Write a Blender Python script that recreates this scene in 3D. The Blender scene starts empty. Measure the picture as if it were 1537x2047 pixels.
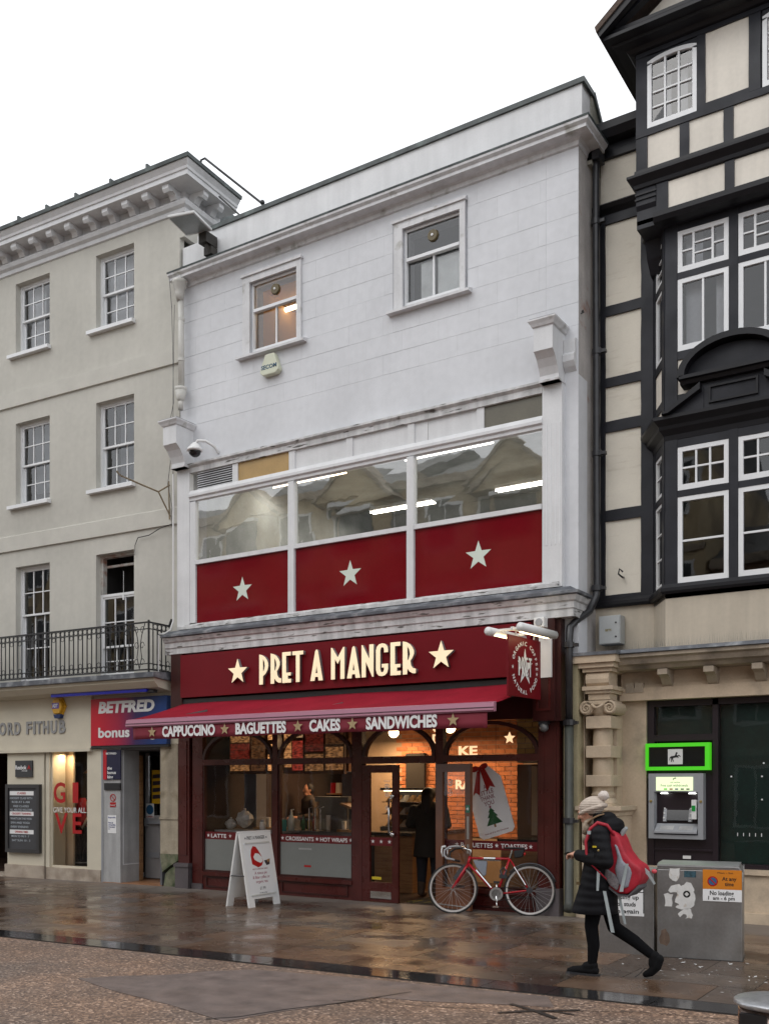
import bpy, math, random
from mathutils import Matrix, Vector
random.seed(7)
R = math.radians
# ------------------------------------------------------------------ camera, world, sun, exposure
sc = bpy.context.scene
col = sc.collection
EYE = 1.68
cam_data = bpy.data.cameras.new('camera')
cam = bpy.data.objects.new('camera', cam_data); col.objects.link(cam)
cam.location = (0, 0, EYE)
cam.rotation_euler = (R(90), 0, math.atan2(0.540, 0.842))     # level, turned left of the facade normal
cam_data.sensor_fit = 'VERTICAL'; cam_data.sensor_height = 24.0
cam_data.lens = 24.0 * 2000 / 2047
cam_data.shift_y = (1570 - 1023.5) / 2047                     # a shift lens keeps the verticals upright
cam_data.clip_start = 0.05; cam_data.clip_end = 500
sc.camera = cam

world = bpy.data.worlds.new('World'); sc.world = world; world.use_nodes = True
nt = world.node_tree; nt.nodes.clear()
sky = nt.nodes.new('ShaderNodeTexSky'); sky.sky_type = 'NISHITA'; sky.sun_disc = False
sky.sun_elevation = R(48); sky.sun_rotation = R(205)
mixs = nt.nodes.new('ShaderNodeMix'); mixs.data_type = 'RGBA'; mixs.inputs[0].default_value = 0.93
mixs.inputs['B'].default_value = (9.3, 9.45, 9.7, 1)           # the even cloud layer over the clear sky
bgn = nt.nodes.new('ShaderNodeBackground'); bgn.inputs['Strength'].default_value = 0.115
won = nt.nodes.new('ShaderNodeOutputWorld')
nt.links.new(sky.outputs[0], mixs.inputs['A']); nt.links.new(mixs.outputs['Result'], bgn.inputs['Color'])
nt.links.new(bgn.outputs[0], won.inputs['Surface'])
sun_data = bpy.data.lights.new('sun', 'SUN'); sun_data.energy = 0.55; sun_data.angle = R(35); sun_data.color = (1, .97, .93)
sun = bpy.data.objects.new('sun', sun_data); col.objects.link(sun)
sun.rotation_euler = (R(42), 0, R(-25)); sun.location = (0, -5, 20)
vs = sc.view_settings; vs.view_transform = 'Standard'; vs.look = 'None'; vs.gamma = 1; vs.exposure = 0.42
try: vs.use_curve_mapping = False
except Exception: pass
sc.cycles.max_bounces = 8; sc.cycles.transparent_max_bounces = 24
try: sc.cycles.use_denoising = True
except Exception: pass

# ------------------------------------------------------------------ materials
MATS = {}
def mat(name, c, rough=.7, metal=0, var=.12, vs_=3.0, bump=.0, bs=60, rnd=0, spec=.5, c2=None, c2s=1.5, c2t=(.45,.7), emis=None, es=1, streak=0, wave=None, rvar=0, stretch=None):
    """principled material: base colour broken by two noises, optional second colour in patches, optional per-piece variation"""
    if name in MATS: return MATS[name]
    m = bpy.data.materials.new(name); m.use_nodes = True; t = m.node_tree; N = t.nodes; Lk = t.links.new
    b = N['Principled BSDF']; b.inputs['Roughness'].default_value = rough; b.inputs['Metallic'].default_value = metal
    b.inputs['Specular IOR Level'].default_value = spec
    tc = N.new('ShaderNodeTexCoord'); src = tc.outputs['Object']
    def noise(scale, detail=5, st=None):
        n = N.new('ShaderNodeTexNoise'); n.inputs['Scale'].default_value = scale; n.inputs['Detail'].default_value = detail
        if st:
            mp = N.new('ShaderNodeMapping'); mp.inputs['Scale'].default_value = st; Lk(src, mp.inputs['Vector']); Lk(mp.outputs[0], n.inputs['Vector'])
        else: Lk(src, n.inputs['Vector'])
        return n.outputs['Fac']
    def ramp(fac, stops):
        r = N.new('ShaderNodeValToRGB'); r.color_ramp.elements[0].position = stops[0][0]; r.color_ramp.elements[0].color = (*stops[0][1], 1)
        r.color_ramp.elements[1].position = stops[1][0]; r.color_ramp.elements[1].color = (*stops[1][1], 1)
        for p, cc in stops[2:]:
            e = r.color_ramp.elements.new(p); e.color = (*cc, 1)
        Lk(fac, r.inputs[0]); return r.outputs[0]
    def mul(a, bb, f=1.0):
        x = N.new('ShaderNodeMix'); x.data_type = 'RGBA'; x.blend_type = 'MULTIPLY'; x.inputs[0].default_value = f
        Lk(a, x.inputs['A']); Lk(bb, x.inputs['B']); return x.outputs['Result']
    g = lambda v: (v, v, v)
    rgb = N.new('ShaderNodeRGB'); rgb.outputs[0].default_value = (*c, 1); out = rgb.outputs[0]
    if c2:
        x = N.new('ShaderNodeMix'); x.data_type = 'RGBA'
        Lk(ramp(noise(c2s, 6, stretch), [(c2t[0], g(0)), (c2t[1], g(1))]), x.inputs[0]); Lk(out, x.inputs['A']); x.inputs['B'].default_value = (*c2, 1); out = x.outputs['Result']
    if var:
        out = mul(out, ramp(noise(vs_, 6), [(.3, g(1 - var * 1.3)), (.72, g(1 + var * .6))]))
        out = mul(out, ramp(noise(vs_ * 14, 3), [(.3, g(1 - var * .5)), (.7, g(1 + var * .3))]))
    if streak:
        out = mul(out, ramp(noise(1.0, 6, (9, 9, .7)), [(.35, g(1 - streak)), (.62, g(1))]))
    if rnd:
        oi = N.new('ShaderNodeObjectInfo')
        if isinstance(rnd, list):
            r = ramp(oi.outputs['Random'], rnd[:2] + rnd[2:]); out = mul(out, r)
        else: out = mul(out, ramp(oi.outputs['Random'], [(0, g(1 - rnd)), (1, g(1 + rnd))]))
    Lk(out, b.inputs['Base Color'])
    if rvar:
        mr = N.new('ShaderNodeMapRange'); mr.inputs['To Min'].default_value = max(.02, rough - rvar); mr.inputs['To Max'].default_value = min(1, rough + rvar)
        mr.inputs['From Min'].default_value = .35; mr.inputs['From Max'].default_value = .65
        Lk(noise(2.2, 6), mr.inputs['Value']); Lk(mr.outputs[0], b.inputs['Roughness'])
    if bump or wave:
        bp = N.new('ShaderNodeBump'); bp.inputs['Strength'].default_value = 1; bp.inputs['Distance'].default_value = bump or .003
        if wave:
            w = N.new('ShaderNodeTexWave'); w.bands_direction = wave[0]; w.inputs['Scale'].default_value = wave[1]; w.inputs['Distortion'].default_value = wave[2]
            Lk(src, w.inputs['Vector']); Lk(w.outputs['Fac'], bp.inputs['Height'])
        else: Lk(noise(bs, 8), bp.inputs['Height'])
        Lk(bp.outputs[0], b.inputs['Normal'])
    if emis:
        b.inputs['Emission Color'].default_value = (*emis, 1); b.inputs['Emission Strength'].default_value = es
    MATS[name] = m; return m
def emit(name, c, s, base=(.05, .05, .05)):
    m = bpy.data.materials.new(name); m.use_nodes = True; b = m.node_tree.nodes['Principled BSDF']
    b.inputs['Base Color'].default_value = (*base, 1); b.inputs['Emission Color'].default_value = (*c, 1); b.inputs['Emission Strength'].default_value = s
    return m
def glass(name, tint=(1, 1, 1), gain=1.0, base=.0, wob=.0006):
    m = bpy.data.materials.new(name); m.use_nodes = True; t = m.node_tree; N = t.nodes; N.clear()
    o = N.new('ShaderNodeOutputMaterial'); mx = N.new('ShaderNodeMixShader'); tr = N.new('ShaderNodeBsdfTransparent'); gl = N.new('ShaderNodeBsdfGlossy')
    tr.inputs[0].default_value = (*tint, 1); gl.inputs['Roughness'].default_value = .015
    fr = N.new('ShaderNodeFresnel'); fr.inputs[0].default_value = 1.52
    ma = N.new('ShaderNodeMath'); ma.operation = 'MULTIPLY_ADD'; ma.inputs[1].default_value = gain; ma.inputs[2].default_value = base; ma.use_clamp = True
    t.links.new(fr.outputs[0], ma.inputs[0]); t.links.new(ma.outputs[0], mx.inputs[0])
    tc = N.new('ShaderNodeTexCoord'); n = N.new('ShaderNodeTexNoise'); n.inputs['Scale'].default_value = 2.2; t.links.new(tc.outputs['Object'], n.inputs['Vector'])
    bp = N.new('ShaderNodeBump'); bp.inputs['Distance'].default_value = wob * 1.6; t.links.new(n.outputs['Fac'], bp.inputs['Height'])
    t.links.new(bp.outputs[0], gl.inputs['Normal'])
    t.links.new(tr.outputs[0], mx.inputs[1]); t.links.new(gl.outputs[0], mx.inputs[2]); t.links.new(mx.outputs[0], o.inputs[0]); return m

WHITE = mat('white_paint', (.68, .685, .695), .55, var=.06, streak=.07)
TRIM = mat('aged_white_trim', (.66, .66, .67), .5, var=.10, c2=(.36, .35, .32), c2s=5, c2t=(.60, .74), streak=.12)
PEEL = mat('peeling_white_paint', (.64, .64, .64), .6, var=.12, c2=(.12, .11, .10), c2s=7, c2t=(.60, .66), streak=.3, bump=.002, bs=40, stretch=(.5, .5, 3))
SASH = mat('white_gloss_paint', (.74, .75, .76), .35, var=.04)
STUCCO = mat('cream_stucco', (.52, .505, .455), .85, var=.085, vs_=.8, bump=.0014, bs=80, streak=.035)
REVEAL = mat('cream_stucco_band', (.53, .515, .465), .85, var=.06, bump=.001, bs=90)
CREAMSHOP = mat('cream_shopfront_paint', (.60, .55, .44), .6, var=.05)
PLINTH = mat('plinth_render', (.44, .37, .30), .8, var=.15, c2=(.28, .22, .17), c2s=4)
ASHLAR = mat('white_scored_render', (.65, .66, .685), .8, var=.08, vs_=.7, bump=.0016, bs=60, rnd=.008, streak=.025)
JOINT = mat('render_joint', (.44, .45, .48), .9, var=.25, vs_=2.5)
LEAD = mat('lead_sheet', (.12, .13, .15), .5, metal=.2, var=.3, vs_=5, c2=(.3, .31, .32), c2s=5, c2t=(.5, .75))
COPPER = mat('weathered_lead_coping', (.07, .085, .085), .55, var=.35, vs_=6, c2=(.16, .2, .19), c2s=4, c2t=(.5, .75))
TIMBER = mat('black_painted_timber', (.017, .018, .024), .5, var=.25, vs_=4, rvar=.12, spec=.3)
TIMBERM = mat('black_moulding', (.009, .009, .012), .45, var=.2, spec=.3)
INFILL = mat('cream_painted_brick', (.74, .69, .59), .75, var=.05, bump=.0015, bs=50, c2=(.62, .56, .46), c2s=3, c2t=(.58, .8), stretch=(1, 1, 6))
INFILL2 = mat('cream_smooth_panel', (.73, .68, .60), .7, var=.07, vs_=1.5, streak=.08)
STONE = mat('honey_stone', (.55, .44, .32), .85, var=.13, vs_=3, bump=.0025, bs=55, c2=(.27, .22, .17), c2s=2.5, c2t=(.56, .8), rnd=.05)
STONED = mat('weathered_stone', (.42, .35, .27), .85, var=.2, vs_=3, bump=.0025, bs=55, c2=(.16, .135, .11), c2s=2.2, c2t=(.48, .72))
FASCIA = mat('dark_red_fascia', (.150, .0040, .0095), .4, var=.05, spec=.22)
REDWOOD = mat('oxblood_timber', (.075, .013, .011), .28, var=.2, vs_=4, rvar=.08)
REDWOODD = mat('dark_oxblood_timber', (.045, .010, .009), .3, var=.2, vs_=4)
CANVAS = mat('burgundy_awning_canvas', (.26, .012, .025), .9, var=.16, vs_=1.6, bump=.0006, bs=400, spec=.08)
CANVASD = mat('burgundy_valance', (.21, .018, .035), .75, var=.06)
ABAR = mat('pink_sheen_awning_bar', (.37, .16, .225), .3, var=.03)
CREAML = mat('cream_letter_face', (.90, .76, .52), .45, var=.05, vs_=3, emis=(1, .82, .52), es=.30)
LETSIDE = mat('grey_letter_side', (.20, .18, .18), .4)
GOLDP = mat('gold_print', (.42, .31, .17), .5, var=.15, vs_=20)
WPRINT = mat('white_print', (.78, .78, .78), .5, var=.02)
REDV = mat('red_window_vinyl', (.165, .0030, .008), .07, var=.10, vs_=1.2, spec=.4)
PALESTAR = mat('pale_green_star', (.62, .68, .60), .4, var=.02)
REDSTRIP = mat('red_vinyl_strip', (.13, .010, .014), .3, var=.05)
FROST = mat('frosted_vinyl', (.20, .21, .20), .30, var=.06, vs_=2)
BLACKM = mat('black_metal', (.018, .018, .02), .4, var=.2)
PIPEB = mat('black_cast_iron_pipe', (.03, .03, .034), .35, var=.3, vs_=8)
DARK = mat('dark_interior', (.018, .016, .015), .9, var=.1)
ROOMG = mat('grey_room', (.16, .165, .17), .9, var=.1)
ROOML = mat('pale_room', (.42, .43, .42), .9, var=.06)
CURT = mat('pale_curtain', (.55, .57, .60), .9, var=.10, vs_=2, stretch=(8, 8, .3))
STEEL = mat('brushed_stainless_steel', (.33, .325, .32), .42, metal=.75, var=.16, vs_=2.5, c2=(.22, .205, .19), c2s=2, c2t=(.45, .75), rvar=.1)
CHROME = mat('chrome', (.7, .7, .7), .15, metal=1, var=.05)
TYRE = mat('tyre_rubber', (.02, .02, .02), .8, var=.1)
BIKERED = mat('bicycle_red_paint', (.42, .010, .02), .25, var=.05)
COATM = mat('black_quilted_nylon', (.0055, .0055, .0075), .7, var=.2, bump=.005, wave=('Z', 4.5, 1.6), spec=.2)
TIGHTS = mat('black_tights', (.004, .004, .005), .9, var=.1, spec=.15)
SKIN = mat('skin', (.55, .29, .20), .5, var=.06, vs_=15)
KNIT = mat('beige_cable_knit', (.52, .44, .37), .95, var=.12, vs_=20, bump=.003, wave=('Z', 15, 1.0))
BLUEGL = mat('dark_green_glass', (.004, .022, .017), .07, var=.3, vs_=1.2)
GREENL = emit('lit_green_acrylic', (.07, .62, .01), .52, base=(.03,.25,.01))
GREY = mat('grey_plastic', (.30, .31, .33), .45, var=.05)
GREYD = mat('dark_grey_plastic', (.035, .036, .04), .35)
PLASTW = mat('white_plastic', (.72, .72, .71), .35, var=.03)
WOODT = mat('tan_timber', (.30, .16, .07), .45, var=.2, vs_=3, stretch=(1, 1, 12), c2=(.2, .1, .045), c2s=3)
BRICKO = mat('orange_brick', (.42, .15, .06), .8, var=.15, vs_=12, rnd=.22, bump=.002, bs=60)
BRICKY = mat('yellow_brick', (.55, .38, .15), .8, var=.1, vs_=12, rnd=.15, bump=.002, bs=60)
MORTAR = mat('pale_mortar', (.36, .27, .19), .9, var=.1)
GL = glass('window_glass', gain=1.25, base=.0)
GLB = glass('large_window_glass', gain=3.6, base=.13, wob=.0006)
GLS = glass('shop_window_glass', gain=.75)

# ------------------------------------------------------------------ geometry helpers
Fm = [Matrix.Identity(4)]
class frame:
    def __init__(s, m): s.m = m
    def __enter__(s): Fm.append(Fm[-1] @ s.m)
    def __exit__(s, *a): Fm.pop()
T = Matrix.Translation
def RZ(d): return Matrix.Rotation(R(d), 4, 'Z')
def RX(d): return Matrix.Rotation(R(d), 4, 'X')
def RY(d): return Matrix.Rotation(R(d), 4, 'Y')
class MB:
    def __init__(s): s.v = []; s.f = []
    def add(s, vs_, fs):
        o = len(s.v); s.v += [tuple(p) for p in vs_]; s.f += [tuple(i + o for i in q) for q in fs]; return s
    def box(s, x0, y0, z0, x1, y1, z1):
        if x0 > x1: x0, x1 = x1, x0
        if y0 > y1: y0, y1 = y1, y0
        if z0 > z1: z0, z1 = z1, z0
        return s.add([(x0,y0,z0),(x1,y0,z0),(x1,y1,z0),(x0,y1,z0),(x0,y0,z1),(x1,y0,z1),(x1,y1,z1),(x0,y1,z1)],
              [(0,3,2,1),(4,5,6,7),(0,1,5,4),(1,2,6,5),(2,3,7,6),(3,0,4,7)])
    def slab(s, pts, z0, z1):                      # plan polygon (ccw) between two heights
        n = len(pts); a = [(x, y, z0) for x, y in pts] + [(x, y, z1) for x, y in pts]
        return s.add(a, [tuple(range(n))[::-1], tuple(range(n, 2*n))] + [(i, (i+1) % n, (i+1) % n + n, i + n) for i in range(n)])
    def prism(s, pts, y0, y1):                     # outline in x,z pushed from y0 to y1
        n = len(pts); a = [(x, y0, z) for x, z in pts] + [(x, y1, z) for x, z in pts]
        return s.add(a, [tuple(range(n)), tuple(range(n, 2*n))[::-1]] + [((i+1) % n, i, i + n, (i+1) % n + n) for i in range(n)])
    def prismx(s, pts, x0, x1):                    # outline in y,z pushed along x
        n = len(pts); a = [(x0, y, z) for y, z in pts] + [(x1, y, z) for y, z in pts]
        return s.add(a, [tuple(range(n))[::-1], tuple(range(n, 2*n))] + [(i, (i+1) % n, (i+1) % n + n, i + n) for i in range(n)])
    def tube(s, P, r, n=8, closed=False):
        P = [Vector(p) for p in P]; k = len(P); rs = r if isinstance(r, (list, tuple)) else [r] * k
        base = len(s.v); up = None; vv = []
        for i, p in enumerate(P):
            a = P[(i-1) % k] if (i or closed) else p; b = P[(i+1) % k] if (i < k-1 or closed) else p
            d = (b - a).normalized()
            if up is None: up = Vector((0, 0, 1)) if abs(d.z) < .9 else Vector((1, 0, 0))
            x = d.cross(up)
            if x.length < 1e-5: x = d.orthogonal()
            x.normalize(); y = x.cross(d).normalized(); up = y
            for j in range(n):
                t = 2 * math.pi * j / n; vv.append(tuple(p + (x * math.cos(t) + y * math.sin(t)) * rs[i]))
        fs = []
        for i in range(k if closed else k-1):
            for j in range(n):
                i2 = (i+1) % k; fs.append((i*n+j, i*n+(j+1) % n, i2*n+(j+1) % n, i2*n+j))
        if not closed: fs += [tuple(range(n))[::-1], tuple((k-1)*n + j for j in range(n))]
        return s.add(vv, fs)
    def lathe(s, prof, c=(0, 0, 0), n=16, axis='z'):   # prof: (radius, height)
        vv = []; fs = []; k = len(prof)
        for r, h in prof:
            for j in range(n):
                t = 2 * math.pi * j / n; a, b = r * math.cos(t), r * math.sin(t)
                vv.append({'z': (c[0]+a, c[1]+b, c[2]+h), 'y': (c[0]+a, c[1]-h, c[2]+b), 'x': (c[0]+h, c[1]+a, c[2]+b)}[axis])
        for i in range(k-1):
            for j in range(n): fs.append((i*n+j, i*n+(j+1) % n, (i+1)*n+(j+1) % n, (i+1)*n+j))
        fs += [tuple(range(n))[::-1], tuple((k-1)*n + j for j in range(n))]
        return s.add(vv, fs)
    def ell(s, c, r, n=12, m=8, rot=None):
        pr = []; vv = []; fs = []
        for i in range(1, m):
            ph = math.pi * i / m
            for j in range(n):
                t = 2 * math.pi * j / n; v = Vector((r[0]*math.sin(ph)*math.cos(t), r[1]*math.sin(ph)*math.sin(t), r[2]*math.cos(ph)))
                if rot: v = rot @ v
                vv.append(tuple(v + Vector(c)))
        a = Vector((0, 0, r[2])); b = Vector((0, 0, -r[2]))
        if rot: a = rot @ a; b = rot @ b
        vv += [tuple(a + Vector(c)), tuple(b + Vector(c))]; top = len(vv)-2; bot = top+1
        for i in range(m-2):
            for j in range(n): fs.append((i*n+j, (i+1)*n+j, (i+1)*n+(j+1) % n, i*n+(j+1) % n))
        for j in range(n): fs.append((top, j, (j+1) % n)); fs.append((bot, (m-2)*n+(j+1) % n, (m-2)*n+j))
        return s.add(vv, fs)
    def limb(s, pts):                              # [(point, radius)...] joined balls and cones, for re-meshing
        for (p, r) in pts: s.ell(p, (r, r, r), 14, 9)
        for (p, r), (q, t) in zip(pts, pts[1:]): s.tube([p, q], [r, t], 14)
        return s
    def loft(s, secs, n=20):                       # (z, cx, cy, rx, ry)
        vv = []; k = len(secs)
        for z, cx, cy, rx, ry in secs:
            for j in range(n):
                t = 2*math.pi*j/n; vv.append((cx + rx*math.cos(t), cy + ry*math.sin(t), z))
        fs = [(i*n+j, i*n+(j+1) % n, (i+1)*n+(j+1) % n, (i+1)*n+j) for i in range(k-1) for j in range(n)]
        fs += [tuple(range(n))[::-1], tuple((k-1)*n+j for j in range(n))]
        return s.add(vv, fs)
    def sweep(s, path, prof):                      # moulding: profile (projection, height) run along a plan path, mitred
        P = [Vector((x, y)) for x, y in path]; k = len(P); m = len(prof); vv = []
        def nrm(a, b): d = (b-a).normalized(); return Vector((d.y, -d.x))
        for i, p in enumerate(P):
            if i == 0: o = nrm(P[0], P[1])
            elif i == k-1: o = nrm(P[-2], P[-1])
            else:
                a = nrm(P[i-1], p); b = nrm(p, P[i+1]); o = (a+b) / (1 + a.dot(b))
            for off, z in prof: vv.append((p.x + o.x*off, p.y + o.y*off, z))
        fs = [(i*m+j, i*m+(j+1) % m, (i+1)*m+(j+1) % m, (i+1)*m+j) for i in range(k-1) for j in range(m)]
        fs += [tuple(range(m)), tuple((k-1)*m+j for j in range(m))[::-1]]
        return s.add(vv, fs)
    def wall(s, x0, x1, z0, z1, y, holes, depth=.2, back=True):   # front face with openings and their reveals
        xs = sorted({x0, x1, *[h[0] for h in holes], *[h[1] for h in holes]}); zs = sorted({z0, z1, *[h[2] for h in holes], *[h[3] for h in holes]})
        xs = [x for x in xs if x0 <= x <= x1]; zs = [z for z in zs if z0 <= z <= z1]
        for a, b in zip(xs, xs[1:]):
            for c, d in zip(zs, zs[1:]):
                mx, mz = (a+b)/2, (c+d)/2
                if any(h[0] < mx < h[1] and h[2] < mz < h[3] for h in holes): continue
                s.add([(a,y,c),(b,y,c),(b,y,d),(a,y,d)], [(0,1,2,3)])
                if back: s.add([(a,y+depth,c),(b,y+depth,c),(b,y+depth,d),(a,y+depth,d)], [(3,2,1,0)])
        for a, b, c, d in holes:
            q = y + depth
            s.add([(a,y,c),(a,q,c),(a,q,d),(a,y,d)], [(0,1,2,3)]); s.add([(b,y,c),(b,q,c),(b,q,d),(b,y,d)], [(3,2,1,0)])
            s.add([(a,y,d),(a,q,d),(b,q,d),(b,y,d)], [(0,1,2,3)]); s.add([(a,y,c),(a,q,c),(b,q,c),(b,y,c)], [(3,2,1,0)])
        q = y + depth
        if back: s.add([(x0,y,z0),(x0,q,z0),(x0,q,z1),(x0,y,z1)], [(3,2,1,0)]); s.add([(x1,y,z0),(x1,q,z0),(x1,q,z1),(x1,y,z1)], [(0,1,2,3)]); s.add([(x0,y,z1),(x1,y,z1),(x1,q,z1),(x0,q,z1)], [(0,1,2,3)])
        return s
def wmat(o):
    m = o.matrix_basis.copy()
    while o.parent: o = o.parent; m = o.matrix_basis @ m
    return m
def tag(o, label=None, cat=None, group=None, kind=None):
    if label: o['label'] = label
    if cat: o['category'] = cat
    if group: o['group'] = group
    if kind: o['kind'] = kind
    return o
def thing(name, label, cat, loc=(0,0,0), group=None, rz=0):
    o = bpy.data.objects.new(name, None); o.empty_display_size = .1; col.objects.link(o)
    loc = Fm[-1] @ Vector(loc); o.location = loc
    o.rotation_euler = (0, 0, rz); return tag(o, label, cat, group)
def obj(name, mb, m, parent=None, smooth=False, label=None, kind=None, bevel=0, mesh=None, at=None):
    """link a mesh built in the current frame; it is stored relative to its parent"""
    F = Fm[-1]
    if mesh is None:
        mesh = bpy.data.meshes.new(name)
        I = (wmat(parent).inverted() if parent else Matrix.Identity(4)) @ F
        if isinstance(mb, MB): mesh.from_pydata([tuple(I @ Vector(p)) for p in mb.v], [], mb.f)
        mesh.update()
        if smooth:
            for p in mesh.polygons: p.use_smooth = True
        if m: mesh.materials.append(m)
    o = bpy.data.objects.new(name, mesh); col.objects.link(o)
    if parent: o.parent = parent
    if bevel:
        b = o.modifiers.new('bevel', 'BEVEL'); b.width = bevel; b.segments = 2; b.limit_method = 'ANGLE'
    if label: o['label'] = label
    if kind: o['kind'] = kind
    return o
def fixn(o):                                        # make normals consistent
    import bmesh
    bm = bmesh.new(); bm.from_mesh(o.data); bmesh.ops.recalc_face_normals(bm, faces=bm.faces); bm.to_mesh(o.data); bm.free(); return o
def inst(name, src, parent, at):                    # another piece sharing src's mesh, moved by the vector `at` (in parent space)
    o = bpy.data.objects.new(name, src.data); col.objects.link(o); o.parent = parent
    o.location = src.location + Vector(at)
    for md in src.modifiers:
        b = o.modifiers.new(md.name, md.type)
        if md.type == 'BEVEL': b.width = md.width; b.segments = md.segments; b.limit_method = md.limit_method
    return o
FAC = Matrix(((1,0,0,0),(0,0,-1,0),(0,1,0,0),(0,0,0,1)))   # drawing plane (x, y) -> wall plane (x, z), thickness towards the street
def curve_mesh(name, cu, m, parent, M, label=None, kind=None):
    tmp = bpy.data.objects.new('tmp', cu); me = bpy.data.meshes.new_from_object(tmp); bpy.data.objects.remove(tmp)
    I = (wmat(parent).inverted() if parent else Matrix.Identity(4)) @ Fm[-1] @ M
    me.transform(I); me.name = name; me.materials.clear(); me.materials.append(m); me.update()
    bpy.data.curves.remove(cu)
    o = bpy.data.objects.new(name, me); col.objects.link(o)
    if parent: o.parent = parent
    if label: o['label'] = label
    if kind: o['kind'] = kind
    return o
def shape(name, polys, m, parent, M, h=.004, label=None, kind=None):
    cu = bpy.data.curves.new('c', 'CURVE'); cu.dimensions = '2D'; cu.fill_mode = 'BOTH'; cu.extrude = h/2
    for pl in polys:
        sp = cu.splines.new('POLY'); sp.points.add(len(pl)-1); sp.use_cyclic_u = True
        for i, (x, y) in enumerate(pl): sp.points[i].co = (x, y, 0, 1)
    return curve_mesh(name, cu, m, parent, M @ T((0, 0, h/2)), label, kind)
def text(name, s, m, parent, M, size=.1, w=None, bold=0.0, h=.002, align='LEFT', label=None, shear=0):
    cu = bpy.data.curves.new('t', 'FONT'); cu.body = s; cu.size = size; cu.extrude = h/2; cu.offset = bold * size; cu.align_x = 'LEFT'; cu.shear = shear
    cu.resolution_u = 3
    tmp = bpy.data.objects.new('tmp', cu); me = bpy.data.meshes.new_from_object(tmp); bpy.data.objects.remove(tmp); bpy.data.curves.remove(cu)
    xs = [v.co.x for v in me.vertices]; ys = [v.co.y for v in me.vertices]
    x0, x1, y0 = min(xs), max(xs), 0
    k = (w / (x1-x0)) if w else 1; sh = {'LEFT': 0, 'CENTER': -(x1-x0)*k/2, 'RIGHT': -(x1-x0)*k}[align]
    for v in me.vertices: v.co.x = (v.co.x - x0) * k + sh; v.co.z += h/2
    I = (wmat(parent).inverted() if parent else Matrix.Identity(4)) @ Fm[-1] @ M
    me.transform(I); me.materials.clear(); me.materials.append(m); me.name = name; me.update()
    o = bpy.data.objects.new(name, me); col.objects.link(o)
    if parent: o.parent = parent
    if label: o['label'] = label
    return o
def at(x, y, z): return T((x, y, z)) @ FAC
def starpts(cx, cy, r, ri=.40, rot=0):
    return [(cx + (r if i % 2 == 0 else r*ri) * math.sin(R(36*i+rot)), cy + (r if i % 2 == 0 else r*ri) * math.cos(R(36*i+rot))) for i in range(10)]
def circ(cx, cy, r, n=24): return [(cx + r*math.cos(2*math.pi*i/n), cy + r*math.sin(2*math.pi*i/n)) for i in range(n)]
def rect(x0, y0, x1, y1): return [(x0,y0),(x1,y0),(x1,y1),(x0,y1)]
def rrect(x0, y0, x1, y1, r, n=4):
    p = []
    for cx, cy, a in ((x1-r, y0+r, -90), (x1-r, y1-r, 0), (x0+r, y1-r, 90), (x0+r, y0+r, 180)):
        for i in range(n+1): t = R(a + 90*i/n); p.append((cx + r*math.cos(t), cy + r*math.sin(t)))
    return p
def window(parent, x0, x1, z0, z1, y, xs, zs, fw=.05, bar=.020, dp=.05, m=None, g=None, label=None, skip=()):
    """a casement: frame and glazing bars in one mesh, every pane a piece of its own"""
    m = m or SASH; g = g or GL; b = MB(); bot = fw*1.25
    b.box(x0, y, z0, x1, y+dp, z0+bot); b.box(x0, y, z1-fw, x1, y+dp, z1); b.box(x0, y, z0+bot, x0+fw, y+dp, z1-fw); b.box(x1-fw, y, z0+bot, x1, y+dp, z1-fw)
    X0, X1, Z0, Z1 = x0+fw, x1-fw, z0+bot, z1-fw
    gx = [X0] + [X0 + (X1-X0)*f for f in xs] + [X1]; gz = [Z0] + [Z0 + (Z1-Z0)*f for f in zs] + [Z1]
    for x in gx[1:-1]: b.box(x-bar/2, y+.006, Z0, x+bar/2, y+dp-.006, Z1)
    for i, z in enumerate(gz[1:-1]):
        for a, c in zip(gx, gx[1:]): b.box(a+(bar/2 if a != X0 else 0), y+.008, z-bar/2, c-(bar/2 if c != X1 else 0), y+dp-.008, z+bar/2)
    w = obj('window', b, m, parent, label=label)
    for i, (a, c) in enumerate(zip(gx, gx[1:])):
        for j, (d, e) in enumerate(zip(gz, gz[1:])):
            if (i, j) in skip: continue
            t = random.uniform(-.0012, .0012); u = random.uniform(-.0012, .0012); yy = y+dp*.5
            p = MB().add([(a,yy+t,d),(c,yy+u,d),(c,yy-t,e),(a,yy-u,e)], [(0,1,2,3)]); obj('pane', p, g, w)
    return w
def room(parent, x0, x1, y0, y1, z0, z1, m, name='room_interior'):
    b = MB().add([(x0,y0,z0),(x1,y0,z0),(x1,y1,z0),(x0,y1,z0),(x0,y0,z1),(x1,y0,z1),(x1,y1,z1),(x0,y1,z1)], [(0,1,2,3),(7,6,5,4),(1,5,6,2),(3,2,6,7),(0,3,7,4)])
    return obj(name, b, m, parent)
def lamp(name, loc, e, c, size=.6, sy=None, rot=(0,0,0)):
    d = bpy.data.lights.new(name, 'AREA'); d.energy = e; d.color = c; d.shape = 'RECTANGLE'; d.size = size; d.size_y = sy or size
    o = bpy.data.objects.new(name, d); col.objects.link(o); o.location = Fm[-1] @ Vector(loc); o.rotation_euler = rot
    return tag(o, None, None)

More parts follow.
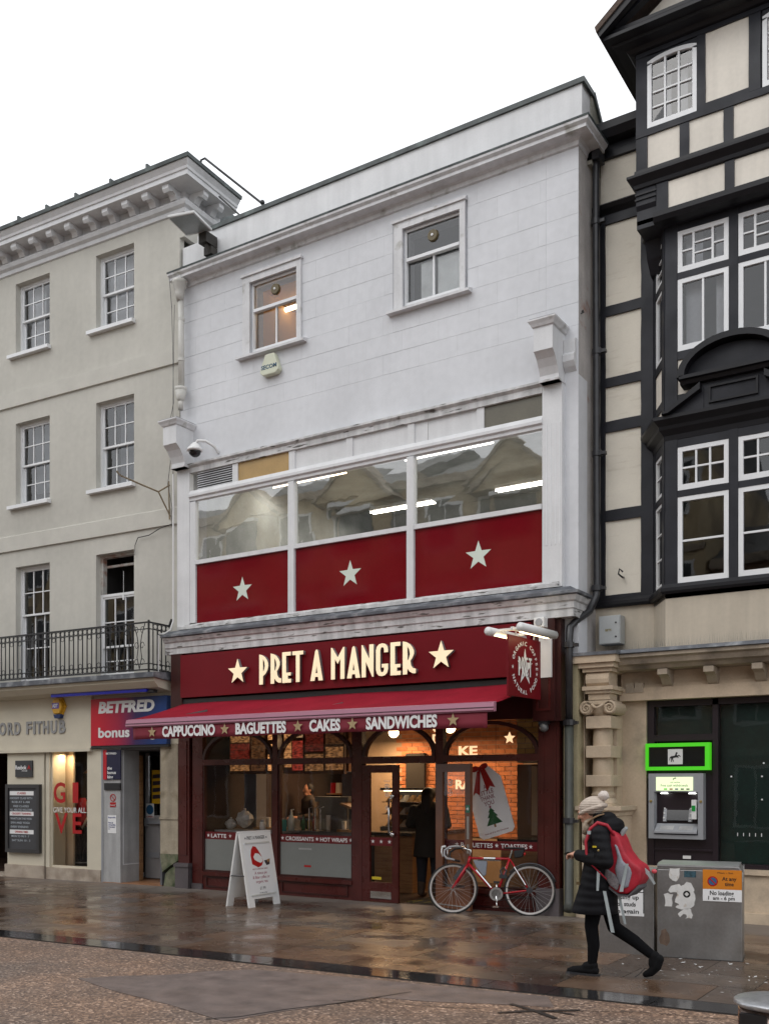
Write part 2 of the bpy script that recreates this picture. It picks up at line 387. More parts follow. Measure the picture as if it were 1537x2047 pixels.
# ------------------------------------------------------------------ the ground
GR = mat('exposed_aggregate', (.235, .155, .112), .6, var=.22, vs_=1.2, bump=.004, bs=140, c2=(.17, .13, .11), c2s=1.1, c2t=(.4, .7))
def aggregate(m):
    t = m.node_tree; N = t.nodes; b = N['Principled BSDF']; L = t.links.new
    old = b.inputs['Base Color'].links[0].from_socket; tc = [n for n in N if n.type == 'TEX_COORD'][0]
    v = N.new('ShaderNodeTexVoronoi'); v.inputs['Scale'].default_value = 52; L(tc.outputs['Object'], v.inputs['Vector'])
    sp = N.new('ShaderNodeSeparateColor'); L(v.outputs['Color'], sp.inputs[0])
    r = N.new('ShaderNodeValToRGB'); e = r.color_ramp.elements
    e[0].position = 0; e[0].color = (.45, .42, .42, 1); e[1].position = 1; e[1].color = (2.6, 2.7, 2.7, 1)
    for p, c in ((.45, (.8, .75, .7, 1)), (.75, (1.2, 1.15, 1.05, 1)), (.9, (1.5, 1.45, 1.35, 1))): q = e.new(p); q.color = c
    L(sp.outputs[0], r.inputs[0]); x = N.new('ShaderNodeMix'); x.data_type = 'RGBA'; x.blend_type = 'MULTIPLY'; x.inputs[0].default_value = 1
    L(old, x.inputs['A']); L(r.outputs[0], x.inputs['B']); L(x.outputs['Result'], b.inputs['Base Color'])
    bp = [n for n in N if n.type == 'BUMP'][0]; bp.inputs['Distance'].default_value = .006; L(v.outputs['Distance'], bp.inputs['Height'])
aggregate(GR)
PATCH = mat('smooth_mauve_asphalt', (.180, .138, .122), .5, var=.30, vs_=5, bump=.003, bs=180, rvar=.12, c2=(.15, .115, .10), c2s=2.5, c2t=(.45, .7))
CRACK = mat('tar_seam', (.030, .025, .023), .5, var=.4, vs_=12)
GRAN = mat('wet_dark_granite', (.030, .029, .030), .08, var=.2, vs_=2, bump=.0006, bs=25, rvar=.05)
SLABR = [(0, (1.40, 1.02, .76)), (1, (.86, .88, .92)), (.2, (.74, .60, .50)), (.4, (1.05, .96, .88)), (.55, (.52, .50, .49)), (.75, (1.30, .90, .60)), (.88, (.9, .7, .55))]
SLAB = mat('wet_york_stone', (.118, .096, .082), .28, var=.24, vs_=3.0, bump=.0018, bs=5, c2=(.105, .085, .070), c2s=4, c2t=(.5, .8), rnd=SLABR, rvar=.17, spec=.6)
def drying(m):
    # the paving dries out in a ragged belt close to the shopfronts
    t = m.node_tree; N = t.nodes; L = t.links.new; b = N['Principled BSDF']; tc = [n for n in N if n.type == 'TEX_COORD'][0]
    sx = N.new('ShaderNodeSeparateXYZ'); L(tc.outputs['Object'], sx.inputs[0]); nz = N.new('ShaderNodeTexNoise'); nz.inputs['Scale'].default_value = 1.6; nz.inputs['Detail'].default_value = 6; L(tc.outputs['Object'], nz.inputs['Vector'])
    ma = N.new('ShaderNodeMath'); ma.operation = 'MULTIPLY_ADD'; ma.inputs[1].default_value = 1.8; L(nz.outputs['Fac'], ma.inputs[0]); L(sx.outputs[1], ma.inputs[2])
    mr = N.new('ShaderNodeMapRange'); mr.inputs['From Min'].default_value = 12.0; mr.inputs['From Max'].default_value = 12.7; L(ma.outputs[0], mr.inputs['Value'])
    oc = b.inputs['Base Color'].links[0].from_socket; orr = b.inputs['Roughness'].links[0].from_socket
    x = N.new('ShaderNodeMix'); x.data_type = 'RGBA'; x.blend_type = 'MIX'; L(mr.outputs[0], x.inputs[0]); L(oc, x.inputs['A'])
    y = N.new('ShaderNodeMix'); y.data_type = 'RGBA'; y.inputs[0].default_value = .55; L(oc, y.inputs['A']); y.inputs['B'].default_value = (.21, .185, .165, 1); L(y.outputs['Result'], x.inputs['B']); L(x.outputs['Result'], b.inputs['Base Color'])
    z = N.new('ShaderNodeMix'); z.data_type = 'FLOAT'; L(mr.outputs[0], z.inputs[0]); L(orr, z.inputs[2]); z.inputs[3].default_value = .62; L(z.outputs[0], b.inputs['Roughness'])
drying(SLAB)
SLABJ = mat('wet_joint_grit', (.055, .045, .038), .5, var=.2)
g = obj('ground', MB().add([(-140,-120,-.03),(140,-120,-.03),(140,120,-.03),(-140,120,-.03)], [(0,1,2,3)]), mat('far_ground', (.12, .10, .09), .8)); tag(g, kind='structure')
road = obj('road', MB().add([(-42,-4.6,0),(14,-4.6,0),(14,8.85,0),(-42,5.35,0)], [(0,1,2,3)]), GR); tag(road, kind='structure')
def kerby(x): return 7.65 + (x + 5.08) * .0625          # street-side edge of the pavement, slightly askew to the shopfronts
pv = obj('pavement', MB().slab([(-42, kerby(-42)), (14, kerby(14)), (14, 12.9), (-4.5, 12.9), (-42, 12.9)], .001, .008), SLABJ); tag(pv, kind='structure')
gs = obj('drainage_strip', MB().slab([(-42, kerby(-42)-.335), (14, kerby(14)-.335), (14, kerby(14)-.004), (-42, kerby(-42)-.004)], -.01, .004), JOINT); gs.data.materials[0] = SLABJ; tag(gs, kind='structure')
# granite setts of the strip
x = -16.0
while x < 1.2:
    w = random.uniform(.55, .95); a, b_ = x+.004, x+w-.004; dz = random.uniform(-.001, .001)
    s_ = MB().slab([(a, kerby(a)-.330), (b_, kerby(b_)-.330), (b_, kerby(b_)-.008), (a, kerby(a)-.008)], .002, .012+dz)
    obj('granite_kerb_stone', s_, GRAN, gs); x += w
# flagstones, laid in courses across the pavement; those in view are single stones
rowsd = [.66, .52, .74, .58, .68, .60, .70, .56]; d0 = .004; n_sl = 0
for k, dd in enumerate(rowsd):
    x = -15.6 - random.uniform(0, .8)
    while x < .6:
        w = random.uniform(.75, 1.5); a, b_ = x, x+w
        ya, yb = kerby(a)+d0, kerby(b_)+d0
        if max(ya, yb) + dd < 12.75 + .2 and n_sl < 290:
            tz = [random.uniform(.0105, .0125) for _ in range(4)]; j = .0055
            P4 = [(a+j, ya+j), (b_-j, yb+j), (b_-j, yb+dd-j), (a+j, ya+dd-j)]
            m_ = MB(); m_.add([(p[0], p[1], .004) for p in P4] + [(p[0], p[1], z) for p, z in zip(P4, tz)], [(4,5,6,7),(0,1,5,4),(1,2,6,5),(2,3,7,6),(3,0,4,7)])
            obj('paving_slab', m_, SLAB, pv); n_sl += 1
        x += w
    d0 += dd
for n_, pts in (('asphalt_patch', [(-5.92, 7.02), (-6.2, 6.75), (-6.38, 6.42), (-6.72, 6.15), (-6.93, 5.88), (-6.3, 5.69), (-5.5, 5.55), (-4.80, 5.37), (-4.66, 5.80), (-4.46, 6.28), (-4.36, 6.62), (-3.9, 6.72), (-3.4, 6.93), (-3.0, 7.05), (-3.2, 7.38), (-4.2, 7.27), (-5.1, 7.18)]),):
    tag(obj(n_, MB().slab(pts, .001, .0045), PATCH), kind='structure')
seam = MB()
def strip(b, P, w, z=.0065):
    for (a, c) in zip(P, P[1:]):
        a = Vector(a); c = Vector(c); d = (c-a).normalized(); n = Vector((-d.y, d.x)) * w/2
        b.add([(a.x-n.x, a.y-n.y, z), (c.x-n.x, c.y-n.y, z), (c.x+n.x, c.y+n.y, z), (a.x+n.x, a.y+n.y, z)], [(0,1,2,3)])
strip(seam, [(-4.95, 5.35), (-4.80, 5.52), (-4.66, 5.90), (-4.46, 6.28), (-4.20, 6.95)], .022)
strip(seam, [(-4.55, 6.35), (-4.25, 6.50), (-3.9, 6.55), (-3.45, 6.70)], .012)
strip(seam, [(-3.33, 6.98), (-3.07, 6.86), (-2.85, 6.72)], .045); strip(seam, [(-3.28, 6.66), (-3.07, 6.86), (-2.80, 7.06)], .04, .0068); strip(seam, [(-3.2, 6.78), (-2.95, 6.92), (-2.78, 6.90)], .025, .0070)
strip(seam, [(-2.8, 7.04), (-2.4, 7.25), (-1.7, 7.38)], .010)
tag(obj('tar_seams', seam, CRACK, road), kind='stuff')
# trodden gum and litter
sp = MB(); 
for i in range(420):
    x = random.uniform(-11.5, -.9); y = kerby(x) + random.uniform(.05, 4.2)
    if y > 11.9: continue
    r = random.uniform(.004, .011) * (1.7 if random.random() < .08 else 1)
    n = 6; sp.add([(x + r*math.cos(6.28*j/n)*random.uniform(.7,1.3), y + r*math.sin(6.28*j/n), .0145) for j in range(n)], [tuple(range(n))])
tag(obj('gum_spots', sp, mat('old_gum', (.42, .40, .38), .7, var=.3, vs_=30)), 'pale trodden gum spots and crumbs scattered over the wet paving', kind='stuff')
lt = MB()
for i in range(46):
    x = random.uniform(-3.4, -1.5); y = random.uniform(8.7, 9.9) if x < -2.2 else random.uniform(8.6, 10.6); a = random.uniform(0, 3.1); r = random.uniform(.008, .03)
    c, s = math.cos(a)*r, math.sin(a)*r; lt.add([(x-c, y-s, .016), (x+s*.5, y-c*.5, .018), (x+c, y+s, .021), (x-s*.5, y+c*.5, .019)], [(0,1,2,3)])
tag(obj('paper_scraps', lt, PLASTW), 'tiny white paper scraps littering the paving round the steel cabinets', kind='stuff')

# ------------------------------------------------------------------ left building: cream stucco terrace with balcony and two shops
LF = T((-11.68, 12.0, 0)) @ RZ(3.2)
GLU = glass('upper_window_glass', gain=1.9, base=.03)
def sash(parent, x0, x1, z0, z1, y, cols, ru, rl, zm, y2=None):
    """double-hung sash window: outer frame, upper sash forward, lower sash behind"""
    b = MB(); fw = .045
    b.box(x0, y, z0, x0+fw, y+.10, z1); b.box(x1-fw, y, z0, x1, y+.10, z1); b.box(x0+fw, y, z1-fw, x1-fw, y+.10, z1); b.box(x0+fw, y, z0, x1-fw, y+.10, z0+.035)
    panes = []
    for (a, c, yy, rows) in ((zm-.02, z1-fw, y+.015, ru), (z0+.035, zm+.02, y+.055, rl)):
        r = .034; X0, X1 = x0+fw, x1-fw
        b.box(X0, yy, a, X1, yy+.035, a+r*(1.0 if yy < y+.05 else 1.9)); b.box(X0, yy, c-r, X1, yy+.035, c); b.box(X0, yy, a+r, X0+r, yy+.035, c-r); b.box(X1-r, yy, a+r, X1, yy+.035, c-r)
        gx = [X0+r + (X1-X0-2*r)*i/cols for i in range(cols+1)]; gz = [a+r + (c-a-2*r)*j/rows for j in range(rows+1)]
        for q in gx[1:-1]: b.box(q-.010, yy+.005, a+r, q+.010, yy+.03, c-r)
        for q in gz[1:-1]:
            for u, w in zip(gx, gx[1:]): b.box(u+.010, yy+.006, q-.009, w-.010, yy+.029, q+.009)
        for u, w in zip(gx, gx[1:]):
            for d, e in zip(gz, gz[1:]): panes.append((u, w, d, e, yy+.017))
    w_ = obj('window', b, SASH, parent)
    for u, w, d, e, yy in panes:
        t = random.uniform(-.002, .002); q = random.uniform(-.002, .002)
        obj('pane', MB().add([(u,yy+t,d),(w,yy-t,d),(w,yy-q,e),(u,yy+q,e)], [(0,1,2,3)]), GLU, w_)
    return w_
with frame(LF):
    LB = thing('stucco_terrace', 'cream stucco terraced building with sash windows, iron balcony and heavy white bracketed cornice', 'building', (-4, 3, 0), rz=R(3.2))
    W0, W1 = -8.4, 0.0; cols_ = [-1.445, -3.46, -5.47, -7.48]
    floors = [(9.56, 10.85), (6.80, 8.30), (3.53, 5.67)]
    holes = [(c-.435, c+.445, a, b) for c in cols_ for a, b in floors]
    wl = obj('wall', MB().wall(W0, W1, 3.30, 11.06, 0, holes, .11), STUCCO, LB)
    obj('wall', MB().box(W0, .65, 3.3, W1, 9, 11.3).box(W0, .115, 11.0, W1, .66, 11.3).box(0.001, .0, 10.66, .10, .9, 11.3).box(W0, .11, 3.2, W0+.3, .66, 10.9), STUCCO, LB, label='body of the building behind the street wall')
    for c in cols_:
        for fi, (a, b) in enumerate(floors):
            x0, x1 = c-.435, c+.445
            if fi < 2:
                sash(LB, x0, x1, a, b, .11, 3, 2, 2, (a+b)/2-.005)
                obj('window_sill', MB().prismx([(-.09, a-.075), (-.09, a-.015), (.11, a+.012), (.11, a-.075)], x0-.15 if c > -3 else x0-.14, x1+.03), SASH, LB)
            elif c > -2: # the window nearest the shop with stars stands open at the top
                sash(LB, x0, x1, a, b-.68, .11, 3, 2, 2, 4.08)
                obj('window_head', MB().box(x0, .11, b-.05, x1, .2, b).box(x0, .11, b-.68, x0+.06, .2, b-.05).box(x1-.06, .11, b-.68, x1, .2, b-.05).box(x0+.06, .2, b-.2, x1-.06, .24, b-.16), mat('worn_white_frame', (.5, .49, .46), .6, var=.2, c2=(.25,.1,.06), c2s=6), LB)
                obj('blind_cord', MB().tube([(c+.12, .09, 5.35), (c+.12, .09, 4.9)], .004, 5).box(c+.105, .08, 4.86, c+.135, .1, 4.95), SASH, LB)
            else: sash(LB, x0, x1, a, b, .11, 3, 2, 2, 4.80)
            room(LB, x0-.02, x1+.02, .26, .62, a-.02, b+.02, ROOMG if fi == 0 else DARK)
            if fi == 0: obj('curtain', MB().box(x0+.02, .30, a+.02, x1-.3-.12*(cols_.index(c) % 2), .32, b-.02), CURT, LB)
            if fi == 1: obj('curtain', MB().box(x0+.25-.13*(cols_.index(c) % 2), .34, a+.02+.25*(cols_.index(c) % 2), x1-.02, .36, b-.02), mat('slate_blind', (.20, .22, .25), .9, var=.1), LB)
    for a, b in ((8.60, 8.89), (5.965, 6.26)):
        obj('string_course', MB().prismx([(-.035, a+.01), (-.035, b-.02), (0.0, b), (0.0, a)], W0, W1), REVEAL, LB)
    path = [(W0, 0), (.10, 0), (.10, .90)]
    obj('bed_moulding', MB().sweep(path, [(0,11.04),(.03,11.05),(.04,11.11),(.09,11.14),(.11,11.19),(.11,11.21),(0,11.21)]), WHITE, LB)
    obj('cornice', MB().sweep(path, [(0,11.21),(.0,11.22),(.02,11.38),(.37,11.38),(.37,11.455),(.39,11.46),(.40,11.50),(.44,11.55),(.455,11.585),(.455,11.60),(0,11.60)]), WHITE, LB)
    obj('cornice_lead', MB().sweep(path, [(0,11.60),(.48,11.575),(.49,11.63),(.42,11.665),(0,11.70)]), COPPER, LB)
    obj('roof', MB().box(W0, .02, 11.3, .06, 9, 11.68), COPPER, LB)
    md = obj('modillion', MB().prismx([(-.32, 11.38), (-.32, 11.31), (-.29, 11.27), (-.25, 11.28), (-.21, 11.31), (-.16, 11.29), (-.12, 11.22), (-.0, 11.21), (-.0, 11.38)], -.09, .04), WHITE, LB)
    ds = .445
    for k in range(1, 21): inst('modillion', md, LB, (-ds*k, 0, 0) if False else tuple((LF.to_3x3().inverted() @ (LF.to_3x3() @ Vector((-ds*k, 0, 0))))))
    for yy in (.10, .50): obj('modillion', MB().prism([(.42, 11.38), (.42, 11.31), (.38, 11.27), (.30, 11.31), (.22, 11.22), (.10, 11.21), (.10, 11.38)], yy, yy+.12), WHITE, LB)
    for q in (.3, 1.1, 1.9, 2.6, 3.3): obj('lead_roll', MB().box(-q, -.48, 11.62, -q+.04, -.1, 11.70), COPPER, LB)
    # ---- balcony
    bal = obj('balcony', MB().prismx([(-.53, 3.42), (-.53, 3.50), (-.02, 3.53), (-.02, 3.38)], -8.2, -.08), LEAD, LB)
    obj('balcony_cornice', MB().prismx([(-.46, 3.42), (-.46, 3.36), (-.36, 3.27), (-.30, 3.26), (0, 3.22), (0, 3.38)], -8.2, -.13), CREAMSHOP, LB)
    BX0, BX1, BY = -8.1, -.21, -.5
    rl = MB()
    for zz, t in ((4.305, .012), (4.20, .006), (3.64, .006), (3.545, .010)):
        rl.box(BX0, BY-.014, zz-t, BX1+.01, BY+.014, zz+t); rl.box(BX1-.014, BY+.014, zz-t, BX1+.014, 0, zz+t)
    rl.tube([(BX1, -.02, 4.3), (BX1+.04, .0, 4.42)], .02, 6)
    obj('balcony_rail', rl, BLACKM, bal)
    def ring(b, c, r, ax='x'):
        P = [(c[0]+r*math.cos(t), c[1], c[2]+r*math.sin(t)) if ax == 'x' else (c[0], c[1]+r*math.cos(t), c[2]+r*math.sin(t)) for t in [6.283*i/10 for i in range(10)]]
        b.tube(P, .006, 4, True)
    def scrollbar(ax, x, y, kind):
        b = MB().box(x-.007, y-.007, 3.55, x+.007, y+.007, 4.30)
        q = .052
        for cz, rr in ([(4.25, .042), (4.16, .038), (3.68, .038), (3.60, .042)] if kind else [(4.25, .042), (3.60, .042)]):
            ring(b, (x+q, y, cz) if ax == 'x' else (x, y+q, cz), rr, ax)
        return b
    pitch = .105
    bars = [obj('baluster', scrollbar('x', BX1-.42-i*pitch, BY, i), BLACKM, bal) for i in (0, 1)]
    for i in range(2, 71): inst('baluster', bars[i % 2], bal, tuple(Vector((-(i - i % 2)*pitch, 0, 0))))
    for i in range(4): obj('baluster', scrollbar('y', BX1, BY+.10+i*.10, i % 2), BLACKM, bal)
    fp = MB(); cx = BX1-.2     # ornate scrolled corner panel
    fp.box(cx-.16, BY-.01, 3.55, cx-.14, BY+.01, 4.3).box(BX1-.012, BY-.012, 3.50, BX1+.012, BY+.012, 4.34)
    for sgn in (-1, 1):
        for zc in (3.66, 3.93, 4.18):
            P = []
            for i in range(15):
                a = i/14*6.5; r = .012+.052*(1-i/14); P.append((cx + sgn*(.07 - r*.2) + sgn*r*math.cos(a)*.8, BY, zc + r*math.sin(a)*1.2))
            fp.tube(P, .006, 4)
        fp.tube([(cx, BY, 3.56), (cx+sgn*.05, BY, 3.75), (cx+sgn*.02, BY, 3.93), (cx+sgn*.05, BY, 4.1), (cx+sgn*.12, BY, 4.29)], .007, 5)
    obj('scrolled_panel', fp, BLACKM, bal)
    # ---- ground floor of the terrace
    obj('shop_fascia', MB().box(-8.2, -.06, 2.31, -1.93, .3, 3.24).box(-1.93, .0, 2.365, -.001, .3, 3.24).box(-8.2, -.10, 2.27, -1.93, -.02, 2.33), CREAMSHOP, LB)
    obj('pier', MB().box(-4.08, -.03, .24, -3.13, .35, 2.31), CREAMSHOP, LB)
    obj('plinth', MB().box(-4.11, -.07, 0, -3.09, .35, .24).box(-3.07, -.035, 0, -1.74, .35, .22), PLINTH, LB)
    obj('pier', MB().box(-2.07, -.02, .22, -1.74, .35, 2.31).box(-3.09, -.02, .22, -3.0, .35, 2.31), CREAMSHOP, LB)
    sw = window(LB, -3.0, -2.07, .22, 2.31, .02, [], [], fw=.03, g=GLS, m=CREAMSHOP, dp=.05)
    sw.name = 'display_window'
    room(LB, -4.07, -1.8, .36, 1.6, .1, 2.4, mat('dim_display_wall', (.10, .075, .055), .9, var=.3))
    obj('display_panel', MB().box(-3.7, .42, .12, -2.87, .46, 2.35), mat('tan_display_board', (.62, .50, .36), .8, var=.05), LB)
    RV = mat('red_vinyl_letter', (.42, .006, .008), .35)
    for s_, x, z, w_ in (('G', -2.93, 1.38, .29), ('I', -2.46, 1.38, .14), ('V', -2.90, .84, .32), ('E', -2.46, .84, .22)):
        text('vinyl_letter', s_, RV, LB, at(x, .015, z), .50, w=w_, bold=.018, h=.002)
    text('vinyl_lettering', 'GIVE YOUR ALL.', WPRINT, LB, at(-2.94, .015, 1.20), .13, w=.82, bold=0, h=.002)
    # open doorway on the far left and its dark shop
    room(LB, -8.2, -4.08, .36, 4.0, .02, 2.33, mat('dark_warm_shop', (.10, .05, .03), .9, var=.5, vs_=3))
    window(LB, -8.2, -5.2, .3, 2.31, .05, [.5], [], g=GLS, m=CREAMSHOP)
    obj('doorway_threshold', MB().box(-5.2, -.1, .0, -4.11, .5, .03), PLINTH, LB)
    obj('plinth', MB().box(-8.2, -.03, 0, -5.2, .35, .3), PLINTH, LB)
    # betting shop entrance lobby
    PALEW = mat('scuffed_white_panel', (.42, .42, .42), .6, var=.12, streak=.2)
    obj('lobby_wall', MB().box(-1.70, -.01, .02, -1.30, .03, 2.32).box(-1.34, .03, .02, -1.30, .44, 2.32), PALEW, LB)
    obj('lobby_panel_moulding', MB().box(-1.30, .06, .32, -1.292, .43, .335).box(-1.30, .05, .32, -1.292, .062, 2.3), WHITE, LB)
    obj('corner_trim', MB().box(-1.74, -.02, 0, -1.70, .02, 2.32), GREY, LB)
    obj('door_edge', MB().box(-1.33, .445, .03, -1.28, .52, 2.2), WOODT, LB)
    obj('lobby_floor', MB().box(-1.7, -.02, 0, -.38, 1.6, .022), mat('terracotta_tile', (.32, .15, .07), .4, var=.2), LB)
    dr = obj('door', MB().box(-1.45, .76, .04, -.05, .80, 1.15).box(-1.45, .76, 1.15, -1.40, .80, 2.25), mat('grey_white_door', (.34, .33, .33), .5, var=.1), LB)
    obj('door_glass', MB().box(-1.40, .78, 1.15, -.05, .79, 2.2), GLS, dr); obj('push_bar', MB().box(-1.38, .70, 1.00, -.1, .73, 1.05).box(-1.42, .70, .96, -1.36, .76, 1.10), GREY, dr)
    obj('letterbox', MB().box(-1.38, .745, .40, -1.12, .76, .50), GREY, dr)
    room(LB, -1.7, .0, 1.0, 2.4, .0, 2.4, ROOMG)
    obj('side_frame', MB().box(-.42, .0, .02, -.38, 1.5, 2.32).box(-1.7, .0, 2.28, -.38, 1.5, 2.36), mat('dusty_frame', (.12, .12, .13), .6), LB)
    pr = obj('stone_pier', MB().box(-.40, -.02, .55, -.02, .35, 2.36).box(-.415, -.035, 1.12, -.01, .3, 1.16), mat('stained_stone_pier', (.42, .36, .27), .85, var=.2, c2=(.16, .13, .08), c2s=3, c2t=(.55, .75), streak=.25, bump=.003, bs=30), LB)
    obj('broken_pier_base', MB().prism([(-.34, .0), (-.03, .0), (-.02, .40), (-.12, .34), (-.20, .30), (-.30, .22)], -.01, .3).prism([(-.40, .5), (-.36, .24), (-.31, .28), (-.18, .36), (-.02, .45), (-.02, .55), (-.40, .55)], -.02, .3), mat('mossy_broken_stone', (.20, .20, .13), .9, var=.35, vs_=6, c2=(.05, .08, .03), c2s=5, bump=.01, bs=14), LB)

    # ---- signs and small things on the left building (each a thing)
    fs = thing('shop_sign', 'grey raised sport shop letters on the cream fascia left of the betting sign', 'sign', (-3.4, -.07, 2.7), rz=R(3.2))
    GRL = mat('grey_sign_letter', (.30, .30, .30), .5)
    cuts = [('F', -4.42, .14), ('O', -4.25, .20), ('R', -4.02, .16), ('D', -3.84, .17), ('F', -3.53, .15), ('I', -3.35, .055), ('T', -3.27, .15), ('H', -3.10, .16), ('U', -2.91, .17), ('B', -2.70, .17),
            ('X', -4.62, .17), ('O', -4.83, .2), ('O', -5.6, .2), ('X', -5.38, .17)]
    for s_, x, w_ in cuts[:12]: text('letter', s_, GRL, fs, at(x, -.06, 2.61), .31, w=w_*.9, bold=.028, h=.02)
    bs = thing('shop_sign', 'red to blue betting shop sign partly covered by the burgundy awning', 'sign', (-1.05, -.06, 2.8), rz=R(3.2))
    BF = mat('red_blue_sign_face', (.5, .01, .03), .3)
    t_ = BF.node_tree; gx = t_.nodes.new('ShaderNodeTexCoord'); sx = t_.nodes.new('ShaderNodeSeparateXYZ'); rp = t_.nodes.new('ShaderNodeValToRGB'); mr = t_.nodes.new('ShaderNodeMapRange')
    mr.inputs['From Min'].default_value = -.88; mr.inputs['From Max'].default_value = .88; e = rp.color_ramp.elements
    e[0].color = (.52, .012, .03, 1); e[0].position = .12; e[1].color = (.012, .05, .20, 1); e[1].position = .92
    for p, c in ((.38, (.33, .015, .05, 1)), (.6, (.04, .02, .09, 1)), (.75, (.015, .03, .13, 1))): q = e.new(p); q.color = c
    t_.links.new(gx.outputs['Object'], sx.inputs[0]); t_.links.new(sx.outputs[0], mr.inputs['Value']); t_.links.new(mr.outputs[0], rp.inputs[0]); t_.links.new(rp.outputs[0], t_.nodes['Principled BSDF'].inputs['Base Color'])
    obj('sign_board', MB().box(-1.90, -.10, 2.36, -.19, .0, 3.16), BF, bs)
    obj('sign_tray', MB().box(-1.92, -.08, 2.32, -.17, .02, 2.358).box(-1.92, -.02, 2.36, -1.902, .02, 3.16), GREYD, bs)
    text('lettering', 'BETFRED', PLASTW, bs, at(-1.72, -.102, 2.92), .26, w=1.27, bold=.045, h=.004, shear=.12)
    text('lettering', 'bonus king', PLASTW, bs, at(-1.72, -.102, 2.50), .235, w=1.30, bold=.03, h=.004)
    bl = thing('sign_light', 'long blue strip light above the betting shop sign', 'light', (-1.4, -.25, 3.25), rz=R(3.2))
    obj('tube_housing', MB().prismx([(-.33, 3.21), (-.33, 3.26), (-.24, 3.28), (-.22, 3.22)], -2.62, -.42), mat('blue_enamel', (.02, .025, .42), .3), bl)
    obj('bracket', MB().box(-.55, -.25, 3.24, -.30, .0, 3.29).box(-2.3, -.24, 3.24, -2.26, -.05, 3.26).box(-.46, -.30, 3.20, -.30, -.2, 3.24), GREYD, bl)
    al = thing('alarm_box', 'yellow hexagonal burglar alarm box on the cream fascia', 'alarm', (-2.68, -.08, 3.1), rz=R(3.2))
    YL = mat('yellow_plastic', (.62, .33, .02), .4, var=.08)
    hx = [(-2.68 + .165*math.cos(R(60*i)), 3.07 + .18*math.sin(R(60*i))) for i in range(6)]; hi = [(-2.68 + (x_+2.68)*.82, 3.07+(z_-3.07)*.82) for x_, z_ in hx]
    mb = MB(); mb.prism(hx, -.10, -.06); mb.prism(hi, -.16, -.10); obj('cover', mb, YL, al, bevel=.01)
    obj('strobe_lens', MB().prism([(-2.77, 2.93), (-2.59, 2.93), (-2.62, 2.86), (-2.74, 2.86)], -.14, -.06), mat('navy_plastic', (.01, .03, .12), .3), al)
    obj('label_plate', MB().box(-2.78, -.164, 3.03, -2.61, -.161, 3.13), mat('violet_print', (.10, .06, .35), .4), al); text('lettering', 'ADT', WPRINT, al, at(-2.765, -.165, 3.05), .09, w=.13, bold=.03)
    pq = thing('wall_plaque', 'small square black sport brand plaque above the black notice board', 'sign', (-3.62, -.04, 1.98), rz=R(3.2))
    obj('plate', MB().box(-3.84, -.06, 1.83, -3.40, -.035, 2.13), GREYD, pq); text('lettering', 'Reebok', WPRINT, pq, at(-3.83, -.062, 1.97), .105, w=.29, bold=.02)
    text('lettering', 'FITHUB', WPRINT, pq, at(-3.66, -.062, 1.93), .035, w=.14); shape('delta_mark', [[(0,0),(.045,.08),(.09,0),(.065,0),(.045,.035),(.025,0)]], RV, pq, at(-3.52, -.062, 1.97))
    nb = thing('notice_board', 'tall black framed chalk notice board with three white title strips', 'notice board', (-3.62, -.04, 1.1), rz=R(3.2))
    obj('frame', MB().box(-4.06, -.10, .46, -3.99, -.03, 1.70).box(-3.25, -.10, .46, -3.18, -.03, 1.70).box(-3.99, -.10, .46, -3.25, -.03, .53).box(-3.99, -.10, 1.63, -3.25, -.03, 1.70), mat('black_frame_paint', (.035, .033, .034), .4), nb)
    obj('board', MB().box(-3.99, -.075, .53, -3.25, -.03, 1.63), mat('charcoal_chalkboard', (.05, .05, .055), .6, var=.1), nb)
    CH = mat('chalk_print', (.42, .46, .50), .8); 
    for z in (1.50, 1.13, .80): obj('title_strip', MB().box(-3.96, -.079, z, -3.34, -.075, z+.075), WPRINT, nb)
    for s_, z, m_, w_, x_ in (('CLASSES', 1.52, RV, .22, -3.76), ('CROSSFIT TRAINING', 1.15, RV, .5, -3.90), ('OPENING TIMES', .82, RV, .34, -3.82), ('CROSSFIT CLASS WITH', 1.43, CH, .58, -3.95), ('ROB AT 6 AM', 1.36, CH, .46, -3.9), ('FREE CLASSES', 1.285, CH, .4, -3.86), ('ALL ABILITIES WELCOME', 1.22, CH, .58, -3.95),
                        ("WHAT'S ON THIS WEEK", 1.06, CH, .56, -3.94), ('SPIN AND YOGA', .985, CH, .5, -3.93), ('EVERY EVENING', .91, CH, .46, -3.93), ('MON TO FRI 9 - 7', .74, CH, .46, -3.91), ('SAT SUN 10 - 5', .665, CH, .48, -3.90)):
        text('lettering', s_, m_, nb, at(x_, -.080, z), .052, w=w_, bold=.01)
    pb = thing('poster', 'narrow red and navy betting poster on the white lobby panel', 'poster', (-1.5, -.03, 2.0), rz=R(3.2))
    obj('sheet', MB().box(-1.68, -.03, 1.78, -1.28, -.012, 2.29), BF, pb); 
    for o_ in pb.children: o_.data = o_.data.copy(); o_.data.materials[0] = mat('navy_poster', (.012, .012, .045), .4)
    obj('red_band', MB().box(-1.68, -.033, 1.78, -1.60, -.03, 2.29), mat('scarlet_print', (.5, .01, .02), .4), pb)
    text('lettering', 'BETFRED', WPRINT, pb, at(-1.61, -.034, 2.21), .045, w=.24, bold=.02); text('lettering', 'the\nbonus\nking', WPRINT, pb, at(-1.58, -.034, 1.95), .075, w=.2, bold=.02)
    vp = thing('wall_vent', 'small black ventilation grille below the betting poster', 'vent', (-1.48, -.02, 1.66), rz=R(3.2))
    vb = obj('frame', MB().box(-1.66, -.03, 1.60, -1.28, -.012, 1.72), BLACKM, vp)
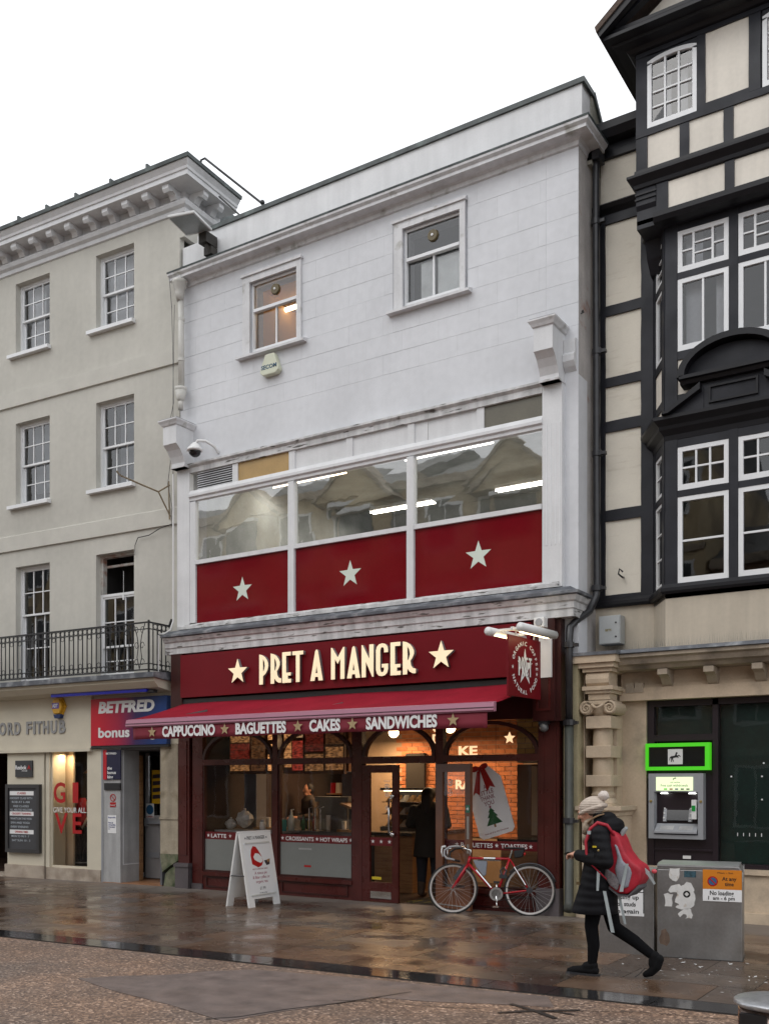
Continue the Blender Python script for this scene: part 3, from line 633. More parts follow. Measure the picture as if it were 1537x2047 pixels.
    for k in range(5): obj('louvre', MB().box(-1.64, -.035, 1.612+k*.02, -1.30, -.03, 1.622+k*.02), GREYD, vp)
    ns = thing('notice', 'no smoking sticker with red panel over a printed notice on the white lobby panel', 'notice', (-1.5, -.02, 1.3), rz=R(3.2))
    obj('sheet', MB().box(-1.59, -.016, .86, -1.39, -.012, 1.17), WPRINT, ns)
    shape('prohibition_ring', [circ(0, 0, .065), circ(0, 0, .052)], RV, ns, at(-1.47, -.013, 1.47)); shape('prohibition_bar', [[(-.042,.034),(-.034,.042),(.042,-.034),(.034,-.042)]], RV, ns, at(-1.47, -.0145, 1.47))
    obj('red_panel', MB().box(-1.535, -.017, 1.31, -1.405, -.012, 1.39), RV, ns); text('lettering', 'No smoking', WPRINT, ns, at(-1.525, -.018, 1.335), .03, w=.11)
    NV = mat('navy_print', (.03, .05, .25), .5); text('lettering', 'Responsible', NV, ns, at(-1.575, -.017, 1.12), .035, w=.17); text('lettering', 'Please ask\nabout gambling\nat the counter\n18', NV, ns, at(-1.57, -.017, 1.03), .036, w=.16)
    ds_ = thing('door_sticker', 'blue round information sticker on the grey betting shop door', 'sticker', (-1.33, .75, 1.2), rz=R(3.2))
    obj('sheet', MB().box(-1.43, .750, 1.10, -1.24, .754, 1.36), PLASTW, ds_); shape('disc', [circ(0,0,.085)], mat('blue_print', (.03, .12, .25), .4), ds_, at(-1.335, .749, 1.25)); text('lettering', 'OPEN', RV, ds_, at(-1.42, .749, 1.11), .04, w=.17, bold=.02)
    yp = thing('poster', 'yellow and dark printed poster deep inside the betting shop lobby', 'poster', (-1.15, .74, 1.6), rz=R(3.2))
    obj('sheet', MB().box(-1.28, .740, 1.36, -.85, .748, 1.95), mat('yellow_print', (.6, .34, .01), .5), yp)
    for k in range(4): obj('photo_print', MB().prism([(-1.26, 1.44+k*.12), (-.87, 1.47+k*.12), (-.87, 1.53+k*.12), (-1.26, 1.51+k*.12)], .732, .738), mat('dark_photo', (.03, .02, .03), .5), yp)
    # mannequin in the display window
    mq = thing('mannequin', 'headless mannequin in red sports top behind the display window glass', 'mannequin', (-2.98, .75, .3), rz=R(3.2))
    mb = MB().loft([(1.45,-2.98,.75,.04,.04),(1.38,-2.98,.75,.13,.07),(1.25,-2.98,.75,.15,.09),(1.05,-2.98,.75,.11,.08),(.9,-2.98,.75,.14,.1)]); obj('top', mb, mat('red_jersey', (.35, .01, .02), .8), mq, True)
    mb = MB()
    for q in (-.07, .07): mb.loft([(.92,-2.98+q,.75,.08,.09),(.6,-2.98+q,.75,.06,.06),(.32,-2.98+q,.75,.035,.04),(.27,-2.98+q,.72,.04,.09)], 12)
    obj('legs', mb, TIGHTS, mq, True); obj('base', MB().lathe([(.18,0),(.18,.02)], (-2.98,.75,.25)), GREY, mq)
    mb = MB()
    for q in (-1, 1): mb.limb([((-2.98+q*.14,.75,1.36),.04),((-2.98+q*.2,.70,1.1),.033),((-2.98+q*.15,.6,.9),.022)])
    obj('arms', mb, mat('mannequin_skin', (.25, .2, .17), .4), mq, True)
    dl = thing('pendant_lamp', 'copper pendant lamp glowing inside the sport shop display', 'lamp', (-3.05, 1.1, 1.9), rz=R(3.2))
    obj('shade', MB().lathe([(.03,.15),(.06,.12),(.2,-.02),(.19,-.02),(.05,.1)], (-3.05,1.1,1.93), 16), mat('copper_shade', (.5, .22, .08), .3, metal=.6), dl, True)
    obj('bulb', MB().ell((-3.05,1.1,1.94), (.05,.05,.05)), emit('warm_bulb', (1, .6, .25), 12), dl)
    lo = lamp('display_lamp', (-2.8, .26, 2.24), 4.2, (1, .72, .42), .35, .12); tag(lo)

# ------------------------------------------------------------------ middle building: white rendered coffee shop
PB = thing('white_shop_building', 'white scored-render shop building with first floor shop window and two small sash windows', 'building', (-8.2, 13.5, 0))
X0, X1 = -11.66, -4.78
# upper wall: backing sheet with openings plus single scored blocks standing proud of the joints
h1 = (-10.17, -9.25, 8.42, 9.50); h2 = (-7.38, -6.47, 8.42, 9.50); hb = (-11.37, -5.23, 4.20, 6.88)
obj('wall', MB().wall(X0+.003, X1-.006, 3.80, 10.02, 12.006, [h1, h2, hb], .30), JOINT, PB)
obj('wall', MB().box(X0, 17.5, 0, X1, 18, 10.3).box(X0, 12.31, 6.95, X0+.2, 17.5, 10.3).box(X1-.3, 12.31, 6.951, X1-.012, 17.5, 10.3).box(X0, 12.31, 3.9, X0+.2, 17.5, 6.95).box(X1-.3, 12.31, 0, X1-.012, 17.5, 6.95).box(X0, 12.31, 0, X0+.2, 17.5, 3.9).box(X0+.2, 12.31, 7.25, X1-.3, 17.5, 7.4).box(X0+.2, 12.31, 3.75, X1-.3, 17.5, 3.9).box(X0+.2, 12.31, 9.95, X1-.3, 17.5, 10.1), ASHLAR, PB, label='party walls, floors and rear wall')
zc = 6.96; rows = []
heights = [.275]*11
z = 7.526
blocks = 0
avoid = [(-10.33, -9.18, 8.34, 9.66), (-7.55, -6.36, 8.34, 9.66)]
k = 0
while z < 9.77:
    z2 = min(z + .283, 9.79); off = .30 if k % 2 else 0
    edges = [X0]
    x = X0 + .35 + off
    while x < X1 - .46: edges.append(x + random.uniform(-.02, .02)); x += .60
    edges += [X1 - .44, X1]
    for a, b in zip(edges, edges[1:]):
        segs = [(a, b, z, z2)]
        for (p, q, r, s) in avoid:
            new = []
            for (u, v, w, t) in segs:
                if v <= p or u >= q or t <= r or w >= s: new.append((u, v, w, t)); continue
                if u < p: new.append((u, p, w, t))
                if v > q: new.append((q, v, w, t))
                uu, vv = max(u, p), min(v, q)
                if w < r: new.append((uu, vv, w, r))
                if t > s: new.append((uu, vv, s, t))
            segs = new
        for (u, v, w, t) in segs:
            if v-u < .02 or t-w < .02: continue
            jl = .0030 if random.random() < .5 else .0012
            obj('render_block', MB().box(u+(0 if u == X0 else .0006), 12.0 + random.uniform(-.0008, .0008), w+jl, v-(0 if v == X1 else .0006), 12.0055, t-.0015), ASHLAR, PB); blocks += 1
    z = z2; k += 1
obj('plain_render', MB().box(X0, 11.9995, 6.90, X1-.001, 12.0055, 7.5245).box(-4.96, 11.998, 3.36, X1, 12.30, 6.90), ASHLAR, PB)
obj('return_wall', MB().box(X1-.02, 12.02, 3.4, X1-.001, 12.615, 9.99).box(X1-.03, 12.31, 0, X1-.002, 12.62, 3.4), mat('weathered_return_wall', (.50, .47, .45), .85, var=.15, c2=(.34, .18, .13), c2s=2.2, c2t=(.62, .72), streak=.15), PB)
obj('parapet', MB().box(-11.30, 12.02, 9.98, -4.74, 12.30, 10.58).box(-11.66, 12.05, 9.98, -11.30, 12.30, 10.50), WHITE, PB)
obj('parapet_coping', MB().box(-11.0, 11.99, 10.58, -4.70, 12.36, 10.645), COPPER, PB)
obj('parapet_coping', MB().prismx([(12.36, 10.645), (12.70, 10.34), (12.95, 10.18), (12.95, 10.10), (12.70, 10.26), (12.36, 10.57)], -4.95, -4.69), COPPER, PB)
obj('party_wall_upstand', MB().prismx([(12.30, 10.57), (12.36, 10.57), (12.70, 10.26), (12.95, 10.10), (14.5, 10.1), (14.5, 9.7), (12.30, 9.7)], -4.93, -4.72), mat('mossy_render', (.33, .32, .27), .9, var=.25, c2=(.10, .12, .06), c2s=4, c2t=(.45, .65)), PB)
obj('roof', MB().box(-11.6, 12.3, 10.1, -4.95, 18, 10.2), COPPER, PB)
obj('cornice', MB().sweep([(-11.72, 12.3), (-11.72, 12.0), (X1-.02, 12.0), (X1-.02, 12.45)][1:], [(0,9.78),(.03,9.79),(.04,9.84),(.07,9.86),(.20,9.87),(.20,9.91),(.235,9.94),(.24,9.97),(0,10.0)]), TRIM, PB)
obj('cornice_lead', MB().sweep([(-11.73, 12.0), (X1-.02, 12.0), (X1-.02, 12.47)], [(0,10.0),(.245,9.972),(.25,9.995),(0,10.04)]), COPPER, PB)
# small upper windows
def pwin(hh, papers):
    a, b, c, d = hh
    arc = MB(); w = .14
    arc.box(a-w, 11.965, c-.05, a-.0, 12.0, d+.10).box(b, 11.965, c-.05, b+w*.6, 12.0, d+.10).box(a, 11.965, d, b, 12.0, d+.10).box(a-w-.02, 11.94, d+.10, b+w*.6+.02, 12.0, d+.14)
    obj('architrave', arc, TRIM, PB)
    obj('window_sill', MB().prismx([(11.90, c-.09), (11.90, c-.055), (12.0, c-.02), (12.0, c-.09)], a-w-.09, b+w*.6+.09), TRIM, PB)
    zm = c + (d-c)*.60; fb = MB(); f = .035
    fb.box(a, 12.03, c, a+f, 12.12, d).box(b-f, 12.03, c, b, 12.12, d).box(a+f, 12.03, d-f, b-f, 12.12, d).box(a+f, 12.03, c, b-f, 12.12, c+.05)
    fb.box(a+f, 12.02, zm-.02, b-f, 12.09, zm+.025); mx = (a+b)/2+.0; fb.box(mx-.012, 12.06, c+.05, mx+.012, 12.10, zm-.02)
    w_ = obj('window', fb, SASH, PB)
    for (p, q, r, s, y) in ((a+f, b-f, zm+.025, d-f, 12.05), (a+f, mx-.012, c+.05, zm-.02, 12.08), (mx+.012, b-f, c+.05, zm-.02, 12.08)):
        obj('pane', MB().add([(p,y,r),(q,y,r),(q,y,s),(p,y,s)], [(0,1,2,3)]), GLU, w_)
    vx, vz = mx+.0, zm+.24
    v = obj('extractor_vent', MB().lathe([(.0,.03),(.075,.03),(.085,.0)], (vx, 12.05, vz), 20, 'y'), mat('brown_plastic', (.12, .09, .035), .5), w_); fixn(v)
    obj('vent_hub', MB().lathe([(.0,.012),(.018,.010),(.02,.0)], (vx, 12.02, vz), 10, 'y'), SASH, v)
    r_ = room(PB, a-.3, b+.3, 12.32, 14.5, c-.2, d+.25, mat('orange_lit_room', (.48, .27, .10), .9, var=.1) if not papers else ROOMG, 'room_interior')
    if papers:
        obj('paper_sheet', MB().box(mx-.24, 12.13, c+.10, mx-.05, 12.135, zm-.05).box(mx+.03, 12.13, c+.05, b-.05, 12.136, zm-.04).box(mx+.03, 12.14, c+.16, b-.12, 12.142, c+.30), mat('white_tissue_paper', (.86, .90, .90), .8, var=.12, vs_=6), PB)
pwin(h1, False); pwin(h2, True)
tl = thing('strip_light', 'lit fluorescent tube seen through the left small upper window', 'light', (-10.3, 13.6, 9.6))
TUBE = emit('lit_tube', (1.0, .80, .52), 8); TUBEW = emit('lit_tube_cool', (1.0, .95, .80), 9)
obj('tube', MB().tube([(-11.5, 13.25, 9.66), (-9.0, 13.25, 9.66)], .03, 8), TUBE, tl); obj('batten', MB().box(-11.5, 13.22, 9.69, -9.0, 13.28, 9.73), SASH, tl)
# ---- first floor shop window
FY = 11.93
def pil(xa, xb, flute):
    b = MB().box(xa, 11.90, 4.21, xb, 12.0, 6.80)
    p = obj('pilaster', b, WHITE, PB)
    if flute:
        n = 4; w = (xb-xa)
        for i in range(n):
            xx = xa + w*(.14+.22*i+.01); obj('flute_bead', MB().tube([(xx+.02, 11.899, 4.75), (xx+.02, 11.899, 6.30)], .007, 6), SASH, p)
pil(-11.64, -11.37, 0); pil(-5.23, -4.96, 1)
def console(xa, xb):
    c = MB().prismx([(12.0, 7.42), (11.60, 7.42), (11.60, 7.13), (11.63, 7.11), (11.69, 7.06), (11.75, 6.97), (11.79, 6.88), (11.79, 6.80), (12.0, 6.80)], xa, xb)
    o = obj('console_bracket', c, WHITE, PB)
    obj('bracket_cap', MB().sweep([(xa, 12.0), (xa, 11.60), (xb, 11.60), (xb, 12.0)], [(0,7.42),(.02,7.43),(.035,7.46),(.06,7.495),(.06,7.515),(-.02,7.515),(-.02,7.42)]), TRIM, o)
    obj('bracket_cap_lead', MB().box(xa-.045, 11.56, 7.505, xb+.045, 12.0, 7.53), LEAD, o)
    obj('bracket_foot', MB().box(xa-.008, 11.775, 6.80, xb+.008, 12.0, 6.825), TRIM, o)
console(-11.655, -11.37); console(-5.215, -4.96)
obj('corbel_stub', MB().prismx([(12.0, 7.36), (11.94, 7.34), (11.94, 7.17), (11.90, 7.13), (11.90, 7.05), (11.94, 6.99), (12.0, 6.94)], -4.955, -4.80), WHITE, PB)
obj('window_head', MB().prismx([(12.0, 6.92), (11.86, 6.86), (11.86, 6.83), (11.90, 6.80), (11.90, 6.72), (11.96, 6.72), (11.96, 6.80), (12.0, 6.80)], -11.37, -5.235), PEEL, PB)
b = MB()
b.prismx([(FY-.05, 6.37), (FY-.05, 6.33), (FY-.02, 6.31), (FY-.02, 6.27), (FY+.05, 6.25), (FY+.05, 6.43), (FY-.02, 6.43)], -11.37, -5.23)   # transom
b.box(-11.37, FY-.02, 4.30, -11.25, FY+.06, 6.25); b.box(-5.245, FY-.0, 4.30, -5.23, FY+.06, 6.25)
for x in (-9.30, -7.21): b.box(x-.055, FY-.035, 4.26, x+.055, FY+.06, 6.25)
for x in (-10.42, -9.30, -8.25, -7.21, -6.13): b.box(x-.055, FY-.01, 6.43, x+.055, FY+.04, 6.72)
for a, c in ((-11.25, -9.355), (-9.245, -7.265), (-7.155, -5.245)): b.box(a, FY-.025, 5.235, c, FY+.05, 5.30)
SW = obj('shop_window', b, WHITE, PB, label='first floor shop window')
obj('window_sill', MB().prismx([(11.86, 4.20), (11.86, 4.25), (FY, 4.29), (FY+.05, 4.29), (FY+.05, 4.20)], -11.60, -5.0), PEEL, PB)
for a, c in ((-11.25, -9.355), (-9.245, -7.265), (-7.155, -5.245)):
    t = random.uniform(-.004, .004)
    obj('pane', MB().add([(a,FY+.02+t,5.30),(c,FY+.02-t,5.30),(c,FY+.02,6.26),(a,FY+.02,6.26)], [(0,1,2,3)]), GLB, SW)
    obj('red_panel', MB().box(a, FY+.015, 4.29, c, FY+.03, 5.235), REDV, SW)
for x, z in ((-10.29, 4.74), (-8.25, 4.75), (-6.17, 4.76)): shape('star', [starpts(0, 0, .20)], PALESTAR, SW, at(x, FY+.015, z-.005), .003)
# transom lights
lv = obj('louvre_panel', MB().box(-11.25, FY+.03, 6.43, -10.475, FY+.04, 6.72), GREYD, SW)
for k in range(8): obj('louvre', MB().prismx([(FY-.015, 6.437+k*.036), (FY-.01, 6.434+k*.036), (FY+.03, 6.462+k*.036), (FY+.025, 6.468+k*.036)], -11.22, -10.49), WHITE, SW)
obj('fixed_panel', MB().box(-10.365, FY+.01, 6.43, -9.355, FY+.02, 6.72), mat('ochre_panel', (.42, .27, .10), .35), SW, label='ochre glazed transom panel')
obj('fixed_panel', MB().box(-9.245, FY+.012, 6.43, -8.305, FY+.02, 6.72), WHITE, SW)
obj('fixed_panel', MB().box(-8.195, FY+.012, 6.43, -7.265, FY+.02, 6.72), WHITE, SW)
obj('fixed_panel', MB().box(-7.155, FY+.012, 6.43, -6.95, FY+.02, 6.72).box(-6.945, FY+.018, 6.43, -6.185, FY+.024, 6.72), WHITE, SW)
obj('fixed_panel', MB().box(-6.075, FY+.012, 6.43, -5.245, FY+.02, 6.72), mat('olive_panel', (.13, .12, .09), .3), SW, label='dark olive transom pane')
# first floor room
room(PB, -11.45, -5.1, 12.10, 17.4, 4.0, 7.22, mat('first_floor_room', (.33, .34, .33), .9, var=.2))
def ceil_tube(x0, y0, x1, y1, z, lab, m=TUBEW):
    t = thing('ceiling_light', lab, 'light', ((x0+x1)/2, (y0+y1)/2, z), 'fluorescent lights in the first floor room')
    d = Vector((x1-x0, y1-y0)).normalized(); n = Vector((-d.y, d.x))*.09
    for s in (-1, 1): obj('tube', MB().tube([(x0+n.x*s*.6, y0+n.y*s*.6, z-.03), (x1+n.x*s*.6, y1+n.y*s*.6, z-.03)], .012, 8), m, t)
    obj('housing', MB().slab([(x0-n.x, y0-n.y), (x1-n.x, y1-n.y), (x1+n.x, y1+n.y), (x0+n.x, y0+n.y)] , z-.002, z+.05), SASH, t)
    l = lamp('tube_light', (0, 0, 0), 24, (1, .96, .86), 1.3, .12); l.parent = t; l.location = (0, 0, -.08); l.rotation_euler = (0, 0, math.atan2(d.y, d.x))
ceil_tube(-11.30, 13.9, -9.72, 13.9, 7.02, 'warm twin tube ceiling light behind the left first floor pane', TUBE)
ceil_tube(-8.55, 13.9, -6.95, 13.9, 7.02, 'twin tube ceiling light behind the middle and right first floor panes')
ceil_tube(-10.75, 16.3, -9.35, 16.3, 7.02, 'ceiling tube low behind the middle first floor pane')
ceil_tube(-8.05, 16.3, -6.75, 16.3, 7.02, 'ceiling tube low behind the right first floor pane')
ceil_tube(-5.75, 13.0, -5.75, 14.4, 7.02, 'ceiling light at the far right of the first floor room')

# ---- shopfront cornice between the floors
obj('shopfront_cornice', MB().sweep([(-11.80, 12.0), (-4.97, 12.0), (-4.97, 12.2)], [(-.02,3.80),(.20,3.80),(.20,3.90),(.215,3.905),(.215,3.985),(.24,4.0),(.27,4.06),(-.02,4.12)]), PEEL, PB)
obj('shopfront_cornice_lead', MB().sweep([(-11.82, 12.0), (-4.97, 12.0), (-4.97, 12.2)], [(-.02,4.12),(.265,4.065),(.30,4.075),(.30,4.11),(.22,4.135),(.14,4.19),(-.02,4.20)]), LEAD, PB)
# ---- shopfront carcass
DK = REDWOODD
obj('console_pilaster', MB().box(-11.66, 11.78, 2.60, -11.42, 12.0, 3.80), DK, PB)
cp = obj('console_pilaster', MB().box(-5.32, 11.80, 2.50, -5.02, 12.02, 3.80).box(-5.02, 11.86, 2.50, -4.96, 12.02, 3.80), DK, PB)
obj('panel_moulding', MB().box(-5.27, 11.79, 2.66, -5.24, 11.80, 3.6).box(-5.10, 11.79, 2.66, -5.07, 11.80, 3.6).box(-5.27, 11.785, 2.63, -5.07, 11.80, 2.66), REDWOOD, cp)
obj('header', MB().box(-11.42, 11.98, 2.55, -5.32, 12.10, 3.80), DK, PB)
obj('outer_pilaster', MB().box(-11.64, 11.93, .42, -11.40, 12.06, 2.60).box(-11.36, 11.96, .1, -11.14, 12.06, 2.60).box(-11.60, 11.915, .55, -11.45, 11.93, 2.4), REDWOOD, PB)
obj('outer_pilaster', MB().box(-5.30, 11.93, .36, -5.01, 12.06, 2.50).box(-5.26, 11.92, .55, -5.22, 11.93, 2.42).box(-5.09, 11.92, .55, -5.05, 11.93, 2.42), REDWOOD, PB)
obj('pilaster_base', MB().box(-11.67, 11.88, 0, -11.38, 12.06, .42).box(-11.69, 11.86, .36, -11.36, 12.0, .40).box(-11.36, 11.94, 0, -11.14, 12.06, .1), mat('grey_painted_stone', (.10, .085, .09), .5, var=.2), PB)
obj('pilaster_base', MB().box(-5.32, 11.90, 0, -5.0, 12.06, .36), mat('grey_painted_stone', (.10, .085, .09)), PB)
obj('pilaster', MB().box(-4.98, 12.0, 0, -4.79, 12.3, 3.35), mat('yellow_side_pier', (.42, .36, .22), .85, var=.2), PB)
# posts, transom, stall riser
obj('post', MB().box(-9.70, 11.95, .10, -9.60, 12.06, 2.55), REDWOOD, PB); obj('post', MB().box(-8.22, 11.95, .0, -8.05, 12.06, 2.55), REDWOOD, PB)
obj('post', MB().box(-6.84, 11.96, .0, -6.72, 12.06, 2.55), REDWOOD, PB)
obj('transom', MB().box(-11.14, 11.94, 2.00, -9.70, 12.05, 2.09).box(-9.60, 11.94, 2.00, -8.22, 12.05, 2.09).box(-8.05, 11.94, 1.99, -6.84, 12.05, 2.09).box(-6.72, 11.94, 2.0, -5.30, 12.05, 2.09), REDWOOD, PB)
for a, c in ((-11.14, -9.70), (-9.60, -8.22), (-6.72, -5.30)):
    sr = obj('stall_riser', MB().box(a, 11.97, .0, c, 12.05, .27).box(a, 11.93, .24, c, 11.97, .30), REDWOOD, PB)
    obj('riser_moulding', MB().box(a+.08, 11.955, .06, c-.08, 11.97, .075).box(a+.08, 11.955, .205, c-.08, 11.97, .22).box(a+.08, 11.955, .075, a+.095, 11.97, .205).box(c-.095, 11.955, .075, c-.08, 11.97, .205), REDWOODD, sr)
# windows with arches
def arch(a, c, zs, rise, t=.05):
    n = 16; cx = (a+c)/2; rx = (c-a)/2
    P = [(cx + rx*math.cos(math.pi*i/n), zs + rise*math.sin(math.pi*i/n)) for i in range(n+1)]; Q = [(cx + (rx-t)*math.cos(math.pi*i/n), zs + (rise-t)*math.sin(math.pi*i/n)) for i in range(n+1)]
    m_ = MB()
    for i in range(n):
        m_.add([(P[i][0],11.95,P[i][1]),(P[i+1][0],11.95,P[i+1][1]),(Q[i+1][0],11.95,Q[i+1][1]),(Q[i][0],11.95,Q[i][1])] + [(P[i][0],12.03,P[i][1]),(P[i+1][0],12.03,P[i+1][1]),(Q[i+1][0],12.03,Q[i+1][1]),(Q[i][0],12.03,Q[i][1])], [(0,1,2,3),(7,6,5,4),(3,2,6,7),(1,0,4,5)])
    return m_
bays = [(-11.14, -9.70, True), (-9.60, -8.22, True), (-8.05, -6.84, False), (-6.72, -5.30, True)]
for a, c, full in bays:
    w_ = obj('arched_transom_light', arch(a, c, 2.09, .45), DK, PB)
    obj('pane', MB().add([(a,12.0,2.09),(c,12.0,2.09),(c,12.0,2.55),(a,12.0,2.55)], [(0,1,2,3)]), GLS, w_)
    if full:
        w2 = obj('display_window', MB().box(a, 11.97, .30, a+.03, 12.03, 2.0).box(c-.03, 11.97, .30, c, 12.03, 2.0).box(a+.03, 11.97, .30, c-.03, 12.03, .33), DK, PB)
        obj('pane', MB().add([(a+.03,12.0,.33),(c-.03,12.0,.33),(c-.03,12.0,2.0),(a+.03,12.0,2.0)], [(0,1,2,3)]), GLS, w2)
        obj('vinyl_band', MB().box(a+.03, 11.990, .82, c-.03, 11.995, .94), REDSTRIP, w2)
        if a < -9: obj('frosted_film', MB().box(a+.03, 11.990, .33, c-.03, 11.994, .82), FROST, w2)
def band_text(s, x0, x1, par): text('lettering', s, WPRINT, par, at(x0, 11.989, .848), .085, w=x1-x0, bold=.015, h=.001)
def band_star(x, par): shape('star_print', [starpts(0, 0, .032)], WPRINT, par, at(x, 11.989, .880), .001)
BT = thing('window_lettering', 'white snack names and stars on the red bands across the shop windows', 'lettering', (-8, 11.99, .88))
band_text('LATTE', -10.98, -10.66, BT); band_text('CROISSANTS', -9.47, -8.94, BT); band_text('HOT WRAPS', -8.82, -8.33, BT); band_text('BAGUETTES', -6.46, -5.98, BT); band_text('TOASTIES', -5.86, -5.48, BT)
for x in (-11.04, -10.58, -9.53, -8.88, -8.27, -5.92, -5.43, -6.52): band_star(x, BT)
obj('text_strip', MB().box(-9.22, 11.988, .715, -8.98, 11.990, .74), mat('pale_grey_strip', (.34, .34, .33), .5), BT)  # plain pale grey strip below the red band
obj('red_tab', MB().box(-9.12, 11.988, .455, -8.99, 11.990, .485), RV, BT)
# doors
def leaf(name, M, w, lab):
    with frame(M):
        d = thing(name, lab, 'door', (0, 0, 0)); d.rotation_euler = Fm[-1].to_euler()
        obj('frame', MB().box(0, 0, .02, .13, .045, 1.97).box(w-.10, 0, .02, w, .045, 1.97).box(.13, 0, 1.86, w-.10, .045, 1.97).box(.13, 0, .02, w-.10, .045, .30), REDWOOD if 'shut' in lab else mat('worn_brown_door', (.17, .060, .025), .35, var=.25), d)
        obj('pane', MB().add([(.13,.02,.30),(w-.10,.02,.30),(w-.10,.02,1.86),(.13,.02,1.86)], [(0,1,2,3)]), GLS, d)
        return d
M1 = T((-8.05, 11.955, 0)); D1 = leaf('shop_door', M1, .61, 'shut oxblood glazed shop door with chrome pull handle')
with frame(M1):
    obj('vinyl_band', MB().box(.13, .012, .82, .51, .016, .94), REDSTRIP, D1)
    for x in (.18, .32, .46): shape('star_print', [starpts(0, 0, .032)], WPRINT, D1, at(x, .010, .88), .001)
    obj('pull_handle', MB().tube([(.50, -.07, 1.0), (.50, -.07, 1.50)], .013, 8).ell((.545, -.05, 1.53), (.035,.03,.035)).ell((.545, -.05, .99), (.035,.03,.035)).tube([(.50,-.07,1.48),(.545,0,1.52)], .012, 6).tube([(.50,-.07,1.02),(.545,0,1.0)], .012, 6), CHROME, D1, True)
    obj('letterbox', MB().box(.15, -.012, .07, .50, 0, .17).box(.17, -.02, .075, .48, -.012, .115), CHROME, D1)
    obj('yellow_sticker', MB().box(.16, .012, .335, .32, .016, .375), mat('yellow_sticker', (.6, .45, .02), .5), D1)
    for z, r in ((1.66, .04), (1.55, .035), (1.36, .03)): shape('round_sticker', [circ(0,0,r), circ(0,0,r*.78), circ(0,0,r*.35)], WPRINT, D1, at(.42, .012, z), .001)
    text('lettering', '18 MAY', WPRINT, D1, at(.37, .012, 1.73), .03, w=.1)
M2 = T((-6.80, 11.90, 0)) @ RZ(-17); D2 = leaf('shop_door', M2, .66, 'open brown shop door folded back against the right display window')
with frame(M2):
    obj('lock_plate', MB().box(.60, -.004, .97, .64, 0, 1.27).box(.60, -.004, .78, .64, 0, .90), mat('worn_steel_plate', (.35, .33, .30), .4, metal=.6), D2)
    obj('door_sign', MB().box(.585, -.006, 1.32, .655, -.001, 1.42), mat('green_sign', (.01, .18, .10), .4), D2); shape('arrow_print', [[(0,.02),(.02,.02),(.02,0),(.045,.03),(.02,.06),(.02,.04),(0,.04)]], WPRINT, D2, at(.598, -.007, 1.34), .001)
    for z, r in ((1.72, .05), (1.58, .04)): shape('round_sticker', [circ(0,0,r), circ(0,0,r*.78), circ(0,0,r*.35)], WPRINT, D2, at(.27, .012, z), .001)
    obj('kick_strip', MB().box(.05, -.006, .06, .62, 0, .075), CHROME, D2)
# the shop floor and interior
rm = room(PB, -11.44, -5.09, 12.08, 16.2, .012, 2.95, mat('shop_interior_paint', (.05, .032, .026), .9, var=.2, vs_=2), 'shop_interior')
obj('shop_floor', MB().box(-11.4, 12.06, .0, -5.1, 16.2, .018), mat('dark_floor_tile', (.05, .035, .03), .35, var=.3), PB)
obj('door_mat', MB().box(-7.42, 12.15, .018, -6.85, 12.9, .03), mat('yellow_flecked_mat', (.04, .035, .02), .9, c2=(.3, .24, .03), c2s=16, c2t=(.6, .66), stretch=(1, .2, 1)), PB)
# brick wall at the back of the shop
bw = obj('brick_wall', MB().box(-10.4, 15.30, .02, -6.6, 15.5, 2.9), MORTAR, PB)
bp_ = None; n = 0
for r in range(27):
    z = .80 + r*.075; x = -9.55 + (.115 if r % 2 else 0)
    while x < -7.25:
        if n < 295:
            if bp_ is None: bp_ = obj('brick', MB().box(x, 15.285, z, x+.215, 15.30, z+.065), BRICKO, bw); ox, oz = x, z
            else: inst('brick', bp_, bw, (x-ox, random.uniform(-.003, .003), z-oz))
            n += 1
        x += .227
obj('dark_opening', MB().box(-9.30, 15.20, .8, -8.92, 15.27, 2.25), DARK, PB)
NE = emit('lit_letter', (1.0, .62, .34), .95)
wl = thing('wall_lettering', 'glowing cream food words and stars on the orange brick wall inside the shop', 'lettering', (-8, 15.25, 2))
for s_, x, z, w_ in (('KE', -8.26, 2.20, .36), ('RAL', -8.32, 1.62, .42), ('D', -8.78, 2.42, .16), ('O', -8.78, 2.62, .17), ('N', -8.72, 1.98, .16), ('T', -8.66, 1.78, .14)): text('letter', s_, NE, wl, at(x, 15.26, z), .22, w=w_, bold=.03, h=.015)
shape('star_print', [starpts(0, 0, .10, .45)], NE, wl, at(-8.72, 15.26, 2.28), .01)
# yellow brick pier behind the right-hand arch
yb = obj('brick_pier', MB().box(-6.12, 13.05, 2.0, -5.12, 13.35, 2.95), MORTAR, PB); n = 0
for r in range(12):
    z = 2.06+r*.075; x = -6.10 - (.11 if r % 2 else 0)
    while x < -5.15:
        a = max(x, -6.12); c = min(x+.215, -5.12); obj('brick', MB().box(a, 13.035, z, c, 13.05, z+.065), BRICKY, yb); x += .227
obj('pier_panel', MB().box(-6.12, 13.05, .02, -5.12, 13.3, 1.98), mat('brown_panel', (.12, .055, .03), .5, var=.2), PB)
def wthing(name, label, cat, loc, group=None): return thing(name, label, cat, loc, group)
mr_ = wthing('mirror', 'tall narrow mirror behind the right display window glass', 'mirror', (-5.6, 12.9, 1.5)); obj('frame', MB().box(-5.86, 12.96, .98, -5.76, 13.04, 1.95).box(-5.76, 12.96, 1.88, -5.12, 13.04, 1.95), mat('pale_wood_frame', (.4, .33, .25), .5, var=.15), mr_); obj('mirror_glass', MB().box(-5.76, 12.99, .98, -5.14, 13.03, 1.88), mat('mirror_surface', (.5, .42, .36), .12, metal=1), mr_)
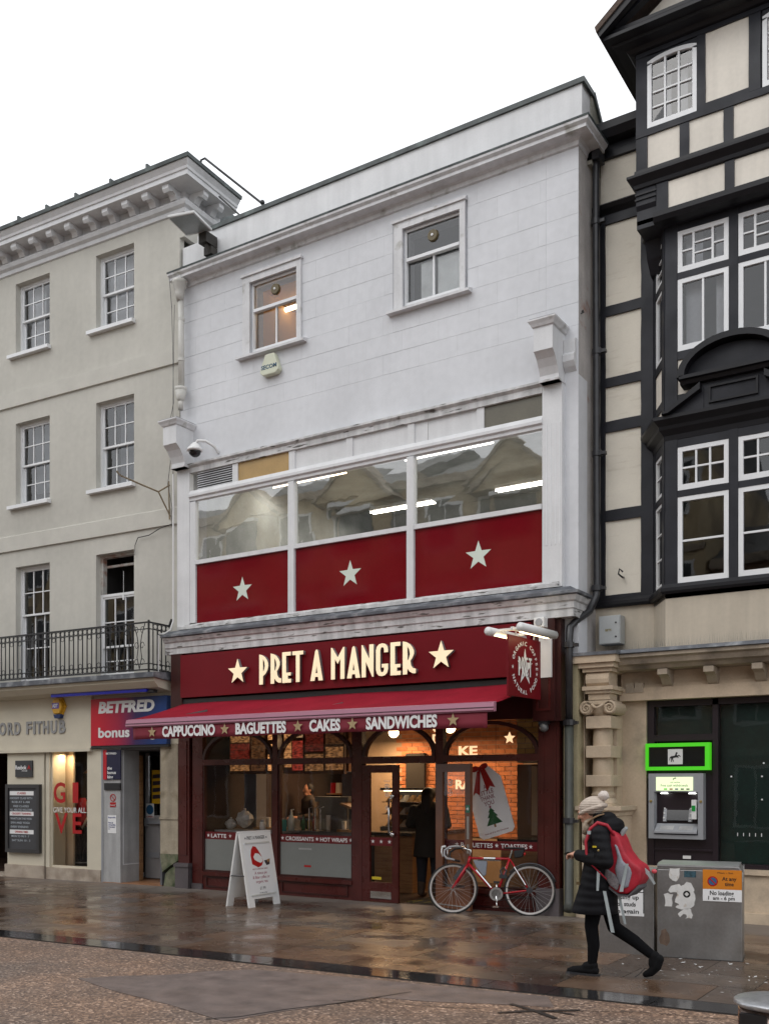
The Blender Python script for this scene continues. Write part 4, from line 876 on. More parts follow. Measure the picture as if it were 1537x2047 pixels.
wc = wthing('counter', 'tan panelled window counter behind the right display window', 'counter', (-5.6, 12.4, 0)); obj('counter_panel', MB().box(-6.0, 12.28, .02, -5.12, 12.34, .80), WOODT, wc); obj('counter_top', MB().box(-6.02, 12.2, .92, -5.12, 12.75, .96), mat('black_top', (.02, .02, .022), .25), wc); obj('counter_panel', MB().box(-6.0, 12.33, .80, -5.12, 12.7, .92), mat('brown_panel', (.12, .055, .03)), wc)
sc_ = wthing('counter', 'tan fronted service counter beside the customer at the open door', 'counter', (-8.3, 13.6, 0)); obj('counter_front', MB().box(-8.62, 13.15, .02, -7.98, 13.2, .90).box(-7.98, 13.15, .02, -7.93, 15.0, .90), WOODT, sc_); obj('counter_top', MB().box(-8.7, 13.08, .90, -7.9, 15.0, .95), mat('black_top', (.02, .02, .022)), sc_)
fr_ = wthing('display_fridge', 'dim grey food counter with lit trays behind the middle display window', 'counter', (-9.3, 13.0, 0)); obj('cabinet', MB().box(-10.9, 12.75, .02, -8.75, 13.4, .95), mat('grey_counter', (.10, .10, .105), .4), fr_)
obj('glass_guard', MB().box(-10.9, 12.75, .95, -8.75, 12.76, 1.15), GLS, fr_); obj('tray', MB().box(-9.1, 12.8, .95, -8.8, 13.1, .99).box(-10.8, 12.8, .95, -10.3, 13.1, .99), mat('tray_food', (.45, .25, .10), .7, var=.4, vs_=14), fr_)
def prop(name, lab, cat, mb, m, extra=(), smooth=False, loc=None):
    c = loc or mb.v[0]; t = thing(name, lab, cat, c); obj('body' if name not in ('laptop',) else 'case', mb, m, t, smooth)
    for n_, b_, m_ in extra: obj(n_, b_, m_, t, smooth)
    return t
PAP = mat('crumpled_film', (.45, .46, .46), .4, var=.3, vs_=10)
def bag(x, y, z, r, lab):
    m_ = MB().ell((x, y, z), (r, r*.8, r*.8), 12, 8)
    m_.v = [(a + random.uniform(-.25, .25)*r*.6, b, c + random.uniform(-.25, .25)*r*.6) for a, b, c in m_.v]; t = thing('plastic_bag', lab, 'bag', (x, y, z-r)); obj('wrap', m_, PAP, t)
    obj('knot', MB().tube([(x, y, z+r*.6), (x+.01, y, z+r*1.1)], [.012, .02], 6), PAP, t)
bag(-10.72, 12.5, 1.13, .16, 'larger crumpled clear bag on the ledge behind the left window'); bag(-10.93, 12.4, 1.05, .10, 'smaller crumpled clear bag at the left end of the window ledge')
ld = wthing('window_ledge', 'grey ledge carrying bags and jars behind the left window', 'ledge', (-10.4, 12.4, .9)); obj('board', MB().box(-11.1, 12.2, .93, -9.75, 12.7, .96), GREY, ld); obj('bracket', MB().box(-11.0, 12.3, .6, -10.96, 12.6, .93).box(-9.9, 12.3, .6, -9.86, 12.6, .93), GREYD, ld)
prop('gift_bag', 'turquoise gift bag on the ledge behind the left window', 'bag', MB().box(-10.02, 12.35, .96, -9.83, 12.47, 1.14), mat('turquoise_card', (.02, .30, .33), .5), [('handle', MB().tube([(-9.98,12.41,1.14),(-9.93,12.41,1.19),(-9.88,12.41,1.14)], .004, 5), WPRINT)])
prop('pump_bottle', 'clear pump bottle beside the turquoise bag', 'bottle', MB().lathe([(.05,0),(.05,.2),(.02,.26),(.02,.3)], (-9.76, 12.5, .96), 12), mat('pale_bottle', (.5, .55, .53), .2), [('pump', MB().lathe([(.015,0),(.015,.04)], (-9.76,12.5,1.26), 8).tube([(-9.76,12.5,1.3),(-9.7,12.48,1.3)], .008, 6), WPRINT)], True)
prop('sugar_jar', 'short white jar between the clear bags and turquoise bag', 'jar', MB().lathe([(.05,0),(.05,.12),(.035,.14)], (-10.3, 12.45, .96), 12), PLASTW, [('lid', MB().lathe([(.04,.14),(.04,.17),(0,.18)], (-10.3,12.45,.96), 12), GREY)], True)
em = wthing('coffee_machine', 'steel coffee machine behind the middle display window', 'coffee machine', (-9.1, 12.6, .95)); obj('body', MB().box(-9.55, 12.95, .96, -9.0, 13.3, 1.42).box(-9.6, 12.9, 1.42, -8.95, 13.35, 1.50), mat('dark_steel', (.16, .15, .14), .35, metal=.6), em)
for q in (-9.62, -9.50, -9.40): obj('steam_pipe', MB().tube([(q, 12.78, .97), (q, 12.78, 1.32), (q+.06, 12.80, 1.34)], .012, 6), CHROME, em)
tb = wthing('menu_shelf', 'tilted wooden tray display beside the coffee machine', 'display tray', (-8.8, 12.8, 1.3)); obj('tray', MB().prism([(-8.98, 1.38), (-8.72, 1.30), (-8.70, 1.33), (-8.96, 1.41)], 12.7, 13.0), WOODT, tb); obj('stand', MB().box(-8.88, 12.82, .95, -8.84, 12.88, 1.34), GREYD, tb)
# grey posts inside
for x, y, lab in ((-11.0, 13.1, 'grey square post behind the left display window'), (-9.55, 13.9, 'grey square post behind the middle display window')):
    pt = wthing('interior_post', lab, 'post', (x, y, 0)); obj('shaft', MB().box(x-.13, y-.13, .02, x+.13, y+.13, 2.95), mat('blue_grey_paint', (.13, .135, .16), .7), pt); obj('fixing_plate', MB().box(x-.03, y-.14, 1.9, x+.08, y-.131, 2.1), PLASTW, pt)
# menu boards (backlit)
def menu_mat(c, s):
    # backlit printed menu: lines of print and pictures break the glow
    m = emit('lit_menu', c, s); t = m.node_tree; N = t.nodes; L = t.links.new; b = N['Principled BSDF']
    tc = N.new('ShaderNodeTexCoord'); mp = N.new('ShaderNodeMapping'); mp.inputs['Scale'].default_value = (9, 9, 26); L(tc.outputs['Object'], mp.inputs[0])
    n = N.new('ShaderNodeTexNoise'); n.inputs['Scale'].default_value = 1.6; n.inputs['Detail'].default_value = 5; L(mp.outputs[0], n.inputs['Vector'])
    r = N.new('ShaderNodeValToRGB'); r.color_ramp.elements[0].position = .38; r.color_ramp.elements[0].color = (c[0]*.12, c[1]*.08, c[2]*.05, 1); r.color_ramp.elements[1].position = .62; r.color_ramp.elements[1].color = (*c, 1)
    L(n.outputs['Fac'], r.inputs[0]); L(r.outputs[0], b.inputs['Emission Color']); return m
def board(x0, x1, z0, z1, y, lab, parts):
    t = thing('menu_board', lab, 'menu board', ((x0+x1)/2, y, z0)); obj('casing', MB().box(x0, y, z0, x1, y+.06, z1), mat('menu_casing', (.12, .05, .02), .6), t)
    for (a, b, c, d, col_, s_) in parts: obj('lit_panel', MB().box(x0+(x1-x0)*a, y-.006, z0+(z1-z0)*c, x0+(x1-x0)*b, y, z0+(z1-z0)*d), menu_mat(col_, s_*.8), t)
OR, RD, BR = (1, .45, .16), (.55, .06, .035), (.35, .14, .05)
obj('bulkhead', MB().box(-11.4, 12.92, 1.90, -8.95, 13.0, 2.94), mat('amber_bulkhead', (.30, .13, .05), .7), PB)
board(-11.34, -10.55, 1.87, 2.93, 12.84, 'orange and red lit menu board behind the left arch', [(.02,.55,.05,.22,OR,.28),(.02,.55,.24,.48,RD,.22),(.02,.55,.5,.72,OR,.30),(.02,.55,.74,.97,RD,.3),(.6,.97,.05,.97,BR,.25)])
board(-10.54, -10.40, 1.87, 2.93, 12.86, 'narrow column of glowing product pictures between the arches', [(.1,.9,.05+.16*k,.05+.16*k+.09,OR,.9) for k in range(6)])
board(-10.20, -9.78, 1.87, 2.93, 12.85, 'bright cream and red lit menu board behind the second arch', [(.05,.4,.1,.95,OR,.55),(.45,.95,.05,.5,RD,.5),(.45,.95,.55,.95,(1,.6,.3),.5)])
board(-9.76, -8.98, 1.86, 2.93, 12.84, 'wide brown and amber menu board right of the cream one', [(.02,.48,.05,.30,OR,.22),(.02,.48,.34,.95,RD,.16),(.54,.97,.06,.40,OR,.25),(.54,.97,.44,.95,BR,.2)])
# glowing pendant lamps inside the shop
PL = emit('pendant_glow', (1, .66, .36), 7)
for i, (x, y, z, lab) in enumerate(((-7.9, 14.3, 2.62, 'round pendant lamp hanging over the service counter'), (-9.3, 14.8, 2.6, 'round pendant lamp at the back of the shop by the brick wall'), (-6.3, 14.2, 2.6, 'round pendant lamp right of the doorway'), (-10.4, 14.5, 2.6, 'round pendant lamp deep behind the left window'))):
    t = thing('pendant_lamp', lab, 'lamp', (x, y, z), 'pendant lamps inside the coffee shop'); obj('globe', MB().ell((x, y, z), (.09,.09,.09)), PL, t, True); obj('cord', MB().tube([(x,y,z+.08),(x,y,2.95)], .006, 5), BLACKM, t)
    l = lamp('lamp_light', (x, y-.1, z-.12), (30, 30, 14, 9)[i], (1, .62, .32), .5); l.parent = t; l.location = (0, -.1, -.12)
st = thing('hanging_star', 'small glowing star hanging in the right hand arched window', 'star', (-5.95, 12.3, 2.3)); shape('star_face', [starpts(0,0,.085,.45)], NE, st, at(-5.88, 12.3, 2.32), .01); obj('cord', MB().tube([(-5.88,12.3,2.4),(-5.88,12.3,2.9)], .003, 4), BLACKM, st)
# gift-tag poster hanging behind the right window
gt = thing('gift_tag_poster', 'large white gift tag poster with red bow and fir tree hanging in the right window', 'poster', (-6.1, 12.1, 1.0))
GM = at(-6.07, 12.07, 1.44) @ Matrix.Rotation(R(17), 4, 'Z') @ Matrix.Scale(1.0, 4)
CARD = mat('white_card', (.90, .90, .92), .5, var=.02)
shape('card', [rrect(-.30, -.46, .27, .30, .07) if False else [(-.27,-.40),(-.22,-.45),(.22,-.45),(.27,-.40),(.27,.30),(.12,.50),(-.12,.50),(-.27,.30)]], CARD, gt, GM, .006)
def on(x, y, z=.008): return GM @ T((x, y, z))
shape('ribbon_tail', [[(-.02,.46),(.05,.47),(.13,.18),(.06,.22),(.0,.16)]], RV, gt, on(.02, .0), .004); shape('ribbon_tail', [[(-.05,.46),(.0,.46),(-.10,.14),(-.15,.19),(-.2,.16)]], RV, gt, on(0, 0), .004)
mb = MB().ell((0,0,0), (.03,.03,.03)).ell((.07,.02,0), (.065,.04,.02)).ell((-.07,.02,0), (.065,.04,.02))
with frame(on(.0, .48, .02)): obj('bow', mb, RV, gt, True)
DR = mat('dark_red_print', (.28, .02, .05), .5)
for i, s_ in enumerate(('A', 'LITTLE', 'THANK', 'YOU')): text('lettering', s_, DR, gt, on(0, .20-.075*i), .085, w=[.04,.22,.22,.15][i], align='CENTER', h=.001)
GN = mat('fir_print', (.015, .10, .03), .6)
shape('fir_tree', [[(0,.0),(.05,-.06),(.03,-.06),(.08,-.13),(.05,-.13),(.12,-.23),(-.12,-.23),(-.05,-.13),(-.08,-.13),(-.03,-.06),(-.05,-.06)]], GN, gt, on(0, -.06), .001); shape('tree_trunk', [rect(-.015,-.27,.015,-.23)], WOODT, gt, on(0, -.06), .001)
shape('tree_star', [starpts(0,0,.025)], DR, gt, on(0, -.05), .001); text('lettering', 'from all of us this Christmas', DR, gt, on(0, -.40), .03, w=.36, align='CENTER', h=.001)
obj('cord', MB().tube([(-6.0,12.12,1.86),(-6.0,12.12,2.55)], .003, 4), BLACKM, gt)

# ---- fascia sign
FS = thing('fascia_sign', 'dark red fascia board with raised cream cafe name between two stars', 'sign', (-8.4, 11.75, 3.4))
obj('sign_board', MB().box(-11.42, 11.75, 3.085, -5.33, 11.98, 3.765), FASCIA, FS)
L_ = {
 'P': (.32, [[(0,0),(0,1.0),(.10,.97),(.20,.90),(.27,.80),(.31,.70),(.32,.6),(.29,.47),(.22,.35),(.13,.27),(.13,0)], [(.13,.40),(.17,.47),(.20,.6),(.18,.74),(.13,.85)]]),
 'R': (.35, [[(0,0),(0,1.0),(.10,.97),(.20,.90),(.27,.80),(.31,.70),(.31,.60),(.27,.49),(.21,.40),(.23,.26),(.28,.18),(.36,.15),(.36,.02),(.28,.02),(.20,.07),(.13,.17),(.12,.0)], [(.13,.40),(.17,.47),(.20,.6),(.18,.74),(.13,.85)]]),
 'E': (.30, [[(0,0),(0,1),(.29,1),(.29,.88),(.13,.88),(.13,.33),(.29,.33),(.29,.23),(.19,.23),(.19,.12),(.30,.12),(.30,0)]]),
 'T': (.35, [[(.115,0),(.115,.88),(0,.88),(0,1),(.35,1),(.35,.88),(.235,.88),(.235,0)]]),
 'A': (.38, [[(0,0),(.15,.95),(.19,1),(.23,.95),(.38,0),(.25,0),(.235,.12),(.145,.12),(.13,0)], [(.16,.24),(.19,.48),(.22,.24)]]),
 'M': (.44, [[(0,0),(0,1),(.04,1),(.22,.68),(.40,1),(.44,1),(.44,0),(.31,0),(.31,.64),(.22,.48),(.13,.64),(.13,0)]]),
 'N': (.37, [[(0,0),(0,1),(.03,1),(.24,.55),(.24,1),(.37,1),(.37,0),(.33,0),(.13,.48),(.13,0)]]),
 'G': (.38, [[(0,.2),(0,.8),(.03,.91),(.10,.98),(.19,1.0),(.28,.98),(.35,.90),(.37,.80),(.37,.72),(.25,.72),(.25,.80),(.23,.87),(.19,.89),(.15,.86),(.13,.78),(.13,.22),(.15,.14),(.19,.11),(.23,.14),(.25,.20),(.25,.26),(.18,.26),(.18,.37),(.37,.37),(.37,.20),(.34,.09),(.27,.02),(.18,0),(.09,.02),(.03,.09)]]),
}
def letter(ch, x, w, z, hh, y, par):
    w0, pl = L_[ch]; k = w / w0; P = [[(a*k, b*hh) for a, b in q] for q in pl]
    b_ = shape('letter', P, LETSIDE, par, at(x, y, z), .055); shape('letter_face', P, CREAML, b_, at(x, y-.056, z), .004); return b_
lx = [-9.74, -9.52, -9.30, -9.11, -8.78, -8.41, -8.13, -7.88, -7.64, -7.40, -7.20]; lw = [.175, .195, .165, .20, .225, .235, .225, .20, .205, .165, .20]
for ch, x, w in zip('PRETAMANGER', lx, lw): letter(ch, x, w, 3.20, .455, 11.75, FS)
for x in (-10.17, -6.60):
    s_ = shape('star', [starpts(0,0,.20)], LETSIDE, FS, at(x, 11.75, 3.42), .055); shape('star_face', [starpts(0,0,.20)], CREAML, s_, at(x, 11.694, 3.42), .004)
# ---- awning
AW = thing('awning', 'burgundy canvas awning with valance reading cafe products', 'awning', (-8.3, 11.3, 2.9))
obj('cassette', MB().box(-11.45, 11.80, 2.96, -5.22, 11.98, 3.06), BLACKM, AW)
m_ = MB(); n = 48; ax0, ax1 = -11.42, -5.27; vv = []
for i in range(n+1):
    x = ax0 + (ax1-ax0)*i/n
    for j in range(9):
        t = j/8; y = 11.84 + (10.66-11.84)*t; z = 3.01 + (2.665-3.01)*t; sag = -.022*math.sin(math.pi*t)*(1+.5*math.sin(i*.9)) - .030*abs(math.sin(x*1.18+t*1.3))**3*(1-t)*(.3+t)*2; vv.append((x, y, z+sag))
m_.add(vv, [(i*9+j, i*9+j+1, (i+1)*9+j+1, (i+1)*9+j) for i in range(n) for j in range(8)])
c_ = obj('canvas', m_, CANVAS, AW, True); sm = c_.modifiers.new('thickness', 'SOLIDIFY'); sm.thickness = .004
obj('front_bar', MB().prismx([(10.66, 2.675), (10.60, 2.66), (10.58, 2.57), (10.60, 2.55), (10.66, 2.56)], -11.42, -5.27), ABAR, AW)
obj('front_bar_groove', MB().box(-11.42, 10.578, 2.600, -5.27, 10.586, 2.606), GREYD, AW)
m_ = MB(); vv = []; n = 90
for i in range(n+1):
    x = -11.30 + 5.93*i/n; w = .008*math.sin(x*6)+.006*math.sin(x*13.7)
    for j, z in enumerate((2.56, 2.50, 2.44, 2.365)): vv.append((x, 10.62 + w*j/3, z + (.004*math.sin(x*5) if j == 3 else 0)))
m_.add(vv, [(i*4+j, i*4+j+1, (i+1)*4+j+1, (i+1)*4+j) for i in range(n) for j in range(3)])
vl = obj('valance', m_, CANVASD, AW, True); vl.modifiers.new('thickness', 'SOLIDIFY').thickness = .003
for s_, a, b in (('CAPPUCCINO', -10.67, -9.64), ('BAGUETTES', -9.26, -8.37), ('CAKES', -7.98, -7.48), ('SANDWICHES', -7.08, -6.04)): text('lettering', s_, WPRINT, AW, at(a, 10.603, 2.398), .205, w=b-a, bold=.042, h=.002)
for x in (-10.88, -9.46, -8.17, -7.29, -5.82): shape('star_print', [starpts(0,0,.085,.42)], GOLDP, AW, at(x, 10.603, 2.468), .002)
for x in (-10.9, -8.4, -5.8): obj('folding_arm', MB().tube([(x, 11.85, 2.90), (x+.5, 11.25, 2.80), (x, 10.68, 2.62)], .022, 6), GREYD, AW)

# ---- hanging sign with its two lamps
HS = thing('hanging_sign', 'square dark red projecting sign with white star and ring of lettering', 'sign', (-5.18, 11.25, 3.1))
a_, b_ = Vector((-5.217, 10.85, 0)), Vector((-5.153, 11.65, 0)); ang = math.atan2((b_-a_).y, (b_-a_).x)
with frame(T(a_) @ Matrix.Rotation(ang, 4, 'Z')):
    wS = .803
    obj('sign_plate', MB().box(0, -.012, 2.755, wS, .012, 3.488), FASCIA, HS, bevel=.004)
    for sgn in (-1,) + (1,):
        MS = (at(wS/2, -.013, 3.12) if sgn < 0 else T((wS/2, .013, 3.12)) @ RZ(180) @ FAC)
        ax = 1.15
        shape('star', [[(x*1.05, y*1.28) for x, y in starpts(0,-.0,.185,.37)]], WPRINT, HS, MS, .002)
        for s_, a0, a1 in (('ORGANIC COFFEE', 158, 2), ):
            for i, ch in enumerate(s_):
                if ch == ' ': continue
                a = R(a0 + (a1-a0)*i/(len(s_)-1)); text('letter', ch, WPRINT, HS, MS @ T((.305*math.cos(a)*.98, .295*math.sin(a), 0)) @ Matrix.Rotation(a-math.pi/2, 4, 'Z') @ T((0, -.025, 0)), .072, bold=.02, h=.002, align='CENTER')
        s_ = 'NATURAL FOOD'
        for i, ch in enumerate(s_):
            if ch == ' ': continue
            a = R(205 + 130*i/(len(s_)-1)); text('letter', ch, WPRINT, HS, MS @ T((.305*math.cos(a)*.98, .295*math.sin(a), 0)) @ Matrix.Rotation(a+math.pi/2, 4, 'Z') @ T((0, -.03, 0)), .072, bold=.02, h=.002, align='CENTER')
        for aa in (180, -9): shape('star_print', [starpts(0,0,.026)], WPRINT, HS, MS @ T((.30*math.cos(R(aa)), .29*math.sin(R(aa)) - .01, 0)), .002)
        xx = -.165
        for ch in 'PRET':
            w0, pl = L_[ch]; P = [[(p*.26*.95, q*.24) for p, q in u] for u in pl]
            P2 = [[(p+.006, q-.006) for p, q in u] for u in P]
            shape('letter', P, mat('dark_outline_print', (.05, .02, .025), .4), HS, MS @ T((xx+.008, -.108, .0022)), .001); shape('letter_face', [[(p*.86, q*.97) for p, q in u] for u in P], WPRINT, HS, MS @ T((xx, -.104, .0035)), .001); xx += .084
    obj('bracket', MB().box(.10, -.015, 3.55, 1.0, .015, 3.59).box(.15, -.26, 3.56, .18, .26, 3.585).box(.60, -.26, 3.56, .63, .26, 3.585).tube([(.2,0,3.49),(.2,0,3.56)], .01, 6).tube([(.65,0,3.49),(.65,0,3.56)], .01, 6), PLASTW, HS)
    obj('wall_plate', MB().box(.94, -.09, 3.05, .97, .09, 3.62), PLASTW, HS)
    for sgn, q0 in ((-1, -.12), (1, -.05)):
        cy = sgn*.24
        tl = obj('lamp_tube', MB().tube([(q0, cy, 3.54), (q0+.86, cy, 3.54)], .052, 16), PLASTW, HS, True)
        obj('lamp_opening', MB().box(q0+.1, cy - sgn*.045 - .022, 3.492, q0+.76, cy - sgn*.045 + .022, 3.50), emit('sign_lamp', (1, .78, .42), 6), HS)
        obj('lamp_arm', MB().box(q0+.3, min(cy, 0), 3.575, q0+.33, max(cy, 0), 3.595), PLASTW, HS)
# small things on the white building
jb = thing('sensor_box', 'small white sensor box above the hanging sign lamps', 'sensor', (-5.1, 11.76, 3.72)); obj('case', MB().box(-5.25, 11.68, 3.68, -5.11, 11.80, 3.80), PLASTW, jb, bevel=.006); obj('sensor_face', MB().lathe([(.05,0),(.045,.012)], (-5.18, 11.68, 3.74), 14, 'y'), GREY, jb)
sb = thing('bulkhead_lamp', 'small grey dome lamp under the right end of the shopfront header', 'lamp', (-5.2, 11.9, 2.45)); obj('dome', MB().ell((-5.19, 11.86, 2.42), (.06,.06,.06)), mat('grey_dome', (.12, .12, .12), .3), sb, True); obj('base', MB().box(-5.25, 11.82, 2.46, -5.13, 11.92, 2.50), GREYD, sb)
ab = thing('alarm_box', 'cream bell shaped alarm box below the left small upper window', 'alarm', (-9.72, 11.95, 8.1))
AC = mat('aged_cream_plastic', (.58, .60, .47), .45, var=.06)
obj('cover', MB().prism([(-9.90, 8.00), (-9.90, 8.04), (-9.80, 8.27), (-9.63, 8.27), (-9.545, 8.04), (-9.545, 8.00), (-9.60, 7.955), (-9.85, 7.955)], 11.90, 12.0), AC, ab, bevel=.012); text('lettering', 'SECOM', mat('teal_print', (.02, .08, .14), .5), ab, at(-9.875, 11.899, 8.045), .085, w=.30, bold=.03)
cc = thing('dome_camera', 'white dome camera on a swan neck arm above the louvred panel', 'camera', (-11.0, 11.8, 7.0))
obj('arm', MB().tube([(-10.83, 12.0, 6.97), (-10.85, 11.93, 7.06), (-10.93, 11.80, 7.13), (-11.02, 11.72, 7.13), (-11.06, 11.70, 7.07)], .022, 8), PLASTW, cc, True)
obj('housing', MB().lathe([(.03,.12),(.05,.10),(.12,.02),(.13,-.01),(.11,-.02)], (-11.06, 11.70, 6.98), 18), PLASTW, cc, True); obj('dome', MB().ell((-11.06, 11.70, 6.96), (.10,.10,.09)), mat('smoked_dome', (.01, .01, .012), .08), cc, True)
dp = thing('drainpipe', 'cream painted cast iron drainpipe at the left edge of the white building', 'drainpipe', (-11.55, 11.9, 7.7))
CP = mat('cream_pipe', (.58, .57, .53), .45, var=.08, streak=.15)
obj('hopper_head', MB().lathe([(.125,9.84),(.125,9.80),(.11,9.78),(.105,9.73),(.08,9.70),(.075,9.62),(.052,9.52)], (-11.52, 11.84, 0), 16), CP, dp, True)
obj('pipe', MB().tube([(-11.52, 11.86, 9.60), (-11.52, 11.88, 8.05)], .05, 12), CP, dp, True); obj('pipe_socket', MB().lathe([(.06,8.02),(.10,8.08),(.10,8.12),(.085,8.12)], (-11.52, 11.86, 0), 14).lathe([(.045,7.90),(.06,7.93),(.10,8.06)], (-11.52, 11.86, 0), 14), CP, dp, True)
obj('pipe', MB().tube([(-11.52, 11.86, 7.95), (-11.52, 11.86, 7.76)], .042, 10), CP, dp, True)
for z in (9.2, 8.55): obj('pipe_collar', MB().lathe([(.056,z),(.056,z+.05)], (-11.52, 11.87, 0), 12), CP, dp)
sp_ = thing('spout_pipe', 'thin white pipe with flared end running down the left pilaster edge', 'drainpipe', (-11.7, 11.9, 5))
obj('pipe', MB().tube([(-11.69, 11.86, 6.75), (-11.68, 11.85, 4.35), (-11.70, 11.80, 4.20), (-11.78, 11.74, 4.14), (-11.9, 11.72, 4.14)], .013, 6).tube([(-11.86,11.70,4.12),(-11.86,11.70,3.3)], .010, 6), PLASTW, sp_)
fl = thing('floodlight', 'flat grey and white floodlight on the parapet beside the stucco cornice', 'floodlight', (-11.0, 11.7, 10.4))
with frame(T((-10.95, 11.52, 10.40)) @ RZ(15) @ RX(3) @ Matrix.Scale(.85, 4)):
    obj('housing', MB().slab([(-.27,-.42),(.27,-.42),(.27,.28),(-.27,.28)], .0, .05).slab([(-.18,-.30),(.18,-.30),(.18,.28),(-.18,.28)], .05, .10), mat('white_enamel', (.62, .63, .62), .4, var=.05), fl, bevel=.01)
    obj('lens', MB().box(-.24, -.39, -.008, .24, .22, -.001), mat('grey_lens', (.30, .33, .33), .2), fl)
obj('bracket', MB().box(-11.02, 11.74, 10.25, -10.86, 12.0, 10.42).tube([(-10.94,11.8,10.3),(-10.90,11.86,10.12),(-10.92,11.98,10.10)], .03, 6).box(-11.0, 11.84, 10.10, -10.84, 11.98, 10.22), mat('rusty_black_bracket', (.04, .035, .03), .6, var=.3), fl)
rp_ = thing('roof_rail', 'black handrail sloping from the stucco roof down to the white parapet', 'railing', (-10.6, 12.2, 10.7)); obj('rail', MB().tube([(-11.33, 12.1, 11.72), (-11.30, 12.1, 11.86), (-11.22, 12.1, 11.86), (-10.10, 12.2, 10.82), (-10.08, 12.2, 10.64)], .020, 6), BLACKM, rp_); obj('rail', MB().tube([(-11.0, 12.2, 11.22), (-10.50, 12.2, 10.72)], .016, 6), BLACKM, rp_); obj('end_boss', MB().ell((-10.10, 12.2, 10.84), (.04,.04,.04)), BLACKM, rp_)
sk = thing('roof_access_hood', 'small black roof hood behind the floodlight', 'roof hood', (-11.0, 12.7, 10.6)); obj('hood', MB().prismx([(12.5, 10.2), (12.5, 10.86), (13.0, 11.0), (13.0, 10.2)], -11.15, -10.65), BLACKM, sk)
wr = thing('telephone_wire', 'thin cables looping down between the stucco wall and white pipe', 'cable', (-11.7, 11.8, 8))
obj('cable', MB().tube([(-11.62,11.7,9.9),(-11.64,11.78,9.4),(-11.66,11.83,8.5),(-11.67,11.85,7.9),(-11.78,11.86,7.55),(-11.74,11.85,6.95),(-11.80,11.85,6.6),(-11.70,11.85,6.2),(-11.72,11.85,5.9)], .006, 4).tube([(-11.66,11.86,9.5),(-11.70,11.87,8.2),(-11.70,11.87,6.0)], .006, 4).tube([(-11.72,11.88,5.95),(-12.0,11.90,5.93),(-12.3,11.92,5.85),(-12.55,11.91,5.84),(-12.62,11.91,5.72),(-12.62,11.91,5.55)], .008, 4), GREYD, wr)
wb = thing('wire_bracket', 'rusty old telephone wire bracket on the stucco wall', 'bracket', (-11.85, 11.7, 6.4))
obj('arm', MB().tube([(-11.86,11.95,6.62),(-11.86,11.70,6.45),(-11.98,11.45,6.52),(-12.10,11.1,6.60),(-12.12,11.05,6.66)], .014, 6).tube([(-11.86,11.70,6.45),(-11.84,11.95,6.1)], .012, 6).tube([(-11.86,11.93,6.68),(-11.84,11.93,6.05)], .012, 6), mat('rusty_iron', (.28, .22, .14), .8, var=.3), wb)
# black pipe in the angle between the buildings
bp2 = thing('drainpipe', 'tall black cast iron drainpipe between the white and timbered buildings', 'drainpipe', (-4.7, 12.4, 5))
obj('pipe', MB().tube([(-4.72, 12.40, 9.98), (-4.70, 12.40, 9.7), (-4.69, 12.42, 4.30), (-4.69, 12.38, 4.12), (-4.73, 12.25, 3.92), (-4.80, 12.05, 3.80), (-4.86, 11.92, 3.68), (-4.87, 11.91, 3.45), (-4.87, 11.91, 2.48)], .048, 12), PIPEB, bp2, True)
obj('pipe', MB().tube([(-4.87, 11.91, 2.48), (-4.87, 11.91, .20), (-4.86, 11.84, .10)], .058, 12), mat('green_grey_pipe', (.065, .07, .06), .45, var=.25), bp2, True, label='thicker green-grey lower pipe section')
obj('hopper_head', MB().box(-4.80, 12.30, 9.75, -4.62, 12.5, 10.0), PIPEB, bp2)
for z, x, y, r in ((8.95, -4.70, 12.41, .066), (7.27, -4.69, 12.42, .066), (5.95, -4.69, 12.42, .066), (4.2, -4.69, 12.40, .07), (3.42, -4.87, 11.91, .07), (2.44, -4.87, 11.91, .078), (1.2, -4.87, 11.91, .075)):
    obj('pipe_collar', MB().lathe([(r,z),(r,z+.07)], (x, y, 0), 12).box(x-.02, y-.03, z+.01, x+.12, y+.03, z+.05), PIPEB, bp2)

# clutter on the counters and shelves inside the shop
CUPM = mat('paper_cup', (.62, .58, .52), .6, var=.08); KRAFT = mat('kraft_card', (.38, .24, .12), .7, var=.15)
for k, (x, y, z, lab) in enumerate(((-9.30, 12.86, .95, 'tall stack of paper cups left of the coffee machine'), (-8.98, 12.84, .95, 'stack of paper cups by the tilted tray'), (-10.55, 12.9, .95, 'stack of paper cups behind the left window'), (-8.48, 12.5, .80, 'short stack of paper cups at the right end of the middle window'))):
    t = thing('cup_stack', lab, 'cups', (x, y, z)); n_ = (7, 4, 5, 2)[k]
    for q in range(n_): obj('cup', MB().lathe([(.028, q*.028),(.038, q*.028+.09),(.034, q*.028+.085)], (x, y, z), 10), CUPM, t, True)
for k, (x, y, c_, lab) in enumerate(((-9.85, 12.93, (.05,.16,.05), 'green bottle standing left on the grey food counter'), (-9.74, 12.95, (.45,.25,.03), 'amber bottle standing between the green and red bottles'), (-9.63, 12.93, (.35,.03,.02), 'red bottle standing beside the steam pipes'), (-10.15, 12.95, (.4,.4,.38), 'pale bottle standing alone on the food counter'))):
    t = thing('bottle', lab, 'bottle', (x, y, .95)); obj('body', MB().lathe([(.032,0),(.032,.15),(.012,.20),(.012,.24)], (x, y, .95), 10), mat('bottle_liquid_%d' % k, c_, .2), t, True); obj('cap', MB().lathe([(.014,.24),(.014,.26)], (x, y, .95), 8), BLACKM, t)
sh_ = thing('wall_shelf', 'dark shelf of coffee bags on the wall behind the left display window', 'shelf', (-10.6, 15.2, 1.5))
for z in (1.15, 1.50): obj('board', MB().box(-11.4, 15.7, z, -10.42, 16.0, z+.03), WOODT, sh_)
